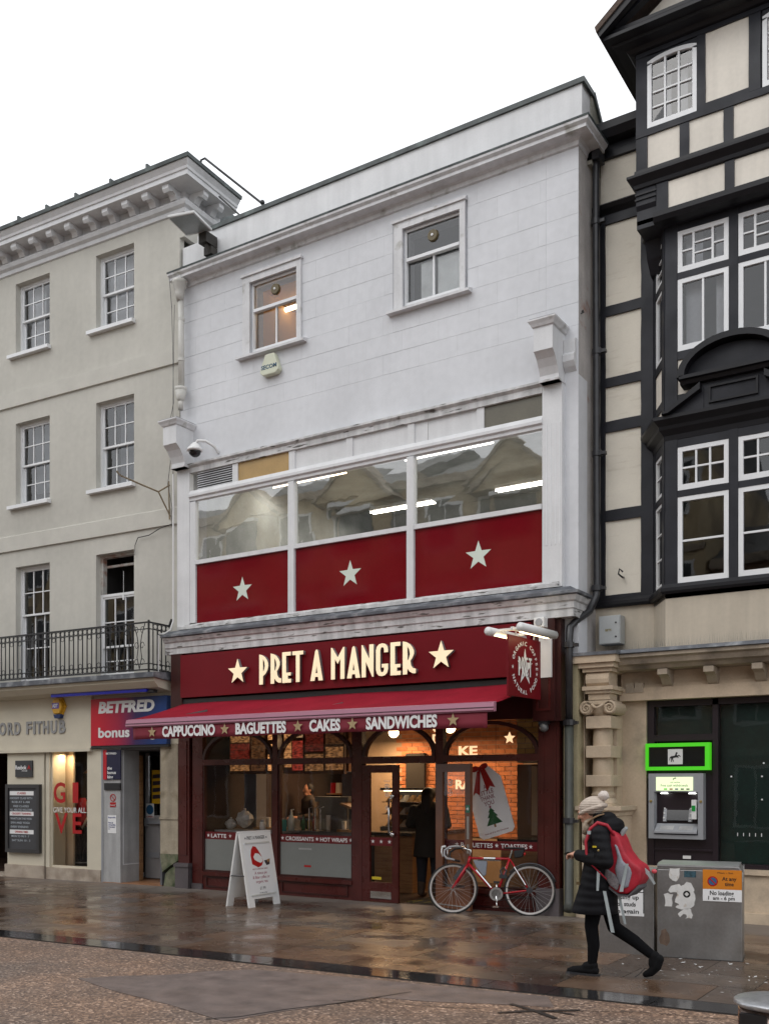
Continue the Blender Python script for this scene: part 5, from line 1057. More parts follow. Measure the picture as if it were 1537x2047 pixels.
for r_, z in enumerate((1.18, 1.53)):
    for k in range(7): 
        t = thing('coffee_bag', '%s coffee bag in position %s of the %s shelf at the back left' % (('kraft', 'dark red', 'cream')[(k+r_) % 3], ('first', 'second', 'third', 'fourth', 'fifth', 'sixth', 'seventh')[k], ('lower', 'upper')[r_]), 'coffee bag', (-11.32+.13*k, 15.8, z), 'coffee bags on the back shelf'); obj('bag', MB().prism([(-11.37+.13*k, z), (-11.27+.13*k, z), (-11.28+.13*k, z+.2), (-11.36+.13*k, z+.2)], 15.78, 15.86), (KRAFT, RV, CUPM)[(k+r_) % 3], t)
dc = thing('display_cabinet', 'lit glass food display cabinet behind the middle window', 'display cabinet', (-8.6, 13.6, .95))
obj('carcass', MB().box(-9.0, 13.9, .02, -8.0, 14.3, 1.0).box(-9.0, 14.25, 1.0, -8.0, 14.3, 1.6).box(-9.0, 13.9, 1.6, -8.0, 14.3, 1.64), mat('grey_counter', (.10,.10,.105)), dc)
for z in (1.0, 1.2, 1.4): obj('shelf', MB().box(-8.98, 13.92, z, -8.02, 14.24, z+.012), CHROME, dc)
obj('shelf_light', MB().box(-8.95, 13.93, 1.585, -8.05, 13.97, 1.598), emit('cabinet_light', (1, .75, .45), 5), dc)
for z in (1.012, 1.212, 1.412):
    for k in range(7): obj('sandwich_pack', MB().prism([(-8.95+.135*k, z), (-8.84+.135*k, z), (-8.84+.135*k, z+.11)], 13.98, 14.12), (KRAFT, mat('tray_food', (.45,.25,.10)), CUPM)[k % 3], dc)

# ------------------------------------------------------------------ right building: half-timbered bank with bay windows
TB = thing('timbered_building', 'black and cream half-timbered building with bay windows and gable over a stone bank front', 'building', (-2.9, 13.5, 0))
TX0, TX1, TY = -4.78, -1.0, 12.60
obj('body', MB().box(TX0, 12.66, 3.3, TX0+.2, 18, 10.0).box(TX1-.2, 12.66, 0, TX1, 18, 10.0).box(TX0, 17.8, 0, TX1, 18, 10.0).box(TX0, 12.66, 3.2, TX1, 18, 3.4).box(TX0, 12.66, 8.6, TX1, 18, 8.8).box(TX0, 12.9, 0, -4.6, 18, 3.3), INFILL2, TB)
def panel(x0, x1, z0, z1, y, m=INFILL): return obj('infill_panel', MB().box(x0-.01, y, z0-.01, x1+.01, y+.04, z1+.01), m, TB)
def _beam(name, x0, x1, z0, z1, y, d, m):
    # hand-hewn timber: every edge wanders a few millimetres
    b = MB(); lng = (x1-x0) > (z1-z0); n_ = max(2, int(max(x1-x0, z1-z0)/.18)); q = []
    for i in range(n_+1):
        t = i/n_; a, c = random.uniform(-.004, .004), random.uniform(-.004, .004)
        if i in (0, n_): a = c = 0
        if lng: x = x0+(x1-x0)*t; q.append([(x, y, z0+a), (x, y, z1+c), (x, y+d, z1+c), (x, y+d, z0+a)])
        else: z = z0+(z1-z0)*t; q.append([(x1+c, y, z), (x0+a, y, z), (x0+a, y+d, z), (x1+c, y+d, z)])
    vv = [p for r in q for p in r]; k = len(q)
    b.add(vv, [(i*4+j, (i+1)*4+j, (i+1)*4+(j+1) % 4, i*4+(j+1) % 4) for i in range(k-1) for j in range(4)] + [(0,1,2,3), ((k-1)*4+3, (k-1)*4+2, (k-1)*4+1, (k-1)*4)])
    return obj(name, b, m, TB)
def beam(x0, x1, z0, z1, y, d=.09, m=TIMBER, name='timber_beam'): return _beam(name, x0, x1, z0, z1, y, d, m)
LP = [(9.25, 10.0), (7.94, 9.01), (7.0, 7.81), (6.43, 6.88), (5.27, 6.29), (4.16, 5.13)]
for i, (a, b) in enumerate(LP): panel(-4.70, -4.15, a, b, TY, INFILL)
beam(TX0, -4.64, 4.0, 9.13, TY-.03, name='timber_post'); beam(-4.16, -3.98, 4.0, 9.13, TY-.035, name='timber_post')
for a, b in ((7.81, 7.94), (6.88, 7.0), (6.29, 6.43), (5.13, 5.27), (4.02, 4.16), (9.01, 9.13)): beam(-4.64, -4.16, a, b, TY-.028)
obj('moulded_rail', MB().prismx([(12.5, 9.25), (12.47, 9.22), (12.50, 9.18), (12.55, 9.15), (12.60, 9.11), (12.6, 9.27)], TX0, -3.98), TIMBERM, TB)
obj('gutter', MB().prismx([(12.6, 10.02), (12.42, 10.04), (12.36, 10.12), (12.36, 10.22), (12.46, 10.24), (12.6, 10.2)], TX0, -4.0), TIMBERM, TB); beam(TX0, -4.0, 9.86, 10.03, TY-.05, m=TIMBERM)
obj('roof', MB().prismx([(12.45, 10.22), (12.7, 10.30), (14.2, 10.95), (18, 9.9), (18, 9.7), (14.2, 10.7), (12.6, 10.1)], TX0, TX1), mat('mossy_tiles', (.10, .085, .07), .9, var=.35, vs_=8, c2=(.16, .16, .11), c2s=5, bump=.01, bs=20), TB)
obj('eyebolt', MB().tube([(-4.40, 12.6, 4.38), (-4.38, 12.5, 4.36), (-4.42, 12.46, 4.40), (-4.40, 12.44, 4.46), (-4.36, 12.46, 4.42)], .012, 6), BLACKM, TB)
obj('hook', MB().tube([(-4.80, 12.15, 7.72), (-4.76, 12.1, 7.74), (-4.74, 12.08, 7.70), (-4.77, 12.06, 7.68)], .008, 5), BLACKM, TB)
# --- bay
BP = [(-4.0, 12.6), (-3.70, 12.1), (-2.08, 12.1), (-1.78, 12.6)]
BAYG = glass('bay_window_glass', gain=1.8, base=.02)
def casement(x0, x1, z0, z1, y, kind):
    if kind == '2x3': return window(TB, x0, x1, z0, z1, y, [1/3, 2/3], [.5], .055, .022, .05, g=BAYG)
    if kind == 'h': return window(TB, x0, x1, z0, z1, y, [], [.48], .055, .024, .05, g=BAYG)
    if kind == 'v': return window(TB, x0, x1, z0, z1, y, [.5], [], .055, .024, .05, g=BAYG)
    if kind == 'mix':
        fw = .055; b = MB(); X0, X1, Z0, Z1 = x0+fw, x1-fw, z0+fw*1.2, z1-fw
        b.box(x0, y, z0, x1, y+.05, Z0); b.box(x0, y, Z1, x1, y+.05, z1); b.box(x0, y, Z0, X0, y+.05, Z1); b.box(X1, y, Z0, x1, y+.05, Z1)
        w = X1-X0; c1, c2 = X0+w*.27, X0+w*.73; h = Z1-Z0
        for c in (c1, c2): b.box(c-.013, y+.005, Z0, c+.013, y+.045, Z1)
        rows = {0: [.5], 1: [.34, .67], 2: [.5]}; W_ = []
        for k, (a, c) in enumerate(((X0, c1-.013), (c1+.013, c2-.013), (c2+.013, X1))):
            zz = [Z0] + [Z0+h*q for q in rows[k]] + [Z1]
            for q in zz[1:-1]: b.box(a, y+.008, q-.009, c, y+.042, q+.009)
            for d, e in zip(zz, zz[1:]): W_.append((a, c, d, e))
        w_ = obj('window', b, SASH, TB)
        for a, c, d, e in W_:
            t = random.uniform(-.002, .002); obj('pane', MB().add([(a,y+.025+t,d),(c,y+.025-t,d),(c,y+.025,e),(a,y+.025,e)], [(0,1,2,3)]), BAYG, w_)
        return w_
YB = 12.1
for x0, x1 in ((-3.55, -2.95), (-2.84, -2.24)):
    casement(x0, x1, 4.12, 5.16, YB-.01, 'h'); casement(x0, x1, 5.24, 5.76, YB-.01, '2x3')
    casement(x0, x1, 6.92, 7.79, YB-.01, 'v'); casement(x0, x1, 7.87, 8.37, YB-.01, 'mix')
for x0, x1 in ((-3.70, -3.555), (-2.945, -2.845), (-2.235, -2.08)):
    beam(x0, x1, 4.12, 5.86, YB-.02, .12, name='timber_post'); beam(x0, x1, 6.12, 8.45, YB-.02, .12, name='timber_post')
for a, b in ((5.16, 5.24), (5.76, 5.87), (6.82, 6.92), (7.79, 7.87), (8.37, 8.5)):
    for x0, x1 in ((-3.555, -2.945), (-2.845, -2.235)): beam(x0, x1, a, b, YB-.015, .11)
beam(-3.555, -2.235, 6.10, 6.40, YB-.012, .1)
panel(-3.54, -2.24, 6.39, 6.82, YB, INFILL2)
# canted sides with their narrow windows
def cant(P, Q, nm):
    P = Vector((*P, 0)); Q = Vector((*Q, 0)); d = Q-P; L = d.length
    with frame(T(P) @ Matrix.Rotation(math.atan2(d.y, d.x), 4, 'Z')):
        for a, b, k in ((4.12, 5.16, [.33, .66]), (5.24, 5.76, [.5]), (6.92, 7.79, []), (7.87, 8.37, [.33, .66])):
            window(TB, .12, L-.12, a, b, -.005, [], k, .04, .018, .04, g=BAYG)
        for x0, x1 in ((0, .115), (L-.115, L-.002)): obj('timber_post', MB().box(x0, -.02, 4.05, x1, .1, 8.45), TIMBER, TB)
        for a, b in ((5.16, 5.24), (5.76, 5.90), (6.08, 6.18), (6.82, 6.92), (7.79, 7.87), (8.37, 8.5), (6.30, 6.40)): obj('timber_beam', MB().box(.115, -.015, a, L-.115, .1, b), TIMBER, TB)
        for a, b in ((6.18, 6.30), (6.40, 6.82)): obj('infill_panel', MB().box(.11, 0, a, L-.11, .04, b), INFILL2, TB)
cant(BP[0], BP[1], 0); cant(BP[2], BP[3], 1)
obj('bay_sill', MB().sweep([(TX0, 12.6)] + BP + [(TX1, 12.6)], [(0,4.0),(.05,4.0),(.07,4.03),(.07,4.07),(.03,4.12),(0,4.12)]), TIMBERM, TB)
obj('bay_cornice', MB().sweep(BP, [(-.02,5.85),(.02,5.86),(.03,5.92),(.09,5.98),(.10,6.02),(.17,6.08),(.17,6.12),(-.02,6.15)]), TIMBERM, TB)
obj('bay_cornice', MB().sweep(BP, [(-.02,8.44),(.02,8.45),(.04,8.50),(.10,8.54),(.10,8.57),(.15,8.60),(.15,8.66),(-.02,8.68)]), TIMBERM, TB)
for a, b in ((3.95, 4.05), (6.10, 6.14), (8.50, 8.56)): obj('bay_floor', MB().slab(BP, a, b), TIMBERM, TB)
room(TB, -4.5, -1.3, 12.7, 15.5, 3.95, 6.1, mat('dim_olive_room', (.06, .06, .05), .9)); room(TB, -4.5, -1.3, 12.7, 15.5, 6.15, 8.55, ROOML)
for x0, x1 in ((-3.50, -3.30), (-2.5, -2.28), (-3.14, -2.99)): obj('curtain', MB().box(x0, 12.28, 6.95, x1, 12.30, 8.4), CURT, TB)
# segmental pediment over the lower bay
pc, pr_ = -2.87, .62
def arcp(r, z0, n=18, rise=.46): return [(pc + r*math.cos(math.pi - math.pi*i/n), z0 + rise*(r/.62)*math.sin(math.pi*i/n)) for i in range(n+1)]
pd = obj('pediment', MB().prism([(-3.25, 6.13), (-2.49, 6.13), (-2.49, 6.44), (-3.25, 6.44)], 11.98, 12.08), TIMBER, TB)
obj('pediment_panel_frame', MB().box(-3.15, 11.955, 6.18, -2.59, 11.98, 6.205).box(-3.15, 11.955, 6.36, -2.59, 11.98, 6.385).box(-3.15, 11.955, 6.205, -3.125, 11.98, 6.36).box(-2.615, 11.955, 6.205, -2.59, 11.98, 6.36), TIMBERM, pd)
obj('pediment_base_moulding', MB().prismx([(12.08, 6.43), (11.92, 6.44), (11.90, 6.48), (11.86, 6.49), (11.86, 6.53), (12.08, 6.53)], pc-.60, pc+.60), TIMBERM, pd)
obj('pediment_tympanum', MB().prism(arcp(.55, 6.53, rise=.36)[::-1], 11.99, 12.08), TIMBER, pd)
a_, b_ = arcp(.63, 6.51, rise=.42), arcp(.54, 6.53, rise=.385); m_ = MB()
for i in range(18):
    for y0, y1, s in ((11.86, 12.08, 1),):
        q = [a_[i], a_[i+1], b_[i+1], b_[i]]; m_.add([(x, y0, z) for x, z in q] + [(x, y1, z) for x, z in q], [(0,1,2,3),(7,6,5,4),(1,0,4,5),(3,2,6,7)])
obj('pediment_arch', m_, TIMBERM, pd)
for s in (-1, 1):
    P = [(pc+s*.80, 6.13), (pc+s*.34, 6.13), (pc+s*.34, 6.40)]
    obj('scroll_wing', MB().prism(P if s < 0 else P[::-1], 11.97, 12.08), TIMBER, pd); 
    R_ = [(pc+s*.82, 6.13), (pc+s*.74, 6.13), (pc+s*.36, 6.34), (pc+s*.36, 6.42)]; obj('raking_moulding', MB().prism(R_ if s < 0 else R_[::-1], 11.88, 12.08), TIMBERM, pd)
# --- jettied gable storey
GY = 11.90; GX0, GX1 = -4.0, -1.78
obj('gable_backing', MB().wall(GX0, GX1, 8.5, 10.8, GY+.03, [(-3.86, -3.27, 9.62, 10.47), (-2.53, -1.94, 9.62, 10.47)], .10).box(GX0, GY+.13, 8.5, GX0+.08, 14, 10.8).box(GX1-.08, GY+.13, 8.5, GX1, 14, 10.8).box(GX0, GY+.03, 8.45, GX1, 12.3, 8.55), TIMBER, TB)
for x0, x1, z0, z1 in ((-3.85, -3.48, 9.14, 9.53), (-3.35, -2.97, 9.14, 9.53), (-2.84, -2.46, 9.14, 9.53), (-2.33, -1.95, 9.14, 9.53), (-3.16, -2.69, 9.68, 10.49), (-3.60, -2.96, 8.57, 8.90), (-2.83, -2.2, 8.57, 8.90)):
    panel(x0, x1, z0, z1, GY+.012, INFILL2)
for x0, x1 in ((-4.0, -3.86), (-3.47, -3.36), (-2.96, -2.85), (-2.45, -2.34), (-1.94, -1.78)): beam(x0, x1, 9.14, 9.53, GY-.005, name='timber_post')
for x0, x1 in ((-4.0, -3.86), (-3.27, -3.17), (-2.68, -2.55), (-1.94, -1.78)): beam(x0, x1, 9.62, 10.5, GY-.005, name='timber_post')
beam(-4.0, -1.78, 9.535, 9.615, GY-.012); beam(-3.17, -2.68, 9.615, 9.675, GY-.008); beam(-4.0, -1.78, 10.50, 10.72, GY-.012)
for x0, x1 in ((-3.75, -3.61), (-2.95, -2.84), (-2.19, -2.03)): beam(x0, x1, 8.56, 8.91, GY-.005, name='timber_post')
obj('belt_cornice', MB().sweep([(GX0, 12.6), (GX0, GY), (GX1, GY), (GX1, 12.6)], [(0,8.91),(.02,8.92),(.03,8.96),(.09,9.03),(.09,9.06),(.02,9.08),(.015,9.14),(0,9.14)]), TIMBERM, TB)
obj('jetty_moulding', MB().prismx([(GY+.1, 8.44), (GY-.02, 8.45), (GY-.05, 8.50), (GY-.05, 8.56), (GY+.1, 8.565)], -3.78, -2.0), TIMBERM, TB)
for s, xa, xb in ((-1, -4.0, -3.76), (1, -2.02, -1.78)):
    obj('jetty_bracket', MB().prismx([(12.6, 8.92), (GY+.0, 8.92), (GY, 8.72), (GY+.06, 8.62), (GY+.20, 8.58), (GY+.34, 8.45), (GY+.42, 8.26), (GY+.55, 8.12), (12.6, 8.08)], xa, xb), TIMBER, TB)
    obj('bracket_moulding', MB().box(xa-.01, GY-.015, 8.78, xb+.01, GY+.2, 8.80).box(xa-.01, GY-.015, 8.84, xb+.01, GY+.2, 8.86), TIMBERM, TB)
def archwin(x0, x1, z0, z1):
    y = GY-.005; f = .05; n = 10; rise = .16; cx = (x0+x1)/2; rx = (x1-x0)/2
    top = lambda x, e=0: z1 - rise + rise*math.sqrt(max(0, 1-((x-cx)/(rx+e))**2))*1.0
    A = [(x0 + (x1-x0)*i/n) for i in range(n+1)]; b = MB()
    for p, q in zip(A, A[1:]):
        z_p, z_q = top(p, .12), top(q, .12); b.add([(p,y,z_p-f),(q,y,z_q-f),(q,y,z_q),(p,y,z_p),(p,y+.05,z_p-f),(q,y+.05,z_q-f),(q,y+.05,z_q),(p,y+.05,z_p)], [(0,1,2,3),(4,7,6,5),(0,4,5,1),(3,2,6,7)])
    b.box(x0, y, z0, x0+f, y+.05, top(x0,.12)-f*.5).box(x1-f, y, z0, x1, y+.05, top(x1,.12)-f*.5).box(x0+f, y, z0, x1-f, y+.05, z0+.06)
    X0, X1 = x0+f, x1-f; gx = [X0+(X1-X0)*i/3 for i in range(4)]; gz = [z0+.06+i*(z1-f-z0-.06)/4.15 for i in range(4)]
    for x in gx[1:-1]: b.box(x-.011, y+.005, z0+.06, x+.011, y+.045, top(x,.12)-f)
    for z in gz[1:]:
        for p, q in zip(gx, gx[1:]): b.box(p+.011, y+.008, z-.009, q-.011, y+.042, z+.009)
    w_ = obj('window', b, SASH, TB); gz.append(None)
    for p, q in zip(gx, gx[1:]):
        for d, e in zip(gz, gz[1:]):
            zp, zq = (e, e) if e else (top(p,.12)-f, top(q,.12)-f); t = random.uniform(-.002,.002)
            obj('pane', MB().add([(p,y+.025+t,d),(q,y+.025-t,d),(q,y+.025,zq),(p,y+.025,zp)], [(0,1,2,3)]), BAYG, w_)
    # black spandrels above the curved head
    pts = [(x, top(x,.12)) for x in A]; sp = MB().prism([(x1, z1+.02)] + [(x0, z1+.02)] + pts, GY-.004, GY+.06); obj('arched_head', sp, TIMBER, TB)
archwin(-3.86, -3.27, 9.62, 10.47); archwin(-2.53, -1.94, 9.62, 10.47)
room(TB, -3.9, -1.9, GY+.14, 14, 9.4, 10.6, ROOMG)
for x in (-3.75, -3.55, -3.38, -2.45, -2.1): obj('curtain', MB().box(x, GY+.3, 9.5, x+.09, GY+.32, 10.5), CURT, TB)
# gable pediment and eaves
obj('gable_cornice', MB().sweep([(-4.02, 14.0), (-4.02, GY), (-1.76, GY), (-1.76, 14.0)], [(0,10.55),(.05,10.56),(.08,10.60),(.20,10.61),(.22,10.67),(.28,10.73),(.28,10.77),(0,10.79)]), TIMBERM, TB)
RZ_, RX_ = 11.70, 1.43
for s in (-1, 1):
    q = [(pc-.02+s*RX_, 10.66), (pc-.02+s*(RX_+.02), 10.78), (pc-.02, RZ_+.14), (pc-.02, RZ_-.02)]
    obj('bargeboard', MB().prism(q if s > 0 else q[::-1], 11.50, 11.58), TIMBERM, TB)
    q2 = [(pc-.02+s*(RX_-.16), 10.80), (pc-.02+s*(RX_-.04), 10.80), (pc-.02, RZ_-.05), (pc-.02, RZ_-.16)]
    obj('raking_moulding', MB().prism(q2 if s > 0 else q2[::-1], 11.62, 11.72), TIMBER, TB)
    r = [(pc-.02+s*(RX_+.03), 10.72), (pc-.02+s*(RX_+.05), 10.79), (pc-.02, RZ_+.20), (pc-.02, RZ_+.12)]
    obj('gable_roof', MB().prism(r if s > 0 else r[::-1], 11.48, 14.8), mat('dark_tiles', (.10, .07, .055), .9, var=.3, vs_=12, bump=.01, bs=30), TB)
obj('gable_infill', MB().prism([(-4.1, 10.78), (-1.7, 10.78), (pc, 11.56)], 11.85, 11.9), INFILL2, TB)
obj('eaves_soffit', MB().box(-4.30, 11.56, 10.64, -1.48, 14.6, 10.68), TIMBERM, TB)

# --- bank ground floor
obj('apron_wall', MB().sweep([(TX0, 12.6)] + BP + [(TX1, 12.6)], [(0,3.30),(0,4.0),(-.05,4.0),(-.05,3.30)]), mat('cream_stucco_apron', (.52, .46, .37), .85, var=.06, vs_=1.5, bump=.001, bs=80, streak=.1), TB)
obj('ledge_lead', MB().prismx([(12.62, 3.44), (12.10, 3.37), (12.06, 3.36), (12.05, 3.32), (12.08, 3.31), (12.62, 3.36)], -4.92, TX1+.1), LEAD, TB)
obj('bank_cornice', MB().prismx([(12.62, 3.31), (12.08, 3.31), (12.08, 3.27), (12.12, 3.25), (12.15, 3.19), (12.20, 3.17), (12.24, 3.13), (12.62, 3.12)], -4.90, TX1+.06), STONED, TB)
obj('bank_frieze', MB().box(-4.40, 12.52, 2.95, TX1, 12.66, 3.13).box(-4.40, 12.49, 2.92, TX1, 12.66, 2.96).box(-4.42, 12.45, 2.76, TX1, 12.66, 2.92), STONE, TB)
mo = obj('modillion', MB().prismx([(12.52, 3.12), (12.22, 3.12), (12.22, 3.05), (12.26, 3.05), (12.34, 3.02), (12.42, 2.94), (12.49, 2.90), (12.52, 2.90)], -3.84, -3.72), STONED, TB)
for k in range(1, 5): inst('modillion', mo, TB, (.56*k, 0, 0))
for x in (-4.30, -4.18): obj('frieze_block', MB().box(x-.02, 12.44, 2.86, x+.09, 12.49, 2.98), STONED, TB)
obj('jamb', MB().box(-4.42, 12.56, .0, -4.09, 12.85, 2.76), STONE, TB); obj('jamb', MB().box(-1.70, 12.56, .0, TX1, 12.85, 2.76), STONE, TB)
obj('bank_plinth', MB().box(-4.09, 12.54, .0, -1.70, 12.85, .60).box(-4.11, 12.50, .60, -1.68, 12.85, .66).box(-4.42, 12.50, 0, -1.0, 12.56, .14), STONE, TB)
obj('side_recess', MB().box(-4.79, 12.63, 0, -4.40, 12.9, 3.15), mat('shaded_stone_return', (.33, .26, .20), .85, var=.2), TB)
obj('side_strip', MB().box(-4.86, 12.20, 0, -4.774, 12.625, 3.355), STONE, TB)
# bank glazing
BFm = mat('aubergine_frame', (.020, .013, .018), .35)
bf = obj('bank_window_frame', MB().box(-4.09, 12.60, .66, -4.0, 12.72, 2.76).box(-3.27, 12.60, .66, -3.20, 12.72, 2.76).box(-4.0, 12.60, 2.24, -3.27, 12.72, 2.32).box(-4.0, 12.60, 2.68, -1.7, 12.72, 2.76).box(-4.0, 12.62, .66, -3.27, 12.72, 1.87).box(-4.0, 12.59, .86, -3.27, 12.62, .88).box(-3.20, 12.60, .66, -1.70, 12.72, .72).box(-1.76, 12.60, .72, -1.7, 12.72, 2.68), BFm, TB)
obj('pane', MB().add([(-4.0,12.64,2.32),(-3.27,12.64,2.32),(-3.27,12.64,2.68),(-4.0,12.64,2.68)], [(0,1,2,3)]), GLS, bf); obj('pane', MB().add([(-3.20,12.64,.72),(-1.76,12.64,.72),(-1.76,12.64,2.68),(-3.20,12.64,2.68)], [(0,1,2,3)]), GLS, bf)
obj('etched_backing', MB().box(-4.0, 12.74, .7, -1.72, 12.76, 2.7), mat('dark_green_blind', (.003, .030, .022), .6, var=.4, vs_=2), bf)
wv = MB()
for k in range(5): wv.box(-2.98+k*.07, 12.63, 1.06, -2.972+k*.07, 12.634, 1.10)
for x, z in ((-3.06, 1.78), (-2.70, 1.78), (-2.70, 1.50), (-2.68, 1.94)): wv.box(x, 12.630, z, x+.018, 12.634, z+.018)
tag(obj('white_marks', wv, WPRINT, bf), kind='stuff')
# green-lit sign and cash machine
gsn = thing('bank_sign', 'black sign with lit green border and small black horse emblem', 'sign', (-3.68, 12.5, 2.0))
obj('green_border', MB().box(-4.08, 12.50, 1.87, -3.28, 12.60, 1.915).box(-4.08, 12.50, 2.165, -3.28, 12.60, 2.21).box(-4.08, 12.50, 1.915, -4.045, 12.60, 2.165).box(-3.335, 12.50, 1.915, -3.28, 12.60, 2.165), GREENL, gsn)
obj('sign_face', MB().box(-4.045, 12.53, 1.915, -3.335, 12.60, 2.165), mat('black_gloss_face', (.006, .008, .009), .12), gsn)
obj('emblem_plate', MB().box(-3.80, 12.522, 1.945, -3.615, 12.53, 2.135), PLASTW, gsn)
horse = [(.0,.35),(.06,.48),(.14,.56),(.30,.58),(.45,.60),(.52,.72),(.56,.86),(.62,.92),(.66,.90),(.72,.84),(.70,.78),(.64,.78),(.64,.66),(.70,.60),(.82,.68),(.92,.60),(.98,.50),(.93,.50),(.84,.58),(.74,.52),(.80,.42),(.74,.38),(.70,.46),(.62,.46),(.50,.44),(.36,.42),(.30,.34),(.38,.14),(.36,.08),(.31,.10),(.24,.30),(.20,.26),(.22,.12),(.18,.06),(.14,.08),(.14,.26),(.16,.38),(.08,.40),(.04,.28),(.02,.16),(.0,.22)]
shape('horse_emblem', [[(x*.145, y*.145) for x, y in horse]], mat('black_print', (.01, .01, .01), .5), gsn, at(-3.78, 12.521, 1.965), .002)
atm = thing('cash_machine', 'grey cash machine with lit cream header under the green sign', 'cash machine', (-3.69, 12.5, 1.4))
A0, A1 = -4.04, -3.355
obj('fascia', MB().wall(A0, A1, 1.01, 1.83, 12.50, [(-3.97, -3.42, 1.06, 1.60)], .12), GREY, atm, bevel=0)
obj('recess', MB().prismx([(12.50, 1.60), (12.72, 1.57), (12.72, 1.20), (12.56, 1.12), (12.50, 1.06), (12.74, 1.06), (12.74, 1.60)], -3.97, -3.42), mat('atm_recess', (.10, .105, .115), .4), atm)
obj('header_panel', MB().box(-3.94, 12.49, 1.615, -3.48, 12.50, 1.785), emit('lit_header', (.80, .95, .55), .95), atm)
text('lettering', 'Free cash withdrawals', mat('black_print', (.01,.01,.01)), atm, at(-3.88, 12.489, 1.665), .045, w=.34); text('lettering', 'cash machine', mat('black_print', (.01,.01,.01)), atm, at(-3.76, 12.489, 1.71), .028, w=.12)
shape('horse_emblem', [[(x*.05, y*.05) for x, y in horse]], mat('black_print', (.01,.01,.01)), atm, at(-3.73, 12.489, 1.74), .001)
for k, m_ in enumerate((GREENL, RV, NV, GREYD, GREYD)): obj('card_mark', MB().box(-3.84+.07*k, 12.488, 1.625, -3.80+.07*k, 12.49, 1.642), m_, atm)
obj('screen', MB().prismx([(12.66, 1.50), (12.58, 1.24), (12.60, 1.235), (12.68, 1.50)], -3.84, -3.56), mat('black_screen', (.008, .008, .01), .1), atm)
for x in (-3.88, -3.56): obj('screen_bezel', MB().prismx([(12.655, 1.51), (12.575, 1.225), (12.62, 1.22), (12.70, 1.51)], x, x+.04), GREY, atm)
for k in range(4):
    for x in (-3.868, -3.538): obj('function_key', MB().box(x-.010, 12.575+.02*k, 1.26+.06*k, x+.010, 12.59+.02*k, 1.278+.06*k), PLASTW, atm)
obj('keypad_shelf', MB().prismx([(12.47, 1.08), (12.47, 1.10), (12.60, 1.20), (12.62, 1.18), (12.60, 1.08)], -3.96, -3.43), GREY, atm)
for x in (-3.90, -3.66): obj('keypad', MB().prismx([(12.50, 1.125), (12.56, 1.172), (12.565, 1.165), (12.505, 1.118)], x, x+.17), mat('silver_keys', (.45, .45, .45), .4, metal=.4), atm)
obj('card_slot', MB().box(-3.50, 12.50, 1.26, -3.44, 12.60, 1.50), PLASTW, atm); obj('card_slot_green', MB().box(-3.495, 12.494, 1.36, -3.45, 12.50, 1.43), mat('green_card_reader', (.01, .3, .05), .3), atm)
for x in (-3.85, -3.50): obj('downlight', MB().box(x-.04, 12.52, 1.575, x+.04, 12.56, 1.585), emit('atm_downlight', (1, 1, .95), 5), atm)
for x in (-4.01, -3.385): obj('brass_lock', MB().lathe([(.018,0),(.016,.01),(0,.012)], (x, 12.50, 1.48), 10, 'y'), mat('brass', (.5, .38, .15), .3, metal=.8), atm)
pl_ = thing('small_label', 'tiny white label on the dark panel below the cash machine', 'label', (-3.6, 12.6, .8)); obj('plate', MB().box(-3.63, 12.585, .76, -3.53, 12.59, .80), PLASTW, pl_)
# banded column
CL = obj('column_shaft', MB().lathe([(.115,1.58),(.135,1.60),(.13,1.9),(.125,2.3),(.115,2.58)], (-4.545, 12.24, 0), 24), STONE, TB, True)
for z0, z1 in ((2.40, 2.555), (2.03, 2.18), (1.665, 1.81)): obj('column_block', MB().box(-4.71, 12.07, z0, -4.38, 12.45, z1), STONE, TB, bevel=.006)
obj('column_backing', MB().box(-4.66, 12.36, .0, -4.40, 12.62, 3.1), STONE, TB)
obj('column_base', MB().lathe([(.17,1.43),(.18,1.46),(.17,1.50),(.14,1.52),(.15,1.56),(.135,1.60)], (-4.545, 12.24, 0), 24).box(-4.73, 12.05, 1.41, -4.36, 12.42, 1.45), STONE, TB)
obj('pedestal', MB().box(-4.74, 12.02, .10, -4.28, 12.56, 1.30).box(-4.80, 11.97, .0, -4.22, 12.56, .14).box(-4.78, 11.99, .14, -4.25, 12.56, .18), STONE, TB)
obj('pedestal_cap', MB().sweep([(-4.74, 12.56), (-4.74, 12.02), (-4.28, 12.02), (-4.28, 12.56)], [(-.01,1.29),(.02,1.30),(.03,1.34),(.07,1.37),(.07,1.42),(-.01,1.42)]).box(-4.73,12.03,1.30,-4.29,12.56,1.42), STONE, TB)
cap = obj('capital', MB().box(-4.72, 12.06, 2.70, -4.37, 12.45, 2.75).lathe([(.12,2.56),(.14,2.60),(.15,2.66),(.16,2.70)], (-4.545, 12.24, 0), 20), STONE, TB)
for s in (-1, 1):
    P = []
    for i in range(26):
        a = i/25*2.1*2*math.pi; r = .078*(1-i/27); P.append((-4.545+s*.155 + s*r*math.cos(a+1.57)*-1, 12.05, 2.655 + r*math.sin(a+1.57)))
    obj('volute', MB().tube(P, [.020*(1-.6*i/25) for i in range(26)], 6).lathe([(.085,-.0),(.085,-.38),(.0,-.38)], (-4.545+s*.155, 12.06, 2.655), 16, 'y'), STONE, cap)
obj('capital_swag', MB().tube([(-4.62,12.04,2.70),(-4.58,12.02,2.67),(-4.545,12.01,2.655),(-4.51,12.02,2.67),(-4.47,12.04,2.70)], .018, 6), STONE, cap)
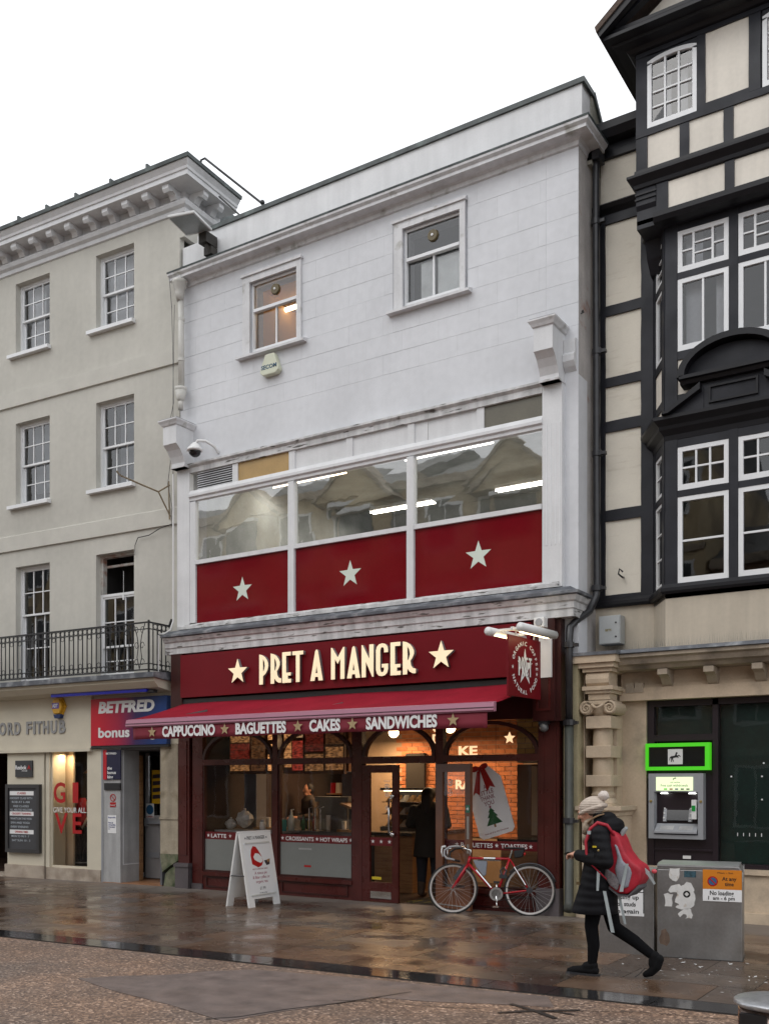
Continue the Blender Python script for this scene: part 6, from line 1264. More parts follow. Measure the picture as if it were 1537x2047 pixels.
obj('entablature_block', MB().box(-4.68, 12.08, 2.76, -4.40, 12.5, 2.84).box(-4.71, 12.05, 2.84, -4.37, 12.5, 2.88).box(-4.74, 12.02, 2.88, -4.34, 12.5, 2.93).prismx([(12.08,2.93),(12.04,2.97),(12.03,3.02),(12.04,3.07),(12.08,3.11),(12.5,3.11),(12.5,2.93)], -4.70, -4.40).box(-4.74, 12.03, 3.11, -4.36, 12.5, 3.16).box(-4.78, 11.99, 3.16, -4.32, 12.5, 3.22).box(-4.84, 11.95, 3.22, -4.28, 12.5, 3.31), STONE, TB)
obj('entablature_lead', MB().prismx([(12.3, 3.40), (11.93, 3.35), (11.93, 3.31), (12.3, 3.31)], -4.90, -4.26), LEAD, TB)
# the matching right-hand strip and column of the timbered building
for ch in list(TB.children):
    b_ = ch.name.split('.')[0]
    if b_ in ('column_shaft', 'column_block', 'column_backing', 'column_base', 'pedestal', 'pedestal_cap', 'capital', 'entablature_block', 'entablature_lead'):
        n_ = inst(b_, ch, TB, (3.31, 0, 0))
        for g_ in ch.children: inst(g_.name.split('.')[0], g_, n_, (0, 0, 0))
for a, b in LP: panel(-1.64, -1.12, a, b, TY, INFILL)
beam(-1.80, -1.62, 4.0, 10.0, TY-.035, name='timber_post'); beam(-1.14, TX1, 4.0, 9.13, TY-.03, name='timber_post')
for a, b in ((7.81, 7.94), (6.88, 7.0), (6.29, 6.43), (5.13, 5.27), (4.02, 4.16), (9.01, 9.25), (9.86, 10.03)): beam(-1.62, -1.14, a, b, TY-.028)
jb2 = thing('meter_box', 'pale grey wall mounted meter box on the stone ledge', 'box', (-4.5, 12.45, 3.5))
obj('case', MB().box(-4.66, 12.40, 3.50, -4.375, 12.58, 3.865), mat('pale_grey_enamel', (.42, .44, .44), .5, var=.06), jb2, bevel=.004); obj('lid', MB().box(-4.65, 12.392, 3.51, -4.385, 12.40, 3.855), mat('pale_grey_enamel', (.42,.44,.44)), jb2)
obj('catch', MB().lathe([(.012,0),(.010,.01)], (-4.43, 12.392, 3.59), 8, 'y').lathe([(.012,0),(.010,.01)], (-4.43, 12.392, 3.77), 8, 'y'), BLACKM, jb2); text('lettering', 'BETS', mat('gold_print2', (.25, .2, .05), .5), jb2, at(-4.57, 12.391, 3.665), .04, w=.08, bold=.02)
spk = MB()
for i in range(330):
    x = -4.62 + i*.0095 + random.uniform(-.003, .003); y = 12.55 if x < -4.0 else (12.55 - (x+4.0)*1.66 if x < -3.7 else 12.05); y -= .04; y += random.uniform(-.02, .02); h = random.uniform(.09, .14); dx = random.uniform(-.012, .012); dy = random.choice((-.03, .0, .03)); zb = 3.375 + (y-12.1)*.13
    spk.add([(x-.0012,y,zb),(x+.0012,y,zb),(x+dx,y+dy,zb+h)], [(0,1,2)])
sk_ = obj('bird_spikes', spk, mat('steel_wire', (.22, .21, .19), .5, metal=.3)); tag(sk_, 'fine wire bird spikes along the lead ledge above the bank', kind='stuff')
cb = thing('cable', 'thin black cable clipped up the yellow stone beside the drainpipe', 'cable', (-4.85, 12.15, 1.5)); obj('cable', MB().tube([(-4.84, 12.17, 3.25), (-4.85, 12.17, 2.0), (-4.84, 12.17, .2)], .009, 5), BLACKM, cb)

# ------------------------------------------------------------------ neighbours beyond the frame and the far side of the street (seen in the panes)
def simple_building(name, lab, x0, x1, y0, y1, h, m, face, cols, rows, bay=None, roofm=None, gables=()):
    t = thing(name, lab, 'building', ((x0+x1)/2, (y0+y1)/2, 0)); yf = y0 if face < 0 else y1
    obj('wall', MB().box(x0, y0, 0, x1, y1, h), m, t); e = .3
    obj('cornice', MB().box(x0, y0-e*.5, h, x1, y1+e*.5, h+.3), STONED, t)
    for f in range(1, rows): obj('string_course', MB().box(x0, yf-.08, f*h/rows-.1, x1, yf+.08, f*h/rows+.1), STONED, t)
    w = (x1-x0)/cols
    for i in range(cols):
        for j in range(rows):
            cx = x0 + w*(i+.5); z0 = j*h/rows + (.9 if j else .5); z1 = (j+1)*h/rows - .5
            fr_ = obj('window', MB().box(cx-.65, yf-.05, z0-.1, cx+.65, yf+.05, z1+.1), SASH, t)
            obj('pane', MB().box(cx-.55, yf-.06, z0, cx-.03, yf+.06, z1).box(cx+.03, yf-.06, z0, cx+.55, yf+.06, z1), mat('opposite_pane', (.03, .035, .04), .1), fr_)
    for gx in gables:
        obj('gable', MB().prism([(gx-1.5, h-.4), (gx+1.5, h-.4), (gx, h+.9)], yf-.6, yf+.7), m, t)
        obj('gable_coping', MB().prism([(gx-1.7, h-.4), (gx-1.5, h-.4), (gx, h+.9), (gx+1.5, h-.4), (gx+1.7, h-.4), (gx, h+1.1)], yf-.5, yf+.8), STONED, t)
        obj('bay_front', MB().slab([(gx-1.2, yf), (gx-.8, yf+.6), (gx+.8, yf+.6), (gx+1.2, yf)][::-1], h/rows, h-.4), m, t)
        for j in range(1, rows): obj('bay_window', MB().box(gx-.7, yf+.58, j*h/rows+.8, gx+.7, yf+.64, (j+1)*h/rows-.7), mat('opposite_pane', (.03,.035,.04)), t); obj('awning_blind', MB().box(gx-.8, yf+.6, (j+1)*h/rows-.7, gx+.8, yf+.9, (j+1)*h/rows-.55), PLASTW, t)
    obj('roof', MB().prismx([(y0, h+.3), ((y0+y1)/2, h+2.2), (y1, h+.3)], x0, x1), mat('slate', (.08, .085, .09), .6, var=.2), t)
    return t
YS = mat('opposite_yellow_stone', (.60, .48, .30), .85, var=.22, vs_=.6, c2=(.25, .2, .14), c2s=.4)
simple_building('stone_building', 'long yellow stone building with gabled bays across the street behind the camera', -36, -17.5, -14, -5.5, 12.0, YS, 1, 9, 4, gables=(-30, -24.6, -19.8))
simple_building('stone_building', 'yellow stone building with one gabled bay opposite the shops', -17.4, -8, -14, -5.3, 11.6, YS, 1, 5, 4, gables=(-13.6,))
simple_building('brick_building', 'plain brown brick building opposite the bank', -7.9, 4, -14, -5.5, 8.0, mat('brown_brick_far', (.28, .17, .11), .85, var=.2), 1, 5, 3)
simple_building('stone_building', 'grey rendered building right of the timbered bank', -.98, 9, 12.75, 20, 9.5, mat('grey_render', (.42, .40, .36), .85, var=.1), -1, 4, 3)
simple_building('stone_building', 'pale rendered building at the far left end of the terrace', -34, -20.2, 11.2, 19, 10.5, mat('pale_render', (.48, .44, .37), .85, var=.1), -1, 6, 4)

# ------------------------------------------------------------------ street furniture
def cab_frame(): return T((-3.03, 9.64, 0)) @ RZ(10.3)
with frame(cab_frame()):
    cb1 = thing('steel_cabinet', 'large stainless steel street cabinet with torn white stickers and orange no loading plate', 'cabinet', (0, 0, 0), rz=R(10.3))
    obj('case', MB().slab([(0,0),(.78,0),(.78,.44),(0,.44)], .0, .865).prism([(0,.865),(.78,.865),(.755,.905),(.0,.905)], .0, .44), STEEL, cb1, bevel=.006)
    obj('lid', MB().prismx([(-.006,.895),(-.004,.912),(.10,.925),(.44,.925),(.44,.905),(0,.905)], .0, .752), mat('bright_steel_lid', (.42, .43, .43), .35, metal=.6, var=.08), cb1)
    obj('plinth', MB().box(-.01, -.012, .0, .79, .45, .018), mat('wet_plinth', (.05, .05, .05), .3), cb1)
    OG = mat('orange_plate', (.62, .20, .01), .45, var=.05); BKP = mat('black_print', (.01, .01, .01))
    obj('orange_plate', MB().box(.425, -.006, .69, .778, -.001, .875), OG, cb1); obj('white_plate', MB().box(.425, -.006, .575, .778, -.001, .689), WPRINT, cb1)
    shape('sign_disc', [circ(0,0,.048)], RV, cb1, at(.515, -.0065, .765), .001); shape('sign_disc', [circ(0,0,.036)], mat('blue_print', (.03,.12,.25)), cb1, at(.515, -.0078, .765), .001); shape('sign_bar', [[(-.032,.024),(-.024,.032),(.032,-.024),(.024,-.032)]], RV, cb1, at(.515, -.009, .765), .001)
    for s_, x, z, w_, sz in (('At any', .60, .775, .13, .05), ('time', .625, .725, .08, .05), ('No loading', .49, .635, .215, .058), ('1  am - 6 pm', .475, .590, .24, .048)): text('lettering', s_, BKP, cb1, at(x, -.0065, z), sz, w=w_, bold=.02, h=.001)
    text('lettering', 'Mon - Sat', BKP, cb1, at(.56, -.0065, .84), .022, w=.14, h=.001)
    TW = mat('torn_sticker_paper', (.66, .65, .63), .7, var=.1, vs_=12, c2=(.5, .42, .33), c2s=14, c2t=(.58, .68))
    def blob(pts, k=0): 
        out = []
        for (a, b), (c, d) in zip(pts, pts[1:]+pts[:1]):
            out.append((a, b)); out.append(((a+c)/2+random.uniform(-.006,.006), (b+d)/2+random.uniform(-.006,.006)))
        return out
    toM = lambda px, pz: (( (1280+px/5.98) - 1313.4)/169.6*.78, .905 - ((1700+pz/5.98) - 1731.5)/212)
    for pts in ([(350,225),(475,220),(470,250),(465,340),(430,385),(390,375),(350,340),(350,260)],
                [(335,500),(370,440),(470,415),(490,440),(530,420),(560,385),(610,395),(650,470),(640,500),(665,590),(650,640),(640,680),(560,720),(500,725),(420,700),(470,665),(415,640),(440,560),(440,520),(360,525)],
                [(280,545),(330,530),(395,545),(380,600),(380,695),(290,695),(300,620)], [(450,780),(540,710),(610,715),(635,790),(620,830),(540,835),(560,800),(520,780),(480,820)]):
        q = [toM(*p) for p in pts]; shape('torn_sticker', [blob(q)[::-1]], TW, cb1, at(0, -.001, 0), .001)
    a_ = toM(560, 535); shape('round_print', [circ(0,0,.034,14), circ(0,0,.022,4)], BKP, cb1, at(a_[0], -.0025, a_[1]), .001)
    a_ = toM(600, 290); shape('small_sticker', [rect(-.055,-.03,.055,.03)], mat('teal_sticker', (.04, .10, .13), .5, var=.5, vs_=40), cb1, at(a_[0], -.001, a_[1]), .001)
    obj('side_sticker', MB().box(.781, .06, .76, .783, .12, .85).box(.781, .26, .84, .783, .32, .91), PLASTW, cb1)
    shape('rust_stain', [blob([(.03,.14),(.09,.12),(.12,.17),(.11,.24),(.08,.29),(.04,.27),(.02,.2)])], mat('rust_stain', (.235, .165, .125), .55, metal=.6, var=.3, vs_=20), cb1, at(0, -.0008, 0), .0006)
with frame(T((-3.60, 9.585, 0)) @ RZ(10.3)):
    cb2 = thing('steel_cabinet', 'smaller steel street cabinet with white text plate behind the walking woman', 'cabinet', (0, 0, 0), rz=R(10.3))
    obj('case', MB().slab([(0,0),(.535,0),(.535,.36),(0,.36)], .0, .835), STEEL, cb2, bevel=.006); obj('lid', MB().box(-.004, -.006, .835, .54, .366, .852), mat('bright_steel_lid', (.42,.43,.43)), cb2)
    obj('white_plate', MB().box(.05, -.005, .63, .44, -.001, .80).box(.05, -.005, .39, .44, -.001, .622), WPRINT, cb2); obj('black_rule', MB().box(.05, -.006, .622, .44, -.001, .63).box(.432, -.0065, .42, .44, -.005, .8), BKP, cb2)
    for s_, x, z in (('only', .14, .66), ('speeding up', .08, .555), ('speeds studs', .08, .485), ('on again', .13, .415)): text('lettering', s_, BKP, cb2, at(x, -.0055, z), .06, w={'only': .14, 'speeding up': .31, 'speeds studs': .28, 'on again': .26}[s_], bold=.02, h=.001)
bn = thing('steel_bollard_bin', 'round stainless steel bin with domed lid at the lower right corner', 'bin', (-.84, 4.27, 0))
with frame(T((-.84, 4.27, 0))):
    obj('lid', MB().lathe([(.172,.790),(.178,.795),(.178,.808),(.172,.812),(.10,.822),(.0,.826)], n=40), mat('wet_steel_lid', (.45, .46, .48), .3, metal=.7, var=.2, vs_=30, bump=.002, bs=120), bn, True)
    obj('drum', MB().lathe([(.160,.79),(.160,.60),(.164,.59),(.164,.02),(.15,.0)], n=40), mat('dark_polished_steel', (.25, .20, .18), .2, metal=.9, var=.25, vs_=4), bn, True)
    obj('groove_ring', MB().lathe([(.166,.66),(.170,.665),(.170,.675),(.166,.68)], n=40), CHROME, bn, True)
    obj('opening', MB().box(-.12, -.168, .69, -.02, -.14, .775), BLACKM, bn)
# A-board
sbd = thing('pavement_board', 'white folding pavement board advertising a mince pie and coffee', 'pavement sign', (-9.09, 10.78, 0))
yb0, yb1 = 10.45, 11.12
def board_leg(s):
    b = MB(); lean = .19
    def q(y0, y1, h0, h1, t0=-.012, t1=.012):
        P = lambda h, t: (-9.09 + s*(lean*(1-h/1.04) + t + .012), h)
        (a0, z0), (a1, z1), (c1, w1), (c0, w0) = P(h0, t0), P(h1, t0), P(h1, t1), P(h0, t1)
        b.add([(a0,y0,z0),(a0,y1,z0),(a1,y1,z1),(a1,y0,z1),(c0,y0,w0),(c0,y1,w0),(c1,y1,w1),(c1,y0,w1)], [(0,1,2,3),(7,6,5,4),(0,3,7,4),(1,5,6,2),(3,2,6,7),(0,4,5,1)])
    q(yb0, yb1, .12, 1.03); q(yb0, yb0+.13, 0, .12); q(yb1-.13, yb1, 0, .12)
    return b
obj('front_leaf', board_leg(1), PLASTW, sbd); obj('rear_leaf', board_leg(-1), PLASTW, sbd)
obj('hinge_bar', MB().box(-9.11, yb0, 1.02, -9.06, yb1, 1.045), PLASTW, sbd); obj('strap', MB().tube([(-9.20, yb0-.004, .44), (-8.97, yb0-.004, .44)], .010, 5), BLACKM, sbd)
lean = math.atan2(.19, 1.04)
FB = Matrix(((0, -math.sin(lean), math.cos(lean), -9.09+.19+.0255), (1, 0, 0, yb0), (0, math.cos(lean), math.sin(lean), 0), (0, 0, 0, 1)))
def bd(x, y, z=.001): return FB @ T((x, y, z))
obj('poster_sheet', None, None, sbd) if False else None
shape('poster_sheet', [rect(.06, .17, .61, .90)], mat('poster_paper', (.70, .71, .72), .4, var=.03), sbd, bd(0, 0), .002)
for z in (.885, .165): shape('poster_rail', [rect(.08, z, .60, z+.018)], mat('pale_grey_rail', (.55, .55, .52), .4), sbd, bd(0, 0), .012)  # pale grey rails along the top and bottom of the sheet
text('lettering', 'PRET A MANGER', GREYD, sbd, bd(.335, .945), .07, w=.38, align='CENTER', h=.001)
for x in (.11, .56): shape('star_print', [starpts(x, .965, .018)], GREYD, sbd, bd(0, 0), .001)
shape('red_hat_print', [[(.18,.60),(.17,.72),(.19,.80),(.24,.85),(.30,.84),(.35,.78),(.40,.70),(.42,.63),(.38,.575),(.30,.55),(.23,.58)]], RV, sbd, bd(0, 0, .003), .001); shape('white_trim_print', [[(.22,.70),(.27,.75),(.34,.74),(.40,.69),(.41,.63),(.36,.61),(.30,.63),(.24,.66)]], PLASTW, sbd, bd(0, 0, .0045), .001)
shape('cup_print', [[(.44,.64),(.57,.65),(.55,.58),(.48,.57)]], mat('dark_photo', (.03,.02,.03)), sbd, bd(0, 0, .003), .001); shape('cup_print', [[(.50,.65),(.57,.66),(.56,.62),(.51,.61)]], mat('tray_food', (.45,.25,.10)), sbd, bd(0, 0, .004), .001)
for s_, z, sz, w_ in (("PRET'S CHRISTMAS MENU", .52, .028, .32), ('A mince pie', .455, .06, .26), ('& filter coffee or', .395, .06, .36), ('organic tea', .335, .06, .25), ('£1.99', .24, .06, .12), ('to take away', .19, .03, .16)):
    text('lettering', s_, DR if s_[0] not in '£t' else GREYD, sbd, bd(.335, z, .003), sz, w=w_, align='CENTER', h=.001)

# ------------------------------------------------------------------ bicycle
BD = T((-6.30, 11.46, 0)) @ RZ(math.degrees(math.atan2(.31, .95))) @ RX(-7)
with frame(BD):
    bk = thing('bicycle', 'red and silver racing bicycle leaning by the open shop door', 'bicycle', (0, 0, 0)); bk.rotation_euler = BD.to_euler()
    def wheel(x):
        t = [6.2832*i/40 for i in range(40)]
        w = obj('wheel', MB().tube([(x+.318*math.cos(a), 0, .335+.318*math.sin(a)) for a in t], .0135, 8, True), TYRE, bk, True)
        rim = MB(); vv = []
        for a in t:
            for r, y in ((.308,-.011),(.308,.011),(.285,.008),(.285,-.008)): vv.append((x+r*math.cos(a), y, .335+r*math.sin(a)))
        rim.add(vv, [(i*4+j, i*4+(j+1) % 4, ((i+1) % 40)*4+(j+1) % 4, ((i+1) % 40)*4+j) for i in range(40) for j in range(4)])
        obj('rim', rim, mat('silver_rim', (.62, .60, .58), .3, metal=.6), w)
        obj('hub', MB().tube([(x,-.045,.335),(x,.045,.335)], .020, 10), CHROME, w)
        sp_ = MB()
        for k in range(28):
            a = 6.2832*k/28; s = (-1)**k; b_ = a + (.9 if (k//2) % 2 else -.9)
            sp_.tube([(x+.018*math.cos(b_), s*.03, .335+.018*math.sin(b_)), (x+.287*math.cos(a), 0, .335+.287*math.sin(a))], .0013, 4)
        tag(obj('spokes', sp_, mat('steel_spoke', (.55, .55, .55), .35, metal=.7), w), kind='stuff'); return w
    wheel(0); wheel(1.0)
    HT, HL, ST, BB, RH = (.215,0,.755), (.190,0,.645), (.735,0,.735), (.575,0,.275), (1.0,0,.335)
    fr_ = obj('frame', MB().tube([HT, HL], .019, 10).tube([(.215,0,.735), ST], .016, 10).tube([(.195,0,.665), BB], .018, 10).tube([ST, BB], .016, 10).tube([ST, (.99,-.05,.335)], .010, 8).tube([ST, (.99,.05,.335)], .010, 8).tube([BB, (.99,-.05,.335)], .011, 8).tube([BB, (.99,.05,.335)], .011, 8).tube([(.575,-.04,.275),(.575,.04,.275)], .024, 12), BIKERED, bk, True)
    for a_, b_, r_ in (((.30,0,.58),(.50,0,.355),.0185), ((.80,-.045,.63),(.95,-.052,.40),.0115), ((.40,0,.7355),(.55,0,.7352),.017)): obj('chrome_wrap', MB().tube([a_, b_], r_, 10), CHROME, bk)
    obj('fork', MB().tube([HL, (.165,-.045,.60), (.09,-.05,.48), (.02,-.05,.37), (0,-.05,.335)], [.02,.018,.014,.011,.010], 8).tube([(.165,.045,.60), (.09,.05,.48), (.0,.05,.335)], [.018,.014,.010], 8), BIKERED, bk, True)
    obj('mudguard', MB().prism([(.10,.54),(.175,.61),(.14,.655),(.06,.57),(.0,.47),(.04,.44)], -.012, .012), mat('grey_mud_flap', (.06,.06,.065), .5), bk)
    obj('stem', MB().tube([(.215,0,.755), (.225,0,.835), (.10,0,.875)], .014, 8), CHROME, bk, True)
    for s in (-1, 1):
        y = s*.20
        obj('handlebar', MB().tube([(.10,0,.875),(.10,y*.8,.875),(.06,y,.875),(-.02,y,.865),(-.085,y,.82),(-.09,y,.76),(-.05,y,.715),(.05,y,.70)], .014, 8), mat('black_bar_tape', (.02,.02,.022), .7) if s > 0 else mat('silver_bar_tape', (.35,.35,.36), .4), bk, True)
        obj('brake_lever', MB().tube([(-.07,y,.87),(-.115,y,.865),(-.125,y,.80),(-.105,y,.735)], [.016,.014,.009,.006], 8), PLASTW if s < 0 else CHROME, bk, True)
        obj('brake_cable', MB().tube([(-.10,y,.875),(-.05,y*.8,.92),(.06,y*.3,.90),(.15,0,.80)], .003, 5), BLACKM, bk)
    obj('seat_post', MB().tube([ST, (.765,0,.85)], .0135, 8), CHROME, bk)
    obj('saddle', MB().loft([(0,0,0,0,0)] if False else [(.862,.80,0,.13,.05),(.878,.79,0,.14,.06),(.885,.79,0,.11,.045)], 16), BLACKM, bk, True)
    obj('saddle_bag', MB().prism([(.79,.84),(.93,.86),(.90,.76),(.80,.745)], -.04, .04), mat('black_bag_fabric', (.015,.015,.016), .8), bk, bevel=.012)
    obj('rear_lamp', MB().ell((.925,0,.80), (.018,.02,.02)), mat('red_lens', (.5,.01,.01), .2), bk, True)
    obj('frame_bag', MB().prism([(.26,.71),(.43,.715),(.445,.68),(.43,.52),(.40,.50),(.30,.62)], -.022, .022), mat('grey_frame_bag', (.22,.24,.28), .6), bk, bevel=.008)
    obj('pump', MB().tube([(.32,-.022,.71),(.62,-.022,.71)], .009, 6), CHROME, bk)
    cr = obj('chainring', MB().lathe([(.085,-.0),(.088,.004),(.085,.008),(.06,.008),(.06,0)], (.575,-.045,.275), 28, 'y'), mat('worn_alloy', (.35,.34,.33), .4, metal=.7), bk)
    obj('crank', MB().tube([(.575,-.055,.275),(.590,-.06,.115)], [.014,.010], 8).tube([(.575,.055,.275),(.56,.06,.43)], [.014,.010], 8), CHROME, bk, True)
    obj('pedal', MB().box(.545,-.14,.10,.625,-.065,.125), CHROME, bk); obj('pedal', MB().box(.52,.065,.42,.60,.14,.445), GREYD, bk)
    obj('chain', MB().tube([(.575,-.05,.36),(1.0,-.05,.37)], .004, 4).tube([(.575,-.05,.19),(.98,-.05,.25),(1.0,-.05,.30)], .004, 4), BLACKM, bk); obj('sprocket', MB().lathe([(.04,0),(.04,.015)], (1.0,-.045,.335), 18, 'y'), GREYD, bk)
    obj('rear_mudguard', MB().tube([(1.0+.345*math.cos(R(a)), 0, .335+.345*math.sin(R(a))) for a in range(20, 150, 10)], .012, 6), mat('grey_mud_flap', (.06,.06,.065)), bk, True)
    obj('lock', MB().tube([(.64,-.03,.52),(.62,-.03,.58),(.66,-.03,.62),(.70,-.03,.58),(.68,-.03,.52)], .012, 6).box(.61,-.05,.48,.71,-.01,.53), GREYD, bk)

# ------------------------------------------------------------------ people
def remesh(o, vox, it=6, fac=.5):
    m = o.modifiers.new('remesh', 'REMESH'); m.mode = 'VOXEL'; m.voxel_size = vox; m.use_smooth_shade = True
    s = o.modifiers.new('smooth', 'SMOOTH'); s.factor = fac; s.iterations = it; return o
def hand(b, w, d, up, side, L=.17):
    """palm, four unequal bent fingers and a thumb off the palm's side; w wrist, d forward, up palm normal, side across"""
    w, d, up, side = Vector(w), Vector(d).normalized(), Vector(up).normalized(), Vector(side).normalized()
    b.limb([(w, .026), (w + d*.05, .028)]); 
    for k in (-1, 0, 1): b.limb([(w + d*.02 + side*k*.018, .016), (w + d*.085 + side*k*.022, .014)])
    for k, ln in zip((-1.5, -.5, .5, 1.5), (.062, .074, .070, .054)):
        r = w + d*.088 + side*k*.0185; a = r + d*ln*.45 - up*.008; c = a + d*ln*.25 - up*ln*.40; e = c - up*ln*.25 - d*ln*.12
        b.limb([(r, .0095), (a, .0088), (c, .0080), (e, .0070)])
    r = w + d*.03 + side*.030; b.limb([(r, .012), (r + d*.03 + side*.018 - up*.015, .0105), (r + d*.06 + side*.008 - up*.032, .009)])
WM = T((-3.23, 8.44, .012))
with frame(WM):
    pts = MB()
    R3 = Matrix.Rotation(R(-24), 3, 'Y')     # head bowed towards the phone (she faces -x)
    hc = Vector((-.035, 0, 1.44))
    pts.ell(hc, (.088, .074, .108), 18, 14, R3)
    pts.ell(hc + R3 @ Vector((-.035, 0, -.055)), (.055, .052, .055), 14, 10, R3)
    pts.limb([(hc + R3 @ Vector((-.088, 0, .012)), .010), (hc + R3 @ Vector((-.112, 0, -.020)), .013)])          # nose
    pts.ell(hc + R3 @ Vector((-.088, 0, -.052)), (.014, .024, .008), 10, 6, R3); pts.ell(hc + R3 @ Vector((-.085, 0, -.066)), (.014, .022, .008), 10, 6, R3)   # lips
    pts.ell(hc + R3 @ Vector((-.078, 0, -.095)), (.022, .022, .018), 10, 6, R3)                                     # chin
    for s in (-1, 1):
        pts.ell(hc + R3 @ Vector((-.078, s*.030, .022)), (.014, .022, .008), 8, 6, R3); pts.ell(hc + R3 @ Vector((.004, s*.076, -.005)), (.018, .010, .030), 10, 8, R3)
        pts.ell(hc + R3 @ Vector((-.06, s*.035, -.025)), (.03, .026, .028), 10, 8, R3)
    pts.limb([((.07, 0, 1.27), .052), ((.045, 0, 1.37), .048)])
    pts.loft([(.78,.075,0,.115,.16),(.88,.08,0,.12,.17),(1.0,.085,0,.10,.135),(1.12,.095,0,.105,.15),(1.22,.11,0,.10,.165),(1.29,.11,0,.07,.12)], 20)
    arms = ((-1, (.13,-.165,1.25), (.205,-.225,1.015), (-.075,-.125,1.055), (-.5,.18,.05)), (1, (.12,.165,1.25), (.185,.225,1.01), (-.085,.075,1.04), (-.5,-.10,.08)))
    for s, a, b_, c, dd in arms:
        pts.limb([(a, .050), (b_, .036), (c, .026)]); hand(pts, c, dd, (0, 0, 1) if s < 0 else (0, .3, 1), (.1, s*.0-1*s*.0+(1 if s < 0 else -1), .1))
    legs = (((.07,-.075,.80), (.015,-.07,.43), (.02,-.065,.085), (-.13,-.065,.03)), ((.08,.075,.80), (.17,.07,.42), (.53,.07,.19), (.50,.07,.05)))
    for a, b_, c, d_ in legs: pts.limb([(a, .088), (b_, .052), (Vector(b_)*.55+Vector(c)*.45+Vector((.015,0,0)), .047), (c, .032)]); pts.limb([(c, .030), (d_, .024)])
    wo = obj('person', pts, SKIN, None, True); remesh(wo, .0065, 3)
    tag(wo, 'person walking left in black padded coat and beige bobble hat looking at a phone', 'person')
    # eyes, brows
    for s in (-1, 1):
        obj('eye', MB().ell(hc + R3 @ Vector((-.084, s*.030, .008)), (.009,.010,.006), 10, 8), mat('eye_dark', (.03,.02,.018), .3), wo, True)
        obj('eyebrow', MB().limb([(hc + R3 @ Vector((-.090, s*.016, .028)), .0035), (hc + R3 @ Vector((-.080, s*.045, .028)), .003)]), mat('brown_hair', (.06,.035,.02), .7), wo, True)
    obj('hair', MB().ell(hc + R3 @ Vector((.02, 0, .01)), (.080, .082, .095), 16, 12, R3), mat('brown_hair', (.06,.035,.02)), wo, True)
    # tights and shoes
    tg = MB()
    for a, b_, c, d_ in legs: tg.limb([(a, .096), (b_, .060), (Vector(b_)*.55+Vector(c)*.45+Vector((.018,0,0)), .055), (c, .040)])
    remesh(obj('tights', tg, TIGHTS, wo, True), .010, 5)
    sh = MB(); SB = mat('black_suede_shoe', (.005,.005,.006), .85, spec=.2)
    sh.limb([((.045,-.065,.045), .040), ((-.04,-.065,.045), .042), ((-.15,-.065,.032), .036), ((-.19,-.065,.026), .026)]).limb([((.03,-.065,.09), .044), ((-.03,-.065,.075), .042)])
    remesh(obj('shoe', sh, SB, wo, True), .007, 5); obj('shoe_sole', MB().slab([(.085,-.035),(.085,-.095),(.0,-.105),(-.17,-.11),(-.215,-.08),(-.215,-.05),(-.17,-.02),(.0,-.03)][::-1], .0, .018), GREYD, wo)
    sh = MB().limb([((.575,.07,.175), .040), ((.55,.07,.11), .042), ((.50,.07,.055), .038), ((.455,.07,.032), .028)]).limb([((.53,.07,.20), .045), ((.52,.07,.13), .042)])
    remesh(obj('shoe', sh, SB, wo, True), .007, 5); obj('shoe_lace', MB().tube([(.46,.04,.09),(.42,.0,.04),(.39,-.02,.015)], .004, 5), BLACKM, wo)
    # coat: body, sleeves, hood and collar in one surface
    ct = MB().loft([(.545,.02,0,.205,.215),(.60,.025,0,.195,.21),(.72,.045,0,.172,.20),(.82,.06,0,.158,.195),(.92,.07,0,.150,.185),(1.0,.08,0,.142,.178),(1.1,.09,0,.145,.188),(1.2,.105,0,.145,.20),(1.27,.115,0,.120,.185),(1.32,.11,0,.095,.12),(1.36,.085,0,.085,.09),(1.40,.075,0,.072,.085),(1.425,.085,0,.068,.08)], 28)
    for s, a, b_, c, dd in arms: ct.limb([(a, .078), (b_, .068), (Vector(b_)*.5+Vector(c)*.5, .066), (c, .052)])
    ct.ell((.185, 0, 1.30), (.105, .125, .085), 18, 12, Matrix.Rotation(R(-30), 3, 'Y')); ct.ell((.14, 0, 1.38), (.075, .10, .06), 16, 10)
    remesh(obj('coat', ct, COATM, wo, True), .010, 4)
    obj('hood_fur_trim', MB().tube([(-.01,-.080,1.335),(.03,-.094,1.375),(.09,-.098,1.405),(.14,-.085,1.42)], [.012,.010,.008,.005], 8), mat('tan_trim', (.28,.18,.10), .9, var=.3, vs_=40), wo, True)
    obj('scarf', MB().limb([((-.03,-.05,1.33), .035), ((-.055,-.03,1.24), .030), ((-.06,-.02,1.16), .026)]).ell((.01,0,1.345), (.085,.085,.045), 16, 10), mat('beige_scarf', (.40,.32,.24), .95, var=.4, vs_=25, bump=.006, bs=60), wo, True)
    obj('sleeve_pocket', MB().box(.10,-.262,1.10,.215,-.235,1.125).box(.11,-.258,1.04,.21,-.235,1.10), COATM, wo); obj('brass_stud', MB().ell((.155,-.268,1.112), (.010,.004,.010)), mat('brass', (.5,.38,.15)), wo); obj('yellow_tag', MB().box(.10,-.262,1.135,.135,-.252,1.15), mat('yellow_sticker', (.6,.45,.02)), wo)
    obj('coat_zip', MB().box(-.085,-.172,.80,-.05,-.160,.825), mat('dark_brass', (.2,.15,.08), .4, metal=.6), wo)
    # hat
    HR = Matrix.Rotation(R(-20), 3, 'Y')
    ht = MB().ell((-.004, 0, 1.482), (.120, .104, .088), 24, 14, HR); ht.tube([Vector((-.004,0,1.482)) + HR @ Vector((.118*math.cos(a), .100*math.sin(a), -.028)) for a in [6.2832*i/24 for i in range(24)]], .018, 8, True)
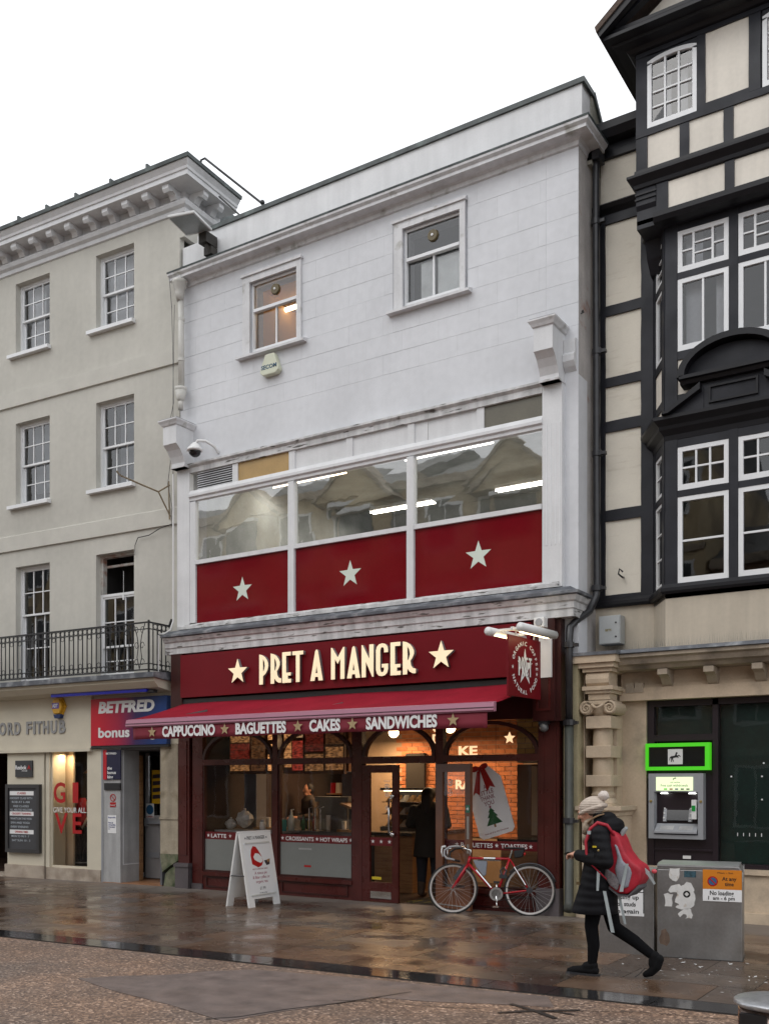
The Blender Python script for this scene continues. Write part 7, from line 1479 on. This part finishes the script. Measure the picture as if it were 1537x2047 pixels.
    obj('bobble_hat', ht, KNIT, wo, True)
    pm = MB().ell((.10, 0, 1.575), (.048,.048,.044), 16, 12); pm.v = [(x+random.uniform(-.005,.005), y+random.uniform(-.005,.005), z+random.uniform(-.005,.005)) for x, y, z in pm.v]
    obj('bobble', pm, mat('pale_wool', (.62,.55,.50), .95, var=.15, vs_=40), wo, True)
    ph = thing('phone', 'dark phone held in the walking woman\'s hands', 'phone', (-.19, -.02, 1.06)); obj('case', MB().prismx([(-.06,1.05),(.03,1.06),(.03,1.07),(-.06,1.06)], -.245, -.15), mat('black_gloss_face', (.006,.008,.009)), ph)
    # backpack
    BK = T((.17,0,.0)) @ Matrix.Diagonal((.80,.92,1,1)) @ T((-.17,0,0))
    bg = thing('backpack', 'red and grey backpack slung low on the walking woman\'s back with dangling straps', 'backpack', (.33, 0, .73))
    RN = mat('red_nylon', (.42, .012, .03), .6, var=.22, vs_=7, bump=.009, bs=9); GN2 = mat('silver_grey_nylon', (.27, .28, .32), .55, var=.22, vs_=8, bump=.009, bs=11); SG = mat('pale_webbing', (.38, .43, .44), .7)
    Fm.append(Fm[-1] @ BK)
    prof = [(.17,1.24),(.24,1.29),(.31,1.22),(.37,1.10),(.45,1.02),(.53,.985),(.565,.94),(.55,.86),(.49,.79),(.40,.735),(.30,.735),(.20,.79),(.17,.90),(.18,1.05)]
    b1 = remesh(obj('main_bag', MB().prism(prof[::-1], -.14, .14), RN, bg, True), .012, 14, .7)
    gp = [(.26,1.17),(.30,1.15),(.36,1.02),(.44,.97),(.46,.92),(.42,.80),(.36,.78),(.30,.85),(.27,.95),(.30,1.05)]
    remesh(obj('grey_side_panel', MB().prism(gp[::-1], -.158, .158), GN2, bg, True), .010, 10, .6)
    remesh(obj('mesh_pocket', MB().prism([(.16,.96),(.28,.90),(.33,.83),(.30,.76),(.22,.80),(.155,.88)][::-1], -.160, .160), mat('grey_mesh', (.20,.18,.19), .8, var=.3, vs_=60), bg, True), .010, 8, .6)
    obj('base_panel', MB().prism([(.19,.80),(.31,.73),(.41,.73),(.52,.82),(.52,.79),(.41,.715),(.30,.715),(.19,.775)], -.12, .12), mat('dark_grey_nylon', (.10,.10,.11), .7), bg)
    for y in (-.19, .17): obj('shoulder_strap', MB().tube([(.26,y*.7,1.24),(.20,y*.95,1.325),(.10,y*1.0,1.345),(.02,y*1.05,1.29),(-.025,y*1.1,1.18),(-.01,y*1.2,1.08),(.06,y*1.25,.98),(.20,y*1.0,.86)], [.014,.016,.017,.018,.018,.015,.008,.006], 8), RN, bg, True)
    obj('strap_buckle', MB().box(-.005,-.225,1.245,.035,-.185,1.275), SG, bg)
    obj('loose_strap', MB().prism([(.10,.93),(.135,.93),(.12,.76),(.095,.76)], -.215, -.210).prism([(.16,.76),(.195,.76),(.29,.41),(.25,.41)], -.20, -.195).prism([(.26,.73),(.29,.73),(.36,.47),(.335,.47)], -.05, -.045), SG, bg)
    obj('side_strap', MB().prism([(.555,.96),(.60,.93),(.67,.83),(.65,.82),(.58,.90),(.55,.92)], -.02, -.015), SG, bg); obj('side_strap', MB().prism([(.40,1.0),(.43,1.0),(.37,.76),(.33,.76)], -.166, -.162), SG, bg); obj('carry_loop', MB().prism([(.28,1.27),(.34,1.31),(.35,1.29),(.30,1.23)], -.03, .03), SG, bg)
    obj('red_toggle', MB().ell((.655,-.02,.935), (.03,.02,.02)), mat('pink_toggle', (.6,.08,.10), .5), bg, True)
    Fm.pop()
def standing(lab, loc, ang, h, topm, legm, hairm, hem=.9, arm=0, cat='person', hood=False, long_hair=False, wide=1.0):
    k = h/1.7
    with frame(T(loc) @ RZ(ang) @ Matrix.Diagonal((k*wide, k*(1+(wide-1)*.6), k, 1))):      # faces +y
        b = MB(); b.ell((0,.01,1.58), (.075,.09,.112), 16, 12); b.limb([((0,.10,1.57), .012), ((0,.108,1.555), .013)]); b.ell((0,.055,1.50), (.05,.045,.045), 12, 8)
        for s in (-1, 1): b.ell((s*.078,.0,1.575), (.010,.018,.03), 8, 6)
        b.limb([((0,0,1.36), .055), ((0,.0,1.50), .050)]); b.loft([(.85,0,0,.155,.11),(.95,0,0,.165,.12),(1.1,0,0,.135,.10),(1.25,0,0,.16,.11),(1.38,0,-.01,.17,.10),(1.44,0,-.01,.11,.07)], 20)
        for s in (-1, 1):
            sh_, el, wr = (s*.185,0,1.38), (s*.235,-.02,1.12), ((s*.20,.10,.90) if not arm else (s*.10,.27,1.08)); b.limb([(sh_, .052), (el, .040), (wr, .028)])
            hand(b, wr, (0,.2,-1) if not arm else (-s*.2,1,.0), (s,0,0) if not arm else (0,0,1), (0,1,0) if not arm else (1,0,0))
            b.limb([((s*.085,0,.86), .090), ((s*.09,.01,.46), .058), ((s*.09,-.01,.09), .038)]); b.limb([((s*.09,-.02,.05), .035), ((s*.09,.13,.03), .028)])
        p = obj('person', b, SKIN, None, True); remesh(p, .010, 3); tag(p, lab, cat)
        c = MB().loft([(hem,0,0,.20,.15),(hem+.12,0,0,.19,.145),(1.1,0,0,.16,.125),(1.25,0,0,.185,.135),(1.38,0,-.01,.19,.12),(1.44,0,-.01,.13,.09),(1.49,0,-.01,.075,.07)], 24)
        for s in (-1, 1):
            sh_, el, wr = (s*.185,0,1.37), (s*.24,-.02,1.12), ((s*.205,.09,.93) if not arm else (s*.11,.24,1.08)); c.limb([(sh_, .068), (el, .056), (wr, .042)])
        remesh(obj('coat', c, topm, p, True), .012, 4)
        t = MB()
        for s in (-1, 1): t.limb([((s*.085,0,.88), .098), ((s*.09,.01,.46), .068), ((s*.09,-.01,.12), .050)])
        remesh(obj('trousers', t, legm, p, True), .012, 4)
        for s in (-1, 1): remesh(obj('boot', MB().limb([((s*.09,-.025,.20), .052), ((s*.09,-.03,.05), .045), ((s*.09,.14,.035), .035)]), mat('brown_boot', (.07,.045,.03), .7), p, True), .012, 4)
        hh = MB().ell((0,-.02,1.60), (.090,.098,.115), 16, 12)
        if long_hair: hh.limb([((0,-.07,1.56), .075), ((0,-.09,1.42), .07), ((0,-.10,1.32), .05)])
        remesh(obj('hair', hh, hairm, p, True), .012, 4)
        for s in (-1, 1): obj('eye', MB().ell((s*.03,.092,1.595), (.012,.006,.007)), mat('eye_dark', (.03,.02,.018)), p, True)
    return p
HB = mat('black_hair', (.008,.006,.006), .6)
standing('person in long dark coat seen from behind at the open shop doorway', (-7.52, 12.95, .02), 12, 1.62, mat('dark_brown_coat', (.020,.017,.014), .85, var=.2), mat('dark_jeans', (.015,.018,.028), .8), HB, .62, 1, long_hair=True, wide=1.28)
standing('person in black uniform serving behind the middle display window', (-9.55, 14.1, .02), 160, 1.64, mat('black_shirt', (.015,.014,.014), .8), TIGHTS, HB, .9, 1)
standing('person in brown top working behind the left display window', (-11.0, 14.6, .02), 150, 1.70, mat('brown_shirt', (.05,.035,.025), .8), TIGHTS, HB, .9, 1)
